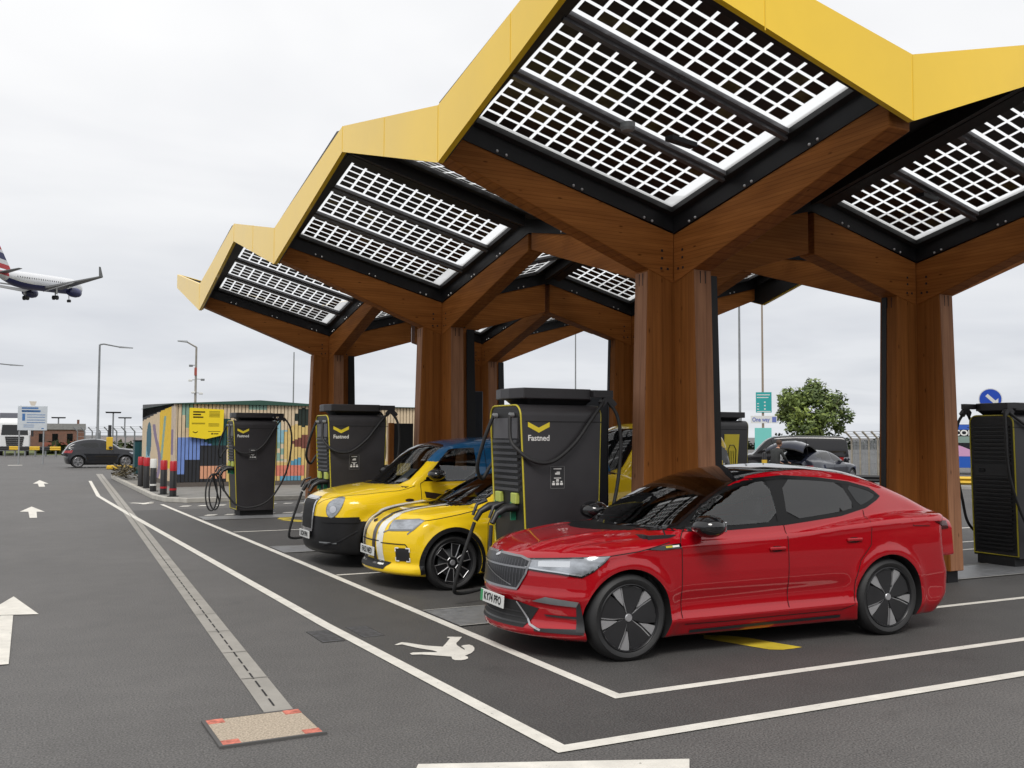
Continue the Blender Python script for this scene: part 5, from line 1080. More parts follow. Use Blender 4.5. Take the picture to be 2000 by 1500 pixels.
def charger(label, loc, rz, cables='front', sidepanel=None, group='rapid chargers on the level pads'):
    """local frame: connectors on the -x end, printed long side on -y"""
    t = thing('ev_charger', label, 'charger', loc, rz, group)
    hw, H = 0.38, 2.24; xf = lambda z: -0.44 - 0.11 * z / H; xr = lambda z: 0.40 + 0.065 * z / H
    def ring(hw_, h0, h1, r, rs=5):
        p = [(-hw_, h0), (hw_, h0)]
        p += [(hw_ - r + r * math.cos(a), h1 - r + r * math.sin(a)) for a in [math.pi / 2 * i / rs for i in range(rs + 1)]]
        p += [(-hw_ + r + r * math.cos(a), h1 - r + r * math.sin(a)) for a in [math.pi / 2 + math.pi / 2 * i / rs for i in range(rs + 1)]]
        return p
    sec = ring(hw, 0.12, H, 0.13); n = len(sec); sh = MB()
    vs = [(xf(z), y, z) for y, z in sec] + [(xr(z), y, z) for y, z in sec]
    sh.add(vs, [tuple(range(n))[::-1], tuple(range(n, 2 * n))] + [(i, (i + 1) % n, n + (i + 1) % n, n + i) for i in range(n)])
    body = sh.build('cabinet', M_charger, t, smooth=35)
    MB().box(-0.36, 0.42, -0.31, 0.31, 0.0, 0.125).build('plinth', M_blackmatt, t)
    # bowed shoulder line on the printed side
    for sg in (-1, 1): MB().box(-0.50, 0.50, sg * (hw + 0.002) - 0.002, sg * (hw + 0.002) + 0.002, 2.045, 2.055).build('seam', M_blackmatt, body)
    # --- front recess
    rec = ring(hw - 0.045, 0.22, H - 0.045, 0.10); fr_ = MB()
    fr_.poly([(xf(z) - 0.003, y, z) for y, z in rec]); fo = fr_.build('front_recess', M_chargerd, t)
    tr = [(xf(z) - 0.006, y, z) for y, z in ring(hw - 0.012, 0.15, H - 0.012, 0.12)]
    MB().tube(tr + [tr[0]], 0.011, 6).build('yellow_outline', M_trimy, t, smooth=60)
    if cables != 'rear':
        MB().hexa([(xf(1.86) - .022, -.29, 1.865), (xf(1.86), -.29, 1.865), (xf(1.86), .29, 1.865), (xf(1.86) - .022, .29, 1.865), (xf(2.09) - .008, -.29, 2.09), (xf(2.09), -.29, 2.09), (xf(2.09), .29, 2.09), (xf(2.09) - .008, .29, 2.09)]).build('socket_panel', M_grey_recess, fo)
        lo_, hi_, stp = 1.29, 1.83, 0.066
        sl = MB(); z = lo_
        while z < hi_:
            sl.hexa([(xf(z) - .035, -.29, z), (xf(z) - .004, -.29, z + .008), (xf(z) - .004, .29, z + .008), (xf(z) - .035, .29, z), (xf(z) - .035, -.29, z + .03), (xf(z) - .004, -.29, z + .038), (xf(z) - .004, .29, z + .038), (xf(z) - .035, .29, z + .03)]); z += stp
        sl.build('louvre', M_slat, fo)
        for sg in (-1, 1):
            MB().box(xf(1.22) - .05, xf(1.22), sg * .19 - .065, sg * .19 + .065, 1.15, 1.27).build('connector_holder', M_holdy, fo, bevel=.01)
            MB().box(xf(1.1) - .06, xf(1.1), sg * .19 + .035, sg * .19 + .06, 0.97, 1.17).build('holder_light', M_gripg, fo)
            gun = MB(); gx = xf(1.1) - .06; zg = .37
            gun.tube([(gx + .05, sg * .19, zg + .745), (gx - .10, sg * .19, zg + .735), (gx - .20, sg * .20, zg + .68), (gx - .26, sg * .21, zg + .58)], [.05, .045, .034, .03], 10)
            gun.tube([(gx - .12, sg * .20, zg + .80), (gx - .24, sg * .21, zg + .76), (gx - .29, sg * .21, zg + .64)], [.018, .02, .018], 8)
            gun.build('connector', M_plastic, t, smooth=60)
            MB().lathe([(.001, -.05), (.028, -.05), (.028, .0), (.001, .0)], 'x', 12, (xf(2.1) - .01, sg * .20, 2.12)).build('cable_gland', M_galv, fo)
        if cables == 'front':
            # long lead: gland - swag over the printed side - overhead arm - down again
            cable(t, [(xf(2) - .06, -.20, 2.12), (-.62, -.26, 1.86), (-.58, -.36, 1.74), (-.47, -.43, 1.64), (-.32, -.45, 1.60), (-.14, -.44, 1.64), (.10, -.43, 1.82), (.30, -.42, 2.06), (.44, -.40, 2.22), (.52, -.36, 2.30)])
            cable(t, [(.56, -.36, 2.30), (.66, -.42, 2.12), (.68, -.46, 1.80), (.62, -.48, 1.35), (.50, -.5, .95), (.35, -.5, .55), (-.1, -.5, .30), (-.55, -.42, .24), (-.84, -.28, .38), (gx - .27, -.21, .93)])
            cable(t, [(xf(2) - .06, .20, 2.12), (-.68, .26, 1.86), (-.72, .36, 1.55), (-.62, .44, 1.40), (-.50, .46, 1.55), (-.2, .45, 1.9), (.3, .42, 2.1), (.6, .36, 2.30)])
            cable(t, [(.64, .36, 2.30), (.74, .44, 2.0), (.72, .48, 1.3), (.3, .5, .5), (-.3, .5, .22), (-.9, .42, .12), (-1.0, .3, .3), (gx - .27, .21, .93)])
        elif cables == 'looped':
            cable(t, [(xf(2) - .06, -.20, 2.12), (-.62, -.26, 1.86), (-.57, -.36, 1.66), (-.44, -.43, 1.50), (-.28, -.45, 1.46), (-.08, -.44, 1.50), (.16, -.43, 1.68), (.38, -.42, 2.02), (.52, -.40, 2.22), (.60, -.36, 2.30)])
            cable(t, [(.64, -.36, 2.30), (.76, -.42, 2.10), (.80, -.46, 1.75), (.72, -.5, 1.2), (.55, -.5, .75), (.25, -.52, .35), (-.15, -.52, .2), (-.5, -.45, .28), (-.80, -.34, .7), (gx - .27, -.21, .93)])
            lp = [(-.66 - .30 * (1 - math.cos(a)) * .5 - .02 * a, .10 - .04 * a, .56 + .42 * math.sin(a)) for a in [i * math.pi / 8 for i in range(36)]]
            cable(t, [(gx - .26, .21, .93)] + lp + [(gx - .2, .1, .3)], .018)
            cable(t, [(xf(2) - .06, .20, 2.12), (-.70, .28, 1.85), (-.76, .36, 1.5), (-.70, .4, 1.35), (-.6, .45, 1.5), (-.2, .45, 1.9), (.3, .42, 2.1), (.6, .36, 2.30)])
    # --- rear face: full height louvres
    rr = ring(hw - 0.045, 0.20, H - 0.045, 0.10)
    ro = MB().poly([(xr(z) + 0.003, y, z) for y, z in rr]).build('rear_recess', M_chargerd, t)
    tr = [(xr(z) + 0.006, y, z) for y, z in ring(hw - 0.012, 0.15, H - 0.012, 0.12)]
    MB().tube(tr + [tr[0]], 0.011, 6).build('yellow_outline', M_trimy, t, smooth=60)
    sl = MB(); z = .24
    while z < 2.08:
        if not 1.32 < z < 1.5:
            sl.hexa([(xr(z) + .004, -.30, z + .008), (xr(z) + .03, -.30, z), (xr(z) + .03, .30, z), (xr(z) + .004, .30, z + .008), (xr(z) + .004, -.30, z + .035), (xr(z) + .03, -.30, z + .027), (xr(z) + .03, .30, z + .027), (xr(z) + .004, .30, z + .035)])
        z += .062
    sl.box(xr(1.42) + .002, xr(1.42) + .02, -.30, .30, 1.325, 1.50); sl.build('louvre', P('rear_louvre', (0.016, 0.016, 0.017, 1), .45), ro)
    MB().box(xr(1.42) + .02, xr(1.42) + .035, -.22, -.12, 1.38, 1.43).build('latch', M_blackmatt, ro, bevel=.01)
    # --- cap and overhead cable arm
    MB().hexa([(-.34, -.20, H - .02), (.34, -.20, H - .02), (.34, .20, H - .02), (-.34, .20, H - .02), (-.42, -.26, H + .06), (.42, -.26, H + .06), (.42, .26, H + .06), (-.42, .26, H + .06)]).build('neck', M_plastic, t)
    MB().prism([(-.56, .10), (-.50, .34), (.36, .34), (.42, .22), (.42, -.22), (.36, -.34), (-.50, -.34), (-.56, -.10)], 'z', H + .06, H + .18).build('roof_bar', M_charger, t, bevel=.012)
    for sg in (-1, 1):
        arm = MB(); arm.hexa([(.36, sg * .36 - .035, H + .09), (.62, sg * .36 - .035, H + .09), (.62, sg * .36 + .035, H + .09), (.36, sg * .36 + .035, H + .09), (.36, sg * .36 - .035, H + .17), (.62, sg * .36 - .035, H + .17), (.62, sg * .36 + .035, H + .17), (.36, sg * .36 + .035, H + .17)])
        arm.prism([(.46, H + .04), (.54, H + .12), (.58, H + .12), (.68, H + .02), (.63, H - .03), (.56, H + .05), (.49, H - .02)], 'y', sg * .36 - .03, sg * .36 + .03)
        arm.build('cable_arm', M_charger, t)
    # --- printing on the long side
    yl = -hw - 0.0015
    fr0 = frame((-.17, yl - .0015, 1.80), (1, 0, 0), (0, 0, 1))
    lg = MB().prism([(-.135, .055), (-.135, .003), (0, -.062), (.135, .003), (.135, .055), (0, -.008)], 'y', 0, .003)
    lo2 = lg.build('chevron_logo', M_logoy, body, (-.335, yl - .002, 1.99))
    textmesh('logo_text', 'Fastned', .088, M_white, body, frame((-.335, yl - .002, 1.868), (1, 0, 0), (0, 0, 1)), bold=.0016)
    st = bpy.data.objects.new('info_sticker', None); COL.objects.link(st); st.parent = body; st.location = (-.10, yl, 1.44)
    MB().box(-.088, .088, -.001, 0, -.122, .122).build('sticker_backing', P('sticker_dark', (.03, .03, .032, 1), .4), st)
    ed = MB(); 
    for a in ((-.088, .088, .119, .122), (-.088, .088, -.122, -.119), (-.088, -.085, -.122, .122), (.085, .088, -.122, .122)): ed.box(a[0], a[1], -.003, -.001, a[2], a[3])
    ed.build('sticker_edge', P('sticker_grey', (.25, .25, .25, 1), .5), st)
    ic = MB(); ic.box(-.03, .03, -.003, -.001, .03, .05); ic.box(-.012, .03, -.003, -.001, .045, .062); ic.box(-.05, .05, -.003, -.001, .088, .098); ic.box(-.045, .045, -.003, -.001, -.012, -.004)
    for x in (-.05, 0, .05): ic.box(x - .018, x + .018, -.003, -.001, -.085, -.06); ic.box(x - .01, x + .01, -.003, -.001, -.055, -.04)
    ic.box(-.016, .016, -.003, -.001, -.05, -.02); ic.build('sticker_icons', M_white, st)
    # --- the other long side: screen or yellow panel
    yr = hw + 0.0015
    if sidepanel == 'yellow':
        pn = MB().hexa([(-.20, yr, .95), (.14, yr, .95), (.14, yr + .006, .95), (-.20, yr + .006, .95), (-.30, yr, 1.95), (.10, yr, 1.95), (.10, yr + .006, 1.95), (-.30, yr + .006, 1.95)]).build('yellow_panel', M_logoy, body)
        sym = MB(); yy = yr + .01; sx_ = -.08
        sym.tube([(sx_ + q_, yy, z_) for q_, z_ in ((-.10, 1.30), (-.12, 1.62), (-.06, 1.72), (.04, 1.72), (.09, 1.62), (.08, 1.30), (.0, 1.26))], .010, 6)
        for x in (-.05, 0.0, .05): sym.tube([(sx_ + x, yy, 1.30), (sx_ + x - .01, yy, 1.60)], .005, 5)
        sym.build('panel_symbol', M_std, pn)
    else:
        sc_ = MB().box(-.30, .08, yr, yr + .012, 1.0, 1.42).build('screen_frame', M_screen, body, bevel=.006)
        MB().box(-.27, .05, yr + .012, yr + .014, 1.14, 1.38).build('display', P('display_glow', (.35, .24, .06, 1), .2, emit=.35), sc_)
        MB().box(-.20, -.05, yr, yr + .003, 1.50, 1.60).build('side_label', P('label_blue', (.25, .28, .55, 1), .4), body)
    return t
charger('black rapid charger standing between the red car and the small yellow hatchback', (5.55, 9.80, 0.012), 0, 'front')
charger('black rapid charger right behind the bonnet of the blue-roofed cab', (5.45, 16.50, 0.012), 0, 'front')
charger('black rapid charger with coiled looping cable in front of the mural building', (5.43, 23.95, 0.012), 0, 'looped')
charger('black rapid charger showing its louvred end, at the right edge by the nearest right post', (13.72, 9.88, 0.012), math.pi, 'front')
charger('dark rapid charger with large yellow panel seen right of the nearest timber post', (13.62, 16.75, 0.012), math.pi, 'none', sidepanel='yellow')
# info totems beside the chargers
def totem(name, label, loc, rz, h, w, panel):
    t = thing(name, label, 'totem', loc, rz)
    m = MB().box(-w / 2, w / 2, -.14, .14, .0, h); m.build('slab', P('totem_navy', (.010, .013, .020, 1), .4), t, bevel=.02)
    MB().box(-w / 2 + .05, -w / 2 + .13, -.150, -.142, h * .5, h - .25).build('yellow_stripe', M_logoy, t)
    MB().box(-w / 2 - .12, w / 2 + .1, -.22, .22, 0, .05).build('foot_plate', M_black, t)
    return t
totem('info_totem', 'tall navy info pillar with yellow stripe just behind the nearest charger', (6.34, 10.15, 0.016), R(-14), 2.44, .36, True)
totem('info_totem', 'tall navy info pillar with yellow stripe beside the second timber post', (8.45, 18.1, 0.004), R(-20), 2.8, .46, True)
bd = thing('notice_board', 'black notice board on brown post behind the cab windscreen', 'board', (8.2, 22.0, 0.004))
MB().box(-.06, .06, -.05, .05, 0, 2.2).build('post', M_woodz, bd, bevel=.01); MB().box(.06, .55, -.03, .03, 1.25, 2.19).build('board_panel', M_blackmatt, bd, bevel=.008); MB().box(.5, .55, -.029, .029, 0, 1.25).build('leg', M_black, bd)
# charging lead from the first charger to the hatchback
# ================================================================== MURAL BUILDING
mural_cols = [(.60, .48, .33), (.15, .24, .55), (.014, .016, .022), (.62, .30, .18), (.012, .075, .080), (.22, .42, .50), (.22, .36, .30), (.62, .19, .13), (.10, .29, .42), (.17, .055, .040), (.62, .45, .17), (.010, .02, .016), (.72, .47, .03), (.22, .17, .26), (.50, .42, .34), (.03, .12, .17)]
M_mur = [P('mural_%d' % i, (*c, 1), .75, var=.10, vscale=5) for i, c in enumerate(mural_cols)]
def mural_front(u, z):
    """colour index of the painted slats; u along the wall, z up (metres)"""
    X = (u - 5.4) / 4.55 * 257 + 343; Y = 958 - z / 2.86 * 163; cx = (X - 260) * 5.556; cy = (Y - 770) * 5.556
    if 690 < cx < 1000 and 605 < cy < 820: return 2
    if 700 < cx < 970 and 815 < cy < 965: return 3
    if 545 < cx < 1000 and 760 < cy: return 2 if cx < 1010 else 0
    if cx < 545 and cy > 915: return 2
    if ((cx - 890) / 165) ** 2 + ((cy - 470) / 140) ** 2 < 1 or (cx > 900 and cx < 1045 and 300 < cy < 600): return 4
    if 490 < cx < 690 and 520 < cy < 760 or 485 < cx < 545 and 520 < cy < 920 or 690 < cx < 830 and 530 < cy < 605: return 1
    if 1220 < cx < 1430 and cy < 205: return 6
    if ((cx - 555) / 60) ** 2 + ((cy - 190) / 90) ** 2 < 1 or ((cx - 560) / 28) ** 2 + ((cy - 300) / 110) ** 2 < 1: return 6
    if 1480 < cx < 1850 and 825 < cy < 950: return 7
    if cx > 1590 and 950 < cy and cx < 1830: return 8
    if cx > 1690 and cx < 1840 and 740 < cy < 825 and (cx - 1690) / 150 > (825 - cy) / 100 - .2: return 8
    if ((cx - 1880) / 170) ** 2 + ((cy - 560) / 75) ** 2 < 1 and cy - 560 > -(cx - 1710) * .55: return 9
    if ((cx - 1850) / 95) ** 2 + ((cy - 280) / 105) ** 2 < 1: return 11
    if cx > 1620 and ((cx - 2000) / 420) ** 2 + ((cy - 600) / 290) ** 2 < 1: return 10
    if 1490 < cx < 1600 and 300 < cy < 560: return 5
    if 1480 < cx < 1640 and 560 < cy < 780 and math.sin(cx * .07 + cy * .05) > -.3: return 6
    if 1600 < cx < 1680 and 430 < cy < 560: return 5
    return 0 if cy < 800 else 10
def mural_side(s, z):
    """s from 0 at the near corner to 1 at the far end"""
    X = 1 - s; Z = z / 2.86
    if Z > .985 - .17 * s and Z > .78: return 2
    if .18 < X < .34 and ((X - .26) / .085) ** 2 + ((Z - .55) / .24) ** 2 < 1: return 15
    if .16 < X < .34 and .15 < Z < .45 and abs(X - .24) < .07: return 5
    if abs(X - (.52 + .10 * math.sin(Z * 6))) < .045 and Z < .75: return 13
    if abs(X - (.62 + .16 * Z)) < .03 and .2 < Z < .85: return 6
    if X > .60 and X < .93 and Z > .18 + .2 * abs(X - .8): return 12
    if X > .93: return 14 if math.sin(Z * 9) > -.2 else 13
    return 0
ub, vb, uw, vd, zh_ = 5.32, 35.42, 9.5, 8.6, 2.86
sub = thing('mural_building', 'low flat building clad in slats painted with a bright abstract mural', 'building', (ub, vb, 0.115))
MB().box(.06, uw, .06, vd, 0, 2.80).build('wall', P('substation_wall', (.13, .115, .09, 1), .8), sub)
def slat_wall(n, length, place, fn, name, slw=.78):
    mb = MB(); pitch = length / n; dz = .055
    for i in range(n):
        a = i * pitch; b = a + pitch * slw; z = .16; run = None
        k0 = fn(a + pitch * .3, z); z0 = z
        while z < zh_:
            z += dz; k = fn(a + pitch * .3, z)
            if k != k0 or z >= zh_: place(mb, a, b, z0, min(z, zh_), k0); k0, z0 = k, z
    return mb.build(name, M_mur, sub, fixn=False)
slat_wall(74, uw - .1, lambda mb, a, b, z0, z1, k: mb.box(a, b, -.0, .045, z0, z1, k), lambda a, z: mural_front(a + ub, z), 'slat_cladding')
slat_wall(90, vd - .1, lambda mb, a, b, z0, z1, k: mb.box(-.0, .045, a + .05, b + .05, z0, z1, k), lambda a, z: mural_side(a / vd, z), 'slat_cladding', .9)
MB().box(-.02, .05, -.02, .05, 0.02, zh_).build('corner_trim', M_mur[14], sub); MB().box(-.02, uw, -.02, vd, 0, .15).build('base_course', P('base_brown', (.10, .085, .075, 1), .85), sub)
M_roofg = P('roof_green', (.025, .075, .055, 1), .6)
MB().prism([(-.05, 2.872), (2.9, 3.03), (5.6, 2.885), (uw, 2.875), (uw, 2.862), (-.05, 2.862)], 'y', -.10, vd + .1).build('roof', M_roofg, sub)
MB().hexa([(.0, .1, 2.80), (.06, .1, 2.80), (.06, vd, 2.5), (.0, vd, 2.5), (.0, .1, 2.88), (.06, .1, 2.88), (.06, vd, 3.05), (.0, vd, 3.05)]).build('parapet', M_black, sub)
sg_ = thing('yellow_sign', 'yellow notice board with small black print fixed to the mural slats', 'sign', (6.37, 35.30, 1.86))
MB().prism([(-.58, .98), (.58, .93), (.56, .04), (-.02, -.10), (-.58, -.02)], 'y', -.03, .02).build('sign_board', P('sign_yellow', (.80, .60, .015, 1), .5), sg_)
tx_ = MB()
for i, (z, w_) in enumerate(((.86, .40), (.77, .26), (.68, .34))): tx_.box(-.46, -.46 + w_, -.034, -.031, z - .045, z)
tx_.build('heading_print', M_std, sg_); tx_ = MB()
for z in (.86, .815, .77, .725, .68): tx_.box(.08, .44, -.034, -.031, z - .014, z)
for z in (.44, .40, .36): tx_.box(.06, .42, -.034, -.031, z - .012, z)
tx_.build('small_print', M_std, sg_); tx_ = MB()
for z in (.46, .43): tx_.box(-.5, -.06, -.034, -.031, z - .012, z)
tx_.build('line_print', M_std, sg_)
MB().prism([(-.46, .17), (-.46, .14), (-.38, .10), (-.30, .14), (-.30, .17), (-.38, .13)], 'y', -.034, -.031).build('chevron_logo', M_std, sg_)
MB().box(.05, .46, -.034, -.031, .16, .175).box(.16, .22, -.034, -.031, .06, .11).box(.24, .40, -.034, -.031, .07, .10).build('footer_print', M_std, sg_)
ct = thing('cabinet', 'dark teal utility cabinet at the far end of the mural building', 'cabinet', tuple(far(271, 900, 45.5) * Vector((1, 1, 0)) + Vector((0, 0, .115))) if False else (far(271, 900, 45.5).x, far(271, 900, 45.5).y, .115))
MB().box(-.22, .22, -.3, .3, 0, 1.5).build('cabinet_body', P('teal_metal', (.008, .055, .065, 1), .45), ct, bevel=.02); MB().box(-.25, .25, -.33, .33, 1.5, 1.54).build('lid', M_black, ct); MB().box(-.005, .005, -.305, -.3, .1, 1.4).build('door_seam', M_gap, ct)
# bollards
def bollard(loc, top, label, band=None):
    b = thing('bollard', label, 'bollard', loc, 0, 'bollards beside the mural building')
    MB().lathe([(.001, 0), (.16, 0), (.16, .02), (.10, .02), (.10, 1.0), (.085, 1.02), (.001, 1.02)], 'z', 20).build('post', P('bollard_black', (.012, .012, .013, 1), .45), b, smooth=40)
    MB().lathe([(.103, .74), (.104, .74), (.104, 1.0), (.088, 1.025), (.001, 1.027)], 'z', 20).build('top_band', top, b, smooth=40)
    if band: MB().lathe([(.103, .18), (.104, .18), (.104, .235), (.103, .235)], 'z', 20).build('lower_band', band, b, smooth=40)
    return b
M_bred = P('bollard_red', (.38, .008, .015, 1), .4); M_bwh = P('bollard_white', (.62, .62, .60, 1), .5)
bollard((4.52, 30.1, .115), M_bred, 'red-topped black bollard nearest the camera', M_bred)
bollard((4.42, 31.25, .115), M_bred, 'red-topped black bollard second from the camera', M_bred)
bollard((4.36, 33.05, .115), M_bwh, 'white-topped black bollard in the row', M_bwh)
bollard((4.42, 35.15, .115), M_bred, 'red-topped black bollard just behind the white-topped one')
bollard((4.38, 36.3, .115), M_bred, 'red-topped black bollard farthest from the camera')
hg = MB()
for i in range(420):
    x, y = random.uniform(-.35, .35), random.uniform(-2.2, 2.2); a = random.uniform(0, 6.28); s = random.uniform(.10, .22); z = random.uniform(.1, .55); d = Vector((math.cos(a), math.sin(a), random.uniform(-.2, .9))).normalized(); e_ = d.cross(Vector((0, 0, 1))).normalized() * s * .35
    p = Vector((x, y, z)); hg.quad(p - d * s * .5, p + e_, p + d * s * .5, p - e_)
tag(hg.build('low_shrub', P('shrub_leaf', (.075, .06, .03, 1), .8, var=.5, vscale=6), None, (4.62, 43.5, .1), fixn=False), 'low brownish shrub by the kerb beside the teal cabinet', 'shrub')
# ================================================================== PEOPLE
def person(name, label, loc, rz, joints, bones, rad, cols, matfn, head, hair=None, s=1.0, hands=()):
    """body grown as one skinned surface over a posed skeleton"""
    t = thing(name, label, 'person', loc, rz)
    me = bpy.data.meshes.new('sk'); V = list(joints); E_ = list(bones); Rd = list(rad)
    for (wi, d, cr) in hands:   # five unequal fingers rooted in the palm
        w = Vector(joints[wi]); d = Vector(d).normalized(); c = Vector(cr).normalized()
        V.append(tuple(w + d * .07)); Rd.append(.028); E_.append((wi, len(V) - 1)); pi_ = len(V) - 1
        for k, ln in enumerate((.062, .075, .080, .072, .055)):
            off = c * (-.036 + .018 * k) if k else c * -.045
            b0 = w + d * (.075 if k else .035) + off; dd = (d + c * (-.15 + .06 * k)).normalized() if k else (d * .5 - c * .8).normalized()
            V += [tuple(b0), tuple(b0 + dd * ln)]; Rd += [.010, .008]; E_ += [(pi_ if k else wi, len(V) - 2), (len(V) - 2, len(V) - 1)]
    me.from_pydata(V, E_, []); o = bpy.data.objects.new('sk', me); COL.objects.link(o)
    sk = o.modifiers.new('s', 'SKIN'); sd = o.modifiers.new('d', 'SUBSURF'); sd.levels = 1; sd.render_levels = 1
    if not me.skin_vertices: 
        bm = bmesh.new(); bm.from_mesh(me); bm.verts.layers.skin.verify(); bm.to_mesh(me); bm.free()
    for i, r in enumerate(Rd): me.skin_vertices[0].data[i].radius = (r, r * .85)
    me.skin_vertices[0].data[0].use_root = True
    dg = bpy.context.evaluated_depsgraph_get(); nm = bpy.data.meshes.new_from_object(o.evaluated_get(dg)); bpy.data.objects.remove(o)
    h = MB(); hx, hy, hz = head['c']; f = Vector(head['f']).normalized(); side = f.cross(Vector((0, 0, 1))).normalized()
    H0 = len(nm.vertices)
    h.ball((hx, hy, hz), .105, 20, 0, (.86, .86, 1.15)); 
    c = Vector(head['c']); h.ball(tuple(c + f * .095 - Vector((0, 0, .015))), .018, 8, 0, (.8, .8, 1.3))
    for sg in (-1, 1): h.ball(tuple(c + side * sg * .092), .025, 8, 0, (.5, .8, 1.2))
    bm = bmesh.new(); bm.from_mesh(nm); hm = bpy.data.meshes.new('h'); hm.from_pydata(h.v, [], h.f); nF = len(bm.faces); bm.from_mesh(hm); bm.faces.ensure_lookup_table()
    nm.clear_geometry(); bm.to_mesh(nm); bm.free(); bpy.data.meshes.remove(hm)
    nm.materials.clear()
    for m in cols: nm.materials.append(m)
    for i, p in enumerate(nm.polygons): p.use_smooth = True; p.material_index = 0 if i >= nF else matfn(p.center)
    nm.name = 'body'; b = bpy.data.objects.new('body', nm); COL.objects.link(b); b.parent = t; b.scale = (s, s, s)
    fm = MB()
    for sg in (-1, 1): fm.ball(tuple(c + f * .086 + side * sg * .034 + Vector((0, 0, .018))), .010, 8)
    fm.ball(tuple(c + f * .088 - Vector((0, 0, .058))), .022, 8, 1, (1.0, 1.0, .3))
    fo = fm.build('face_features', [P('eye_dark', (.02, .015, .012, 1), .4), P('lip', (.28, .10, .08, 1), .6)], t, fixn=False); fo.scale = (s, s, s)
    if hair:
        hm_ = MB().ball((hx - f.x * .02, hy - f.y * .02, hz + .03), .112, 18, 0, (.92, .92, 1.02)); keep = [v for v in hm_.v]
        ho = hm_.build('hair', hair, t, smooth=60, fixn=False); ho.scale = (s, s, s)
        bm = bmesh.new(); bm.from_mesh(ho.data); bmesh.ops.delete(bm, geom=[v for v in bm.verts if (v.co - c).dot(f) > .045 and v.co.z < hz + .062 or v.co.z < hz - .05], context='VERTS'); bm.to_mesh(ho.data); bm.free()
    return t
M_skin = P('skin', (.46, .25, .17, 1), .55, var=.08); M_hair = P('hair_brown', (.05, .025, .014, 1), .7); M_coat = P('dark_coat', (.022, .024, .024, 1), .85, var=.25, vscale=9); M_trous = P('dark_trousers', (.015, .016, .02, 1), .85); M_shirt = P('pale_shirt', (.42, .44, .42, 1), .8); M_green = P('grey_green_top', (.16, .20, .19, 1), .85); M_shoe = P('shoe', (.01, .01, .01, 1), .5)
def seated(name, label, root, x, y, seat_z, top):
    """driver with hands on the wheel, facing local -x"""
    J = [(.10, 0, .10), (.09, 0, .32), (.13, 0, .52), (.12, 0, .60), (.10, 0, .64),
         (.12, -.18, .53), (-.03, -.24, .34), (-.24, -.17, .44), (.12, .18, .53), (-.03, .24, .34), (-.24, .17, .44),
         (.08, -.10, .08), (-.36, -.13, .12), (-.50, -.13, -.22), (-.60, -.13, -.25), (.08, .10, .08), (-.36, .13, .12), (-.50, .13, -.22), (-.60, .13, -.25)]
    B = [(0, 1), (1, 2), (2, 3), (3, 4), (2, 5), (5, 6), (6, 7), (2, 8), (8, 9), (9, 10), (0, 11), (11, 12), (12, 13), (13, 14), (0, 15), (15, 16), (16, 17), (17, 18)]
    Rr = [.14, .135, .13, .06, .055, .07, .05, .034, .07, .05, .034, .10, .075, .055, .045, .10, .075, .055, .045]
    mf = lambda c: 0 if c.z > .585 or c.x < -.20 and c.z > .3 else 1 if c.z > .16 else 2
    M = Matrix.Translation(root.location) @ Matrix.Rotation(root.rotation_euler.z, 4, 'Z'); p = M @ Vector((x, y, seat_z))
    return person(name, label, tuple(p), root.rotation_euler.z, J, B, Rr, [M_skin, top, M_trous], mf, {'c': (.07, 0, .745), 'f': (-1, 0, 0)}, M_hair, 1.0, [(7, (-.9, 0, .3), (0, .2, 1)), (10, (-.9, 0, .3), (0, -.2, 1))])
seated('person', 'driver in a pale top at the wheel of the red car', rc.root, 1.22, .38, .57, M_shirt)
seated('person', 'dark-haired driver in a grey-green top inside the yellow cab', tx.root, 1.22, .40, .66, M_green)
# ================================================================== RIGHT BACKGROUND
def face_rz(px): return -(_yaw + math.atan((px - 1000) / 1926.92))
def ground(px, depth): p = far(px, 900, depth); return Vector((p.x, p.y, 0))
def mod(cfg, dz=1.0, **k):
    c = dict(cfg)
    for q in ('hood', 'roof'): c[q] = [(x, z * dz) for x, z in cfg[q]]
    c.update(k); return c
SALOON = mod(RED, .90, sculpt=[], hood_lines=[], floor=.15, roof=[(x, z * .885) for x, z in RED['roof']], cabin=[(z * .89, y) for z, y in RED['cabin']], arches=[(0, .345, .385), (2.885, .345, .385)])
SALOON['shape'] = [(z * .92, s) for z, s in RED['shape']]; SALOON['nose'] = [(z * .92, x) for z, x in RED['nose']]; SALOON['tail'] = [(z * .92, x) for z, x in RED['tail']]; SALOON['lamp_z'] = .64
sc89 = lambda L: [(x, y, z * .89 + .02) for x, y, z in L]
SWIN = [sc89(w_f), sc89(w_r), sc89(w_q)]; SFR = sc89(wind)
SUV = dict(R5); SUV.update(hood=[(x * 1.02, z * 1.03) for x, z in R5['hood']], roof=[(-.3, .7), (.1, 1.0), (.5, 1.24), (.9, 1.45), (1.25, 1.55), (1.7, 1.585), (2.2, 1.55), (2.6, 1.46), (2.95, 1.28), (3.15, 1.05), (3.3, .8)], tail=[(.1, 2.95), (.25, 3.15), (.5, 3.24), (.8, 3.22), (1.0, 3.16), (1.15, 3.1)], cabin=[(.7, .86), (1.0, .83), (1.2, .77), (1.4, .68), (1.6, .54)], lamp_z=.78, floor=.2)
SUV['roof'] = [(x, z * 1.045 if z > 1.1 else z) for x, z in SUV['roof']]; SUV['hood'] = [(x, z * 1.05) for x, z in SUV['hood']]
SUVW = [[(.70, -.9, 1.10), (1.36, -.9, 1.12), (1.38, -.8, 1.43), (1.1, -.8, 1.40), (.9, -.8, 1.28)], [(1.46, -.9, 1.12), (2.1, -.9, 1.18), (2.5, -.9, 1.30), (2.2, -.8, 1.42), (1.48, -.8, 1.44)]]
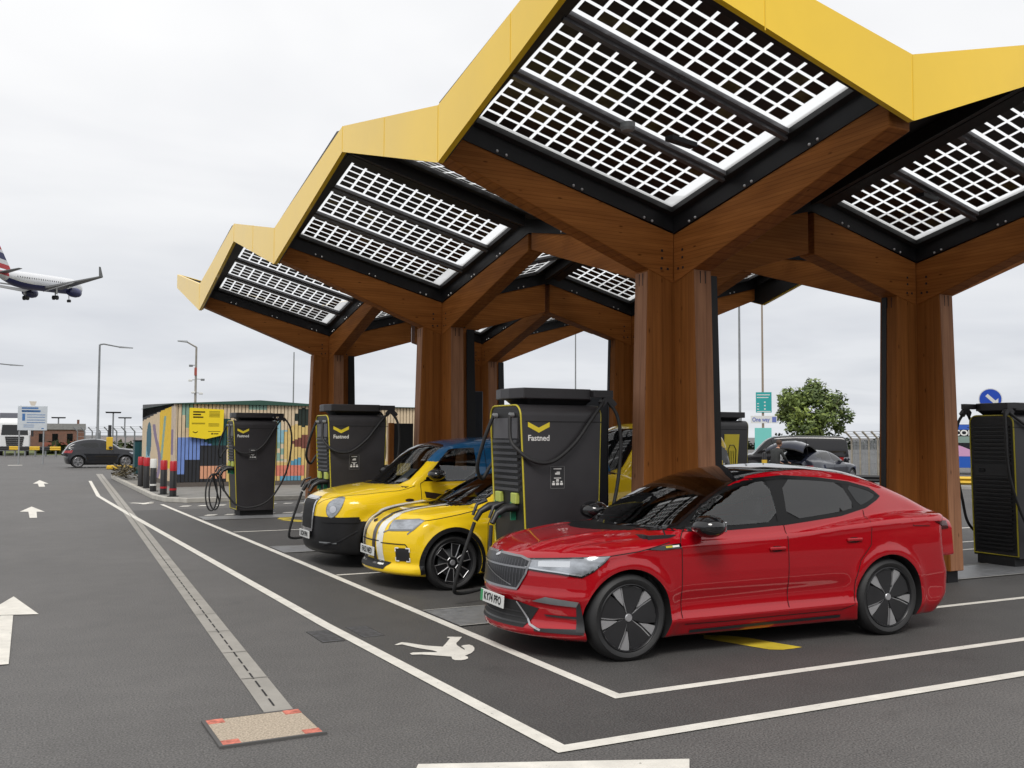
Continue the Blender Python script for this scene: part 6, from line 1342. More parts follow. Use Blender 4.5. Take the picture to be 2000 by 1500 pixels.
SUVF = [(0, -.64, 1.08), (0, 0, 1.07), (0, .64, 1.08), (0, .50, 1.45), (0, 0, 1.48), (0, -.50, 1.45)]
M_whitep = paint('white_paint', (.62, .63, .64, 1)); M_grey = paint('dark_grey_paint', (.020, .021, .025, 1), .4); M_navy = paint('midnight_paint', (.016, .019, .032, 1), .3); M_van = paint('black_van_paint', (.012, .012, .014, 1), .2)
plain_car('white_car', 'white saloon whose roof shows just behind the red car', 'car', mod(SALOON, 1.0, roof=[(x, z * 1.02) for x, z in SALOON['roof']]), (8.75, 11.6, 0), R(2), M_whitep, .045, SWIN, SFR, (0, 2.885), .345, .25)
fwd = Vector((.93, .36, 0)); rear = ground(1540, 37.0); fo_ = rear + fwd * 3.75
ev = plain_car('hatchback_car', 'dark blue hatchback with its tailgate raised, beyond the red car', 'car', SALOON, tuple(fo_), math.atan2(-.36, -.93), M_navy, .05, SWIN, SFR, (0, 2.885), .345, .25, tail=[(0, -.5, 1.0), (0, .5, 1.0), (0, .45, 1.2), (0, -.45, 1.2)])
tg = MB(); prof = [(2.35, 1.43), (2.7, 1.60), (3.05, 1.72), (3.4, 1.78), (3.75, 1.76), (4.0, 1.66), (4.12, 1.52)]
ys = [-.66, -.55, -.36, -.12, .12, .36, .55, .66]
for lay in (0, -.05):
    tg.v += [(x, y * (.86 + .05 * i), z - .16 * abs(y / .66) ** 2.2 + lay) for i, (x, z) in enumerate(prof) for y in ys]
nn = len(ys); k_ = nn * len(prof)
for o_ in (0, k_):
    for i in range(len(prof) - 1):
        for j in range(nn - 1): tg.f.append([o_ + i * nn + j, o_ + i * nn + j + 1, o_ + (i + 1) * nn + j + 1, o_ + (i + 1) * nn + j]); tg.m.append(0 if o_ == 0 else 1)
bd_ = [i * nn for i in range(len(prof))] + [(len(prof) - 1) * nn + j for j in range(1, nn)] + [i * nn + nn - 1 for i in range(len(prof) - 2, -1, -1)] + list(range(nn - 2, 0, -1))
for q in range(len(bd_)):
    r_ = bd_[(q + 1) % len(bd_)]; tg.f.append([bd_[q], r_, r_ + k_, bd_[q] + k_]); tg.m.append(1)
tg.build('tailgate', [M_navy, M_blackmatt], ev.root, smooth=50); MB().box(3.35, 3.93, -.55, .55, .62, 1.0).build('boot_opening', M_blackmatt, ev.root, bevel=.03)
MB().hexa([(2.75, -.52, 1.30), (3.45, -.56, 1.02), (3.45, .56, 1.02), (2.75, .52, 1.30), (2.75, -.52, 1.33), (3.46, -.56, 1.05), (3.46, .56, 1.05), (2.75, .52, 1.33)]).build('pale_glass_reflection', M_platew, ev.root)  # pale sheet painted in as the bright reflection off the rear glass
for sg in (-1, 1): MB().tube([(3.3, sg * .60, 1.05), (3.75, sg * .70, 1.82)], .012, 6).build('strut', M_black, ev.root)
# van (side on, nose to the left)
VAN = dict(hood=[(-1.0, .7), (-.85, .95), (-.5, 1.08), (0, 1.16), (3, 1.2), (4.4, 1.2)], width=[(-1, .85), (0, .95), (4.2, .95)], shape=[(.1, .93), (.5, 1), (1.2, .98)], nose=[(.1, -.75), (.4, -.9), (.9, -.86), (1.1, -.7)], tail=[(.1, 4.05), (.5, 4.12), (2.0, 4.0)], plan=(.2, .3, .03, .06), crown=[(-1, .08), (4, .03)], floor=.22,
           roof=[(-.4, .8), (.0, 1.18), (.7, 1.85), (1.0, 1.95), (2, 1.99), (3.8, 1.97), (4.05, 1.9), (4.15, 1.0)], bow=.1, roof_crown=.05, cabin=[(.9, .93), (1.3, .91), (1.7, .84), (2.05, .74)], cabin_x=[(-.2, .97), (1, 1), (4.1, 1)], arches=[(0, .34, .39), (3.0, .34, .39)], lamp_z=.80)
VAN2 = dict(VAN); VAN2['hood'] = [(x, z * 1.06) for x, z in VAN['hood']]; VAN2['roof'] = [(x, z * 1.10) for x, z in VAN['roof'][:5]] + [(1.6, 2.18), (2.0, 2.12), (2.2, 1.9), (2.3, 1.0)]; VAN2['width'] = [(-1, .85), (0, .95), (2.3, .95)]; VAN2['tail'] = [(.1, 2.15), (.5, 2.25), (2.2, 2.15)]; VAN2['arches'] = [(0, .34, .39), (1.55, .34, .39)]
yv = Car('yellow_van', 'tall van in yellow, black and white zigzag wrap half hidden behind the nearest post', 'van', VAN2, (9.0, 14.45, 0), R(-1), [M_yel, M_blue, M_gloss, M_stw, M_gloss], .045, None, dazzle)
yw = [(0, -.74, 1.33), (0, .74, 1.33), (0, .66, 1.75), (0, .56, 2.0), (0, -.56, 2.0), (0, -.66, 1.75)]
yv.window('windscreen', yw, FRONT, M_glass, M_gloss, .04, .06)
for sd, q in ((SIDE, lambda p: p), (FAR, mir)):
    sg = -1 if sd is SIDE else 1
    yv.window('side_window', q([(.50, -.9, 1.38), (1.2, -.9, 1.38), (1.2, -.8, 1.92), (.92, -.8, 1.90)]), sd, M_glass, M_gloss, .02, .06)
    for xx in (0, 1.55): wheel(yv.root, xx, sg, .34, .21, .22, 'plain', .83)
    mirror(yv.root, .42, sg * 1.10, 1.55, P('mirror_grey', (.16, .15, .145, 1), .35), sg, 1.7)
    yv.patch('headlight', q([(-.78, -.52, .86), (-.30, -.90, .92), (-.42, -.90, .74), (-.80, -.52, .74)]), Vector((.75, -sg * .66, 0)), M_lens, .008, .04)
yv.patch('grille', [(0, -.5, .82), (0, .5, .82), (0, .46, .62), (0, -.46, .62)], FRONT, M_plastic, .008, .05)
pv = ground(1470, 46); rzv = face_rz(1555)
plain_car('black_van', 'black van seen side on beneath the green tree', 'van', VAN, tuple(pv), rzv, M_van, .06, [[(.45, -.9, 1.25), (1.1, -.9, 1.25), (1.1, -.8, 1.75), (.85, -.8, 1.72)]], [(0, -.7, 1.25), (0, .7, 1.25), (0, .6, 1.8), (0, -.6, 1.8)], (0, 3.0), .34, .22, 'plain')
# person at the open boot
J = [(0, 0, .92), (.02, 0, 1.12), (.12, 0, 1.36), (.18, 0, 1.46), (.21, 0, 1.52), (.10, -.19, 1.37), (.24, -.25, 1.12), (.46, -.18, .98), (.10, .19, 1.37), (.26, .25, 1.12), (.48, .16, .96),
     (0, -.10, .88), (.03, -.12, .48), (-.03, -.12, .09), (.10, -.12, .04), (0, .10, .88), (.06, .12, .48), (.0, .12, .09), (.13, .12, .04)]
B = [(0, 1), (1, 2), (2, 3), (3, 4), (2, 5), (5, 6), (6, 7), (2, 8), (8, 9), (9, 10), (0, 11), (11, 12), (12, 13), (13, 14), (0, 15), (15, 16), (16, 17), (17, 18)]
Rr = [.16, .165, .16, .065, .06, .085, .062, .036, .085, .062, .036, .11, .08, .055, .05, .11, .08, .055, .05]
pp = ground(1513, 35.2)
person('person', 'person in a dark coat leaning into the open boot', tuple(pp), math.atan2(.36, .93) - .25, J, B, Rr, [M_skin, M_coat, M_trous, M_shoe], lambda c: 0 if c.z > 1.475 or (c.x > .44 and c.z < 1.1 and c.z > .85) else 1 if c.z > .80 else 3 if c.z < .08 else 2, {'c': (.25, 0, 1.63), 'f': (1, .15, -.25)}, M_hair, 1.03, [(7, (1, 0, -.3), (0, 1, 0)), (10, (1, 0, -.3), (0, -1, 0))])
yb = thing('yellow_bollard', 'short black post with a yellow sleeve left of the person at the boot', 'bollard', tuple(ground(1493, 33)))
MB().lathe([(.001, 0), (.07, 0), (.07, 1.35), (.05, 1.4), (.001, 1.41)], 'z', 16).build('post', M_black, yb, smooth=40); MB().lathe([(.085, .55), (.09, .55), (.09, 1.15), (.085, 1.15)], 'z', 16).build('sleeve', P('sleeve_yellow', (.62, .40, .03, 1), .5), yb, smooth=40)
# --- tree
def tree(label, loc, h, r, n, trunk_h, seed, name='green_tree', col=(.135, .185, .045)):
    random.seed(seed); t = thing(name, label, 'tree', loc)
    tr = MB(); tr.tube([(0, 0, 0), (.05, .02, trunk_h * .5), (0, 0, trunk_h), (.08, .05, h * .62)], [.22, .17, .14, .06], 10)
    for i in range(9):
        a = i * 2.4; q = random.uniform(.5, .85); tr.tube([(0, 0, trunk_h * (.75 + .05 * i)), (r * .3 * math.cos(a), r * .3 * math.sin(a), h * .55), (r * q * math.cos(a), r * q * math.sin(a), h * random.uniform(.5, .85))], [.08, .05, .02], 6)
    tr.build('trunk', P('bark', (.07, .05, .035, 1), .9, var=.3, vscale=12), t, smooth=60)
    cl = []
    for i in range(46):
        a = random.uniform(0, 6.283); u = random.random() ** .5; zz = random.uniform(-1, 1); k = math.sqrt(max(0, 1 - zz * zz)) * u
        cl.append((r * .86 * k * math.cos(a) * random.uniform(.8, 1.1), r * .86 * k * math.sin(a) * random.uniform(.8, 1.1), h * .60 + (h * .36) * zz * random.uniform(.75, 1.08), random.uniform(.16, .30) * r))
    m = MB()
    for (cx, cy, cz, cr) in cl:
        tone = random.choice((0, 0, 1, 2))
        for _ in range(n // 46):
            d = Vector((random.gauss(0, 1), random.gauss(0, 1), random.gauss(0, 1) * .8)).normalized(); p = Vector((cx, cy, cz)) + d * cr * random.random() ** .45
            a = Vector((random.gauss(0, 1), random.gauss(0, 1), random.gauss(-.4, .6))).normalized(); b = a.cross(d)
            if b.length < .05: continue
            b.normalize(); s = random.uniform(.10, .21); m.quad(p - a * s, p + b * s * .45, p + a * s, p - b * s * .45, tone if random.random() > .25 else random.choice((0, 1, 2)))
    m.build('crown', [P('leaf_a', (*col, 1), .6, var=.3, vscale=3), P('leaf_b', (col[0] * 1.55, col[1] * 1.45, col[2] * 1.2, 1), .6, var=.3, vscale=3), P('leaf_c', (col[0] * .5, col[1] * .55, col[2] * .6, 1), .65, var=.3, vscale=3)], t, fixn=False)
    return t
tree('round bushy green tree behind the black van', tuple(ground(1590, 66)), 5.35, 2.85, 9000, 1.5, 5)
# --- lamp columns and sign poles
def column(label, px, depth, h, r0, mat, name='lamp_column', head=None, arm=0.0, top=None, extra=None):
    t = thing(name, label, 'lamp post', tuple(ground(px, depth)), face_rz(px))
    MB().tube([(0, 0, 0), (0, 0, h * .25), (0, 0, h * .26), (0, 0, h)], [r0, r0, r0 * .7, r0 * .5], 12).build('pole', mat, t, smooth=40)
    if arm:
        MB().tube([(0, 0, h), (arm * .2, 0, h + .05), (arm, 0, h - .12 if top is None else h + top)], [r0 * .45, r0 * .4, r0 * .35], 8).build('arm', mat, t, smooth=50)
        z = h - .12 if top is None else h + top; x = arm; sg = 1 if arm > 0 else -1; l = head or .7
        MB().hexa([(x - .05 * sg, -.14, z - .05), (x + l * sg, -.12, z - .06 + (top or 0) * .2), (x + l * sg, .12, z - .06 + (top or 0) * .2), (x - .05 * sg, .14, z - .05), (x - .05 * sg, -.10, z + .06), (x + l * sg, -.06, z + .0 + (top or 0) * .2), (x + l * sg, .06, z + .0 + (top or 0) * .2), (x - .05 * sg, .10, z + .06)]).build('lantern', M_greypole, t, bevel=.02)
    return t
column('tall grey lamp column left of the teal signs', 1446, 62, 13.5, .11, M_greypole, arm=1.5)
column('tall slim lamp column seen under the canopy behind the nearest charger', 1124, 70, 10.0, .08, M_greypole, arm=1.5)
column('slim grey lamp column left of the third timber post', 571, 72, 8.0, .08, M_greypole)
column('grey lamp column with long arm to the right beyond the dark grey car', 189, 66, 7.95, .12, M_greypole, arm=1.25, head=.85)
column('lamp column whose lantern reaches in at the left edge of the picture', -60, 75, 7.4, .12, M_greypole, arm=2.6, head=.9)
cc = column('pole with up-tilted lantern and several cameras beyond the mural building', 379, 57, 7.0, .11, P('weathered_pole', (.23, .215, .19, 1), .6, var=.2), arm=-.55, head=.5, top=.30)
for z, x in ((5.95, -.28), (5.1, -.30), (5.15, .38), (4.4, -.12), (4.35, .3)):
    MB().tube([(0, 0, z), (x, -.05, z - .02)], .02, 6).build('bracket', M_greypole, cc)
    MB().box(x - .11, x + .11, -.13, .06, z - .10, z + .02).build('camera', M_platew if z < 5.12 else M_greypole, cc, bevel=.02)
MB().box(-.09, .06, -.1, .1, 5.35, 5.8).build('warning_box', P('box_red', (.30, .06, .04, 1), .6), cc)
for px, dp, h, lab in ((112, 190, 5.0, 'far off T-shaped apron light above the brick building'), (219, 170, 5.6, 'far off T-shaped apron light behind the barbed fence'), (242, 200, 5.2, 'far off wide T-shaped apron light nearest the mural building'), (764, 150, 5.2, 'far off T-shaped apron light between timber posts')):
    t = thing('apron_light', lab, 'floodlight', tuple(ground(px, dp)), face_rz(px)); MB().tube([(0, 0, 0), (0, 0, h)], .13, 8).build('mast', M_greypole, t); MB().hexa([(-1.2, -.2, h), (1.2, -.2, h), (1.2, .2, h), (-1.2, .2, h), (-1.3, -.3, h + .25), (1.3, -.3, h + .25), (1.3, .3, h + .25), (-1.3, .3, h + .25)]).build('lamp_bar', M_black, t)
M_teal = P('teal_sign', (.015, .30, .30, 1), .5); M_teal2 = P('pale_teal_sign', (.16, .52, .48, 1), .5); M_sblue = P('sign_blue_text', (.12, .16, .42, 1), .5)
sp_ = thing('direction_sign', 'pole carrying two teal boards and a white direction board', 'sign', tuple(ground(1491, 58)), face_rz(1491))
MB().tube([(0, 0, 0), (0, 0, 10.5)], [.08, .05], 10).build('pole', P('brownish_pole', (.25, .20, .15, 1), .6), sp_)
for (x0, x1, z0, z1, m, nm) in ((-.40, .50, 3.35, 4.55, M_teal, 'teal_board'), (-.70, .80, 2.72, 3.16, M_platew, 'white_board'), (-.48, .48, 1.15, 2.45, M_teal2, 'teal_board')):
    bo = MB().box(x0, x1, -.11, -.08, z0, z1).build(nm, m, sp_); pr = MB(); w = x1 - x0
    if m is M_teal:
        for z, a, b in ((4.42, .06, .9), (4.26, .06, .8), (3.9, .08, .2), (3.74, .08, .2), (3.58, .08, .2), (3.44, .06, .94)): pr.box(x0 + a * w, x0 + b * w, -.114, -.111, z - .05, z)
        for z in (4.0, 3.8, 3.6): pr.box(x0 + .52 * w, x0 + .62 * w, -.114, -.111, z - .08, z)
        pr.build('board_print', M_platew, bo)
    elif m is M_platew:
        textmesh('board_text', 'One way', .34, M_sblue, bo, frame((-.12, -.114, 2.93), (1, 0, 0), (0, 0, 1)), bold=.01, sx=.8)
        MB().box(.52, .76, -.114, -.111, 2.78, 3.10).build('arrow_square', M_sblue, bo)
# --- fences with cranked tops
def fence(name, label, p0, p1, h, n, mat, wires, mesh_bars=0):
    d = (p1 - p0); L = d.length; t = thing(name, label, 'fence', tuple(p0), math.atan2(d.y, d.x))
    for i in range(n + 1):
        x = L * i / n; q = MB(); q.tube([(x, 0, 0), (x, 0, h), (x - .16, -.28, h + .36)], .055, 6); q.build('post', mat, t)
    w = MB()
    for z in wires: w.tube([(0, 0, z * h), (L, 0, z * h)], .012, 4)
    for k in (.3, .65, 1): w.tube([(-.16 * k, -.28 * k, h + .36 * k), (L - .16 * k, -.28 * k, h + .36 * k)], .012, 4)
    for i in range(mesh_bars): x = L * i / mesh_bars; w.box(x - .022, x + .022, -.01, .01, .05, h - .05)
    w.build('mesh_wires', M_galv, t)
fence('security_fence', 'pale mesh security fence with cranked barbed posts by the black van', ground(1664, 50), ground(1790, 46), 1.85, 7, P('fence_post', (.30, .27, .22, 1), .8, var=.2), (.1, .35, .6, .85), 44)
fence('security_fence', 'far grey fence with cranked barbed posts behind the dark grey car', ground(150, 84), ground(300, 70), 2.15, 9, M_greypole, (.2, .4, .6, .8, .97))
bk = MB().box(0, 16, -.05, .05, 0, 1.7).build('screen_wall', P('pinkish_wall', (.36, .32, .32, 1), .9), None, tuple(ground(190, 92)), face_rz(220)); tag(bk, 'long pale wall standing behind the far barbed fence', 'wall')
# --- barriers
def barrier(name, label, p0, p1, z0, z1, mats, n):
    d = p1 - p0; L = d.length; t = thing(name, label, 'barrier', tuple(p0), math.atan2(d.y, d.x))
    for i in range(n):
        MB().prism([(-.03, z0), (-.10, z0 + (z1 - z0) * .25), (-.03, (z0 + z1) / 2), (-.10, z0 + (z1 - z0) * .75), (-.03, z1), (.0, z1), (.0, z0)], 'x', L * i / n, L * (i + 1) / n).build('rail', mats[i % len(mats)], t)
        MB().box(L * (i + .5) / n - .06, L * (i + .5) / n + .06, 0, .1, 0, z1 - .02).build('post', M_greypole, t)
M_by = P('barrier_yellow', (.62, .40, .03, 1), .6); M_bk = P('barrier_black', (.02, .02, .022, 1), .6)
barrier('crash_barrier', 'black and yellow crash barrier along the grass on the far left', ground(-60, 86), ground(118, 84), .52, .86, [M_by, M_bk], 9)
barrier('crash_barrier', 'low black crash barrier left of the nearest right timber post', ground(1640, 40), ground(1770, 39), .12, .40, [M_bk], 3)
barrier('crash_barrier', 'low yellow crash barrier right of the nearest right timber post', ground(1790, 38.7), ground(2060, 37), .10, .42, [M_by], 3)
structure(MB().prism([(0, 0), (11, 0), (11, .5), (0, .5)], 'z', 0, .12).build('kerb', M_concrete, None, tuple(ground(1560, 38.6)), math.atan2((ground(2060, 35.6) - ground(1560, 38.6)).y, (ground(2060, 35.6) - ground(1560, 38.6)).x)))
# --- shuttle coach in an advert livery
bs = thing('shuttle_coach', 'shuttle coach in black, blue and pink advert livery behind the right charger', 'coach', tuple(ground(1835, 52)), face_rz(1890) )
MB().box(0, 9, 0, 2.4, .35, 2.62).build('body', P('coach_black', (.012, .013, .018, 1), .25, coat=.5), bs, bevel=.12)
MB().box(.1, 8.9, -.012, -.004, 2.34, 2.60).build('roof_band', P('coach_blue', (.03, .10, .45, 1), .35), bs)
MB().box(.05, 8.9, -.014, -.006, .36, .95).build('lower_band', P('coach_blue2', (.015, .09, .42, 1), .35), bs)
MB().prism([(.05, .95), (2.05, .95), (1.6, 1.25), (1.0, 1.5), (.4, 1.62), (.05, 1.64)], 'y', -.020, -.008).build('pink_swoosh', P('coach_pink', (.55, .30, .48, 1), .35), bs)
MB().box(.75, 1.78, -.016, -.004, 1.35 + .3, 1.98).build('window', P('coach_glass', (.22, .30, .27, 1), .12), bs, bevel=.02)
textmesh('livery_text', 'COM', .40, M_white, bs, frame((1.22, -.02, 2.16), (1, 0, 0), (0, 0, 1)), bold=.012, sx=1.15)
textmesh('livery_text', 'P', .40, M_white, bs, frame((1.78, -.022, .74), (1, 0, 0), (0, 0, 1)), bold=.012, sx=1.2); textmesh('livery_text', 'H', .40, M_white, bs, frame((1.80, -.022, .40), (1, 0, 0), (0, 0, 1)), bold=.012, sx=1.2)
for x in (2.2, 7.2): MB().lathe([(.001, -.02), (.30, -.02), (.46, 0), (.46, .25), (.001, .25)], 'y', 28, (x, 0, .46)).build('wheel', M_rubber, bs, smooth=40)
rs = thing('round_sign', 'blue round arrow sign above the charger at the right edge', 'sign', tuple(ground(1937, 26)), face_rz(1937))
MB().tube([(0, 0, 0), (0, 0, 2.95)], .04, 8).build('post', M_greypole, rs); MB().lathe([(.001, -.06), (.285, -.06), (.285, -.045), (.001, -.045)], 'y', 32, (0, 0, 2.93)).build('white_rim', M_platew, rs); MB().lathe([(.001, -.066), (.262, -.066), (.262, -.061), (.001, -.061)], 'y', 32, (0, 0, 2.93)).build('blue_disc', P('sign_blue', (.01, .06, .42, 1), .4), rs)
MB().prism([(-.02 + .20, 2.93 - .18), (.19, 2.93 + .02), (.12, 2.93 - .04), (-.06, 2.93 + .14), (-.12, 2.93 + .08), (.06, 2.93 - .10), (-.0, 2.93 - .17)], 'y', -.069, -.067).build('arrow', M_platew, rs)
# ================================================================== LEFT BACKGROUND
plain_car('grey_car', 'dark grey compact SUV crossing the road by the mural building', 'car', SUV, (6.55, 62.2, 0), math.pi, M_grey, .05, SUVW, SUVF, (0, 2.54), .345, .25)
hb = thing('height_post', 'tall black post with yellow sleeve in front of the dark grey car', 'bollard', tuple(ground(213, 57)))
MB().tube([(0, 0, 0), (0, 0, 2.45)], .09, 12).build('post', M_bk, hb, smooth=40); MB().box(-.17, .17, -.13, .13, 1.02, 1.76).build('sleeve', M_by, hb, bevel=.03)
yk = MB().box(-.1, 3.4, -.25, .25, 0, .22).build('kerb', P('kerb_yellow', (.62, .38, .02, 1), .7, var=.15), None, tuple(ground(212, 54)), face_rz(235), bevel=.06); structure(yk)
sb = thing('site_sign', 'pale information board on two posts in front of the white lorry', 'sign', tuple(ground(61, 62)), face_rz(61))
bo = MB().box(-.84, .84, -.05, 0, 2.15, 3.68).build('board', P('board_pale', (.50, .54, .58, 1), .5, var=.06), sb, bevel=.01)
pr = MB()
for z, a, b in ((3.60, -.62, .32), (3.42, -.62, .45), (3.40, -.62, .40)): pr.box(a, b, -.056, -.051, z - .10, z)
for z in (3.15, 3.0, 2.82, 2.66): pr.box(-.32, .72, -.056, -.051, z - .035, z)
for z in (3.2, 2.98): pr.box(-.58, -.42, -.056, -.051, z - .22, z)
for z in (2.5, 2.38): pr.box(-.5, .1, -.056, -.051, z - .03, z)
pr.box(.52, .66, -.056, -.051, 2.24, 2.30); pr.build('board_print', P('print_blue', (.05, .15, .36, 1), .6), bo)
for x in (-.72, .66): MB().tube([(x, .05, 0), (x, .05, 3.6)], .045, 8).build('post', M_galv, sb)
MB().prism([(-.22, 3.98), (.22, 3.98), (.12, 3.7), (-.10, 3.7)], 'y', -.04, 0).build('top_badge', P('badge_cream', (.60, .55, .48, 1), .6), sb)
lo_ = thing('lorry', 'white lorry facing us behind the barrier at the left edge', 'lorry', tuple(ground(27, 88)), face_rz(27))
MB().prism([(0, .45), (0, 1.75), (.25, 2.95), (.9, 3.35), (2.0, 3.35), (2.0, .45)], 'x', -1.22, 1.22).build('cab', P('lorry_white', (.66, .67, .68, 1), .4), lo_, bevel=.10)
MB().hexa([(-1.08, -.03, 1.85), (1.08, -.03, 1.85), (1.08, .05, 1.85), (-1.08, .05, 1.85), (-1.0, .20, 2.75), (1.0, .20, 2.75), (1.0, .28, 2.75), (-1.0, .28, 2.75)]).build('windscreen', M_glass, lo_)
gl = MB(); 
for i in range(5): gl.box(-.75 + .03 * i, .75 - .03 * i, -.05, 0.02, 1.55 - .19 * i, 1.70 - .19 * i)
gl.build('grille', M_bk, lo_); MB().box(-1.2, 1.2, -.08, .05, .40, .62).build('bumper', M_greypole, lo_, bevel=.03)
for s_ in (-1, 1):
    MB().box(s_ * 1.0 - .16, s_ * 1.0 + .16, -.06, .02, .66, .86).build('headlight', M_lens, lo_, bevel=.03); MB().box(s_ * 1.42 - .1, s_ * 1.42 + .1, -.05, .1, 1.7, 2.5).build('mirror', M_bk, lo_, bevel=.03); MB().lathe([(.001, 0), (.5, 0), (.5, .3), (.001, .3)], 'x', 24, (s_ * 1.2 - (.3 if s_ > 0 else 0), .9, .5)).build('wheel', M_rubber, lo_, smooth=40)
MB().box(-1.25, 1.25, 2.3, 13, .9, 3.85).build('trailer', P('trailer_grey', (.12, .125, .15, 1), .6), lo_, bevel=.05)
bb = thing('brick_building', 'low red-brown brick building with grey roof far behind the barrier', 'building', tuple(ground(58, 130)), face_rz(110))
M_brick = bpy.data.materials.new('brick'); M_brick.use_nodes = True; _n = M_brick.node_tree; _b = _n.nodes['Principled BSDF']; _t = _n.nodes.new('ShaderNodeTexBrick'); _c = _n.nodes.new('ShaderNodeTexCoord'); _m = _n.nodes.new('ShaderNodeMapping'); _m.inputs['Rotation'].default_value = (R(90), 0, 0)
lnk(_n, _c.outputs['Object'], _m.inputs['Vector']); lnk(_n, _m.outputs['Vector'], _t.inputs['Vector']); _t.inputs['Scale'].default_value = 2.2; _t.inputs['Color1'].default_value = (.17, .06, .035, 1); _t.inputs['Color2'].default_value = (.11, .045, .03, 1); _t.inputs['Mortar'].default_value = (.22, .19, .17, 1); lnk(_n, _t.outputs['Color'], _b.inputs['Base Color']); _b.inputs['Roughness'].default_value = .9
MB().box(0, 6.6, 0, 6, 0, 2.55).build('wall', M_brick, bb); MB().hexa([(-.1, -.15, 2.55), (6.7, -.15, 2.55), (6.7, 6.1, 2.55), (-.1, 6.1, 2.55), (-.1, .6, 3.35), (6.7, .6, 3.35), (6.7, 5.4, 3.35), (-.1, 5.4, 3.35)]).build('roof', P('roof_grey', (.12, .12, .115, 1), .8, var=.2), bb)
for x in (1.0, 2.6, 4.4): MB().box(x, x + .7, -.03, 0, .9, 2.0).build('window', M_glass, bb)
MB().box(5.6, 5.9, 1, 1.3, 3.3, 3.9).build('chimney', M_brick, bb)
rb = MB()
random.seed(3)
for i in range(9): rb.box(i * .78, i * .78 + .7, 0, .5, 0, random.uniform(.9, 1.25))
rb.build('stacked_crate', P('rust_red', (.20, .06, .04, 1), .8, var=.4, vscale=3), None, tuple(ground(84, 112)), face_rz(100)); tag(bpy.data.objects['stacked_crate'], 'row of rust-red stacked containers in front of the brick building', 'containers')
# distant hedge line and low roofs on the horizon
def hedge(name, label, p0, p1, h, n, seed, col):
    random.seed(seed); m = MB(); d = p1 - p0
    for i in range(n):
        t = random.random(); p = p0 + d * t + Vector((random.uniform(-1.5, 1.5), random.uniform(-1.5, 1.5), random.random() ** 1.3 * h * (0.65 + .35 * math.sin(t * 23 + seed)))); a = Vector((random.gauss(0, 1), random.gauss(0, 1), random.gauss(0, .7))).normalized(); b = a.cross(Vector((random.random(), random.random(), 1))).normalized(); s = random.uniform(.2, .5); m.quad(p - a * s, p + b * s * .6, p + a * s, p - b * s * .6, random.randint(0, 1))
    o = m.build(name, [P(name + '_a', (*col, 1), .8, var=.3), P(name + '_b', (col[0] * .55, col[1] * .6, col[2] * .6, 1), .8, var=.3)], None, fixn=False); return tag(o, label, 'trees', kind='stuff')
hedge('far_treeline', 'dark line of far trees and scrub along the right horizon', ground(1380, 150), ground(2100, 170), 3.4, 3600, 2, (.040, .055, .025))
hedge('roadside_scrub', 'thin green scrub along the far left fence', ground(100, 98), ground(300, 88), 1.2, 900, 4, (.07, .09, .03))
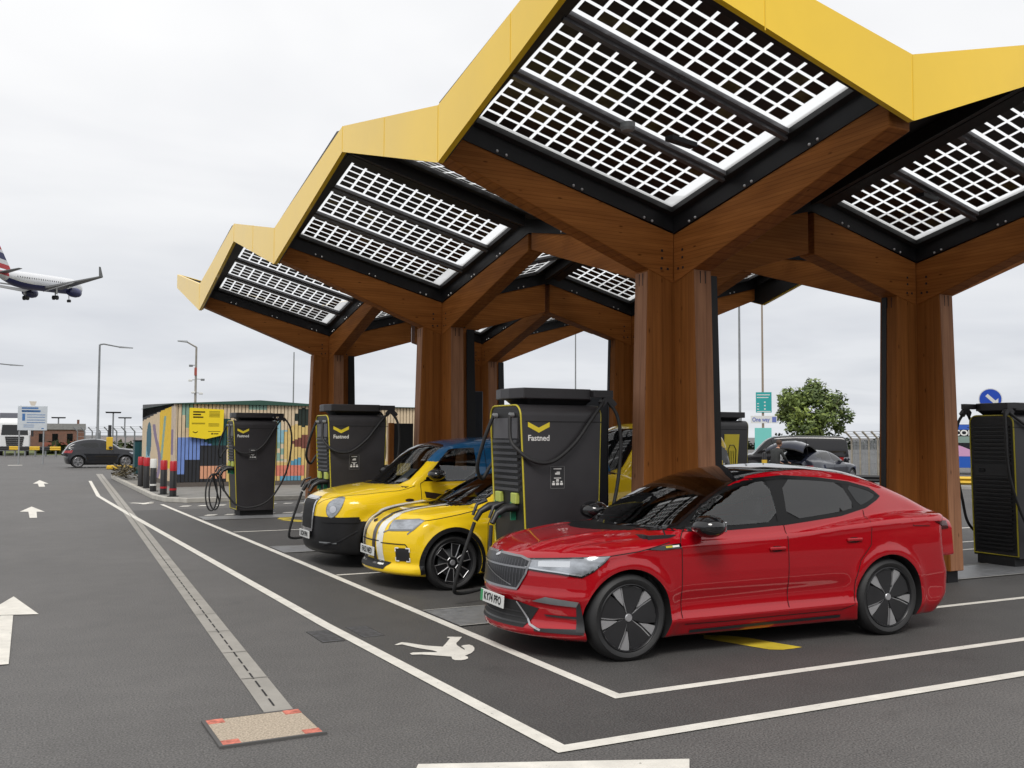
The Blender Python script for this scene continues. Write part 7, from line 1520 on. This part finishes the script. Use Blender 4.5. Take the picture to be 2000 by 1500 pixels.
# ================================================================== AIRLINER
def airliner():
    sc_ = 243.0; c = far(86, 553, sc_)
    right_c, up_c = rt, Vector((0, 0, 1))
    fwd_h = Vector((fw.x, fw.y, 0)).normalized(); A = R(5.5); fd = (fwd_h * math.cos(A) + rt * math.sin(A)).normalized()
    t = thing('airliner', 'white airliner landing with wheels down, red and blue tail fin', 'aeroplane', tuple(c), math.atan2(fd.y, fd.x)); t.rotation_euler = (0, R(-4.5), math.atan2(fd.y, fd.x))
    M_aw = P('aircraft_white', (.70, .71, .73, 1), .35, coat=.5); M_ab = P('aircraft_blue', (.012, .018, .10, 1), .35); M_ar = P('aircraft_red', (.50, .02, .03, 1), .4); M_ag = P('wing_grey', (.16, .165, .17, 1), .45)
    n = 28; prof = [(-20.5, .15, 1.15), (-19, .55, .95), (-16, 1.15, .55), (-12, 1.75, .15), (-8, 2.0, 0), (8, 2.0, 0), (12, 1.95, 0), (14.5, 1.6, -.15), (16.2, 1.0, -.35), (17, .25, -.5)]
    m = MB(); vs = []
    for (x, r, dz) in prof:
        for k in range(n): a = 2 * math.pi * k / n; vs.append((x, r * math.sin(a), dz + r * 1.03 * math.cos(a)))
    m.v = vs
    for i in range(len(prof) - 1):
        for k in range(n):
            zc = math.cos(2 * math.pi * (k + .5) / n); xm = .5 * (prof[i][0] + prof[i + 1][0])
            mi = 2 if xm < -16.5 and zc > -.3 else (1 if zc < -.42 and xm > -15 else 0)
            m.f.append([i * n + k, i * n + (k + 1) % n, (i + 1) * n + (k + 1) % n, (i + 1) * n + k]); m.m.append(mi)
    m.build('fuselage', [M_aw, M_ab, M_ar], t, smooth=50)
    def wing(name, root, tip, cr, ct, th, mat, sw=0):
        w = MB(); (x0, y0, z0), (x1, y1, z1) = root, tip
        w.hexa([(x0, y0, z0 - th), (x1, y1, z1 - th * .4), (x1 - ct, y1, z1 - th * .4), (x0 - cr, y0, z0 - th), (x0, y0, z0 + th * .3), (x1, y1, z1 + th * .3), (x1 - ct, y1, z1 + th * .3), (x0 - cr, y0, z0 + th * .3)])
        return w.build(name, mat, t, smooth=30)
    for s_ in (-1, 1):
        w = wing('wing', (4.6, s_ * 1.7, -1.1), (-3.4, s_ * 16.9, 1.0), 7.2, 1.7, .35, M_ag)
        MB().hexa([(-3.5, s_ * 16.9, .9), (-5.1, s_ * 17.3, 3.3), (-5.8, s_ * 17.3, 3.3), (-5.1, s_ * 16.9, .9), (-3.5, s_ * 17.1, .95), (-5.1, s_ * 17.4, 3.3), (-5.8, s_ * 17.4, 3.3), (-5.1, s_ * 17.1, .95)]).build('winglet', M_ag, w)
        MB().hexa([(-2.2, s_ * 2.4, -1.9), (-5.4, s_ * 11, -.35), (-6.6, s_ * 11, -.75), (-4.4, s_ * 2.4, -2.5), (-2.2, s_ * 2.4, -1.75), (-5.4, s_ * 11, -.2), (-6.6, s_ * 11, -.6), (-4.4, s_ * 2.4, -2.35)]).build('flap', M_ag, w)
        wing('tailplane', (-16.2, s_ * .7, 1.1), (-19.0, s_ * 6.2, 1.8), 3.6, 1.4, .16, M_ag)
        e_ = MB().lathe([(.7, 5.6), (1.05, 5.3), (1.22, 4.2), (1.15, 2.6), (.85, 1.4), (.6, .8), (.001, .8)], 'x', 24, (0, s_ * 5.75, -2.15)).build('engine', [M_ab], t, smooth=50)
        MB().lathe([(.001, 5.0), (.72, 5.0)], 'x', 24, (0, s_ * 5.75, -2.15)).build('fan', M_blackmatt, e_); MB().box(1.2, 4.4, s_ * 5.75 - .12, s_ * 5.75 + .12, -1.1, -.55).build('pylon', M_aw, e_)
        g = MB(); g.tube([(-1.6, s_ * 3.8, -1.2), (-1.6, s_ * 3.8, -3.6)], .14, 8); go = g.build('landing_gear', M_ag, t)
        for d_ in (-.42, .42): MB().lathe([(.001, -.2), (.55, -.2), (.55, .2), (.001, .2)], 'y', 20, (-1.6, s_ * 3.8 + d_, -3.7)).build('wheel', M_rubber, go, smooth=40)
        MB().box(-1.9, -1.2, s_ * 4.15, s_ * 4.2, -2.9, -1.3).build('gear_door', M_aw, go)
    g = MB().tube([(11.2, 0, -1.6), (11.2, 0, -3.7)], .10, 8); go = g.build('landing_gear', M_ag, t)
    for d_ in (-.25, .25): MB().lathe([(.001, -.13), (.38, -.13), (.38, .13), (.001, .13)], 'y', 16, (11.2, d_, -3.75)).build('wheel', M_rubber, go, smooth=40)
    # fin with red, white and blue bands
    a, b = Vector((-13.6, 0, 1.8)), Vector((-19.2, 0, 1.9)); c0, d0 = Vector((-18.2, 0, 7.9)), Vector((-20.4, 0, 7.9))
    fn = MB(); seg = [(0, .18, 2), (.18, .36, 0), (.36, .62, 1), (.62, .74, 0), (.74, 1.0, 2)]
    for t0, t1, mi in seg:
        q = [a.lerp(c0, t0), b.lerp(d0, min(1, t0 + .08)), b.lerp(d0, min(1, t1 + .08)), a.lerp(c0, t1)]
        fn.hexa([(p.x, -.16 * (1 - .5 * t0), p.z) for p in q] + [(p.x, .16 * (1 - .5 * t0), p.z) for p in q], mi)
    fn.build('tail_fin', [M_aw, M_ab, M_ar], t)
    for i in range(26):
        x = 11.5 - i * .95
        if abs(x) < 30: pass
    wn = MB()
    for i in range(28):
        x = 11.6 - i * .95
        for s_ in (-1, 1): wn.hexa([(x, s_ * 1.955, .32), (x + .25, s_ * 1.955, .32), (x + .25, s_ * 2.0, .32), (x, s_ * 2.0, .32), (x, s_ * 1.92, .66), (x + .25, s_ * 1.92, .66), (x + .25, s_ * 1.965, .66), (x, s_ * 1.965, .66)])
    o = wn.build('cabin_windows', M_glass, t, fixn=False); o['kind'] = 'stuff'
airliner()
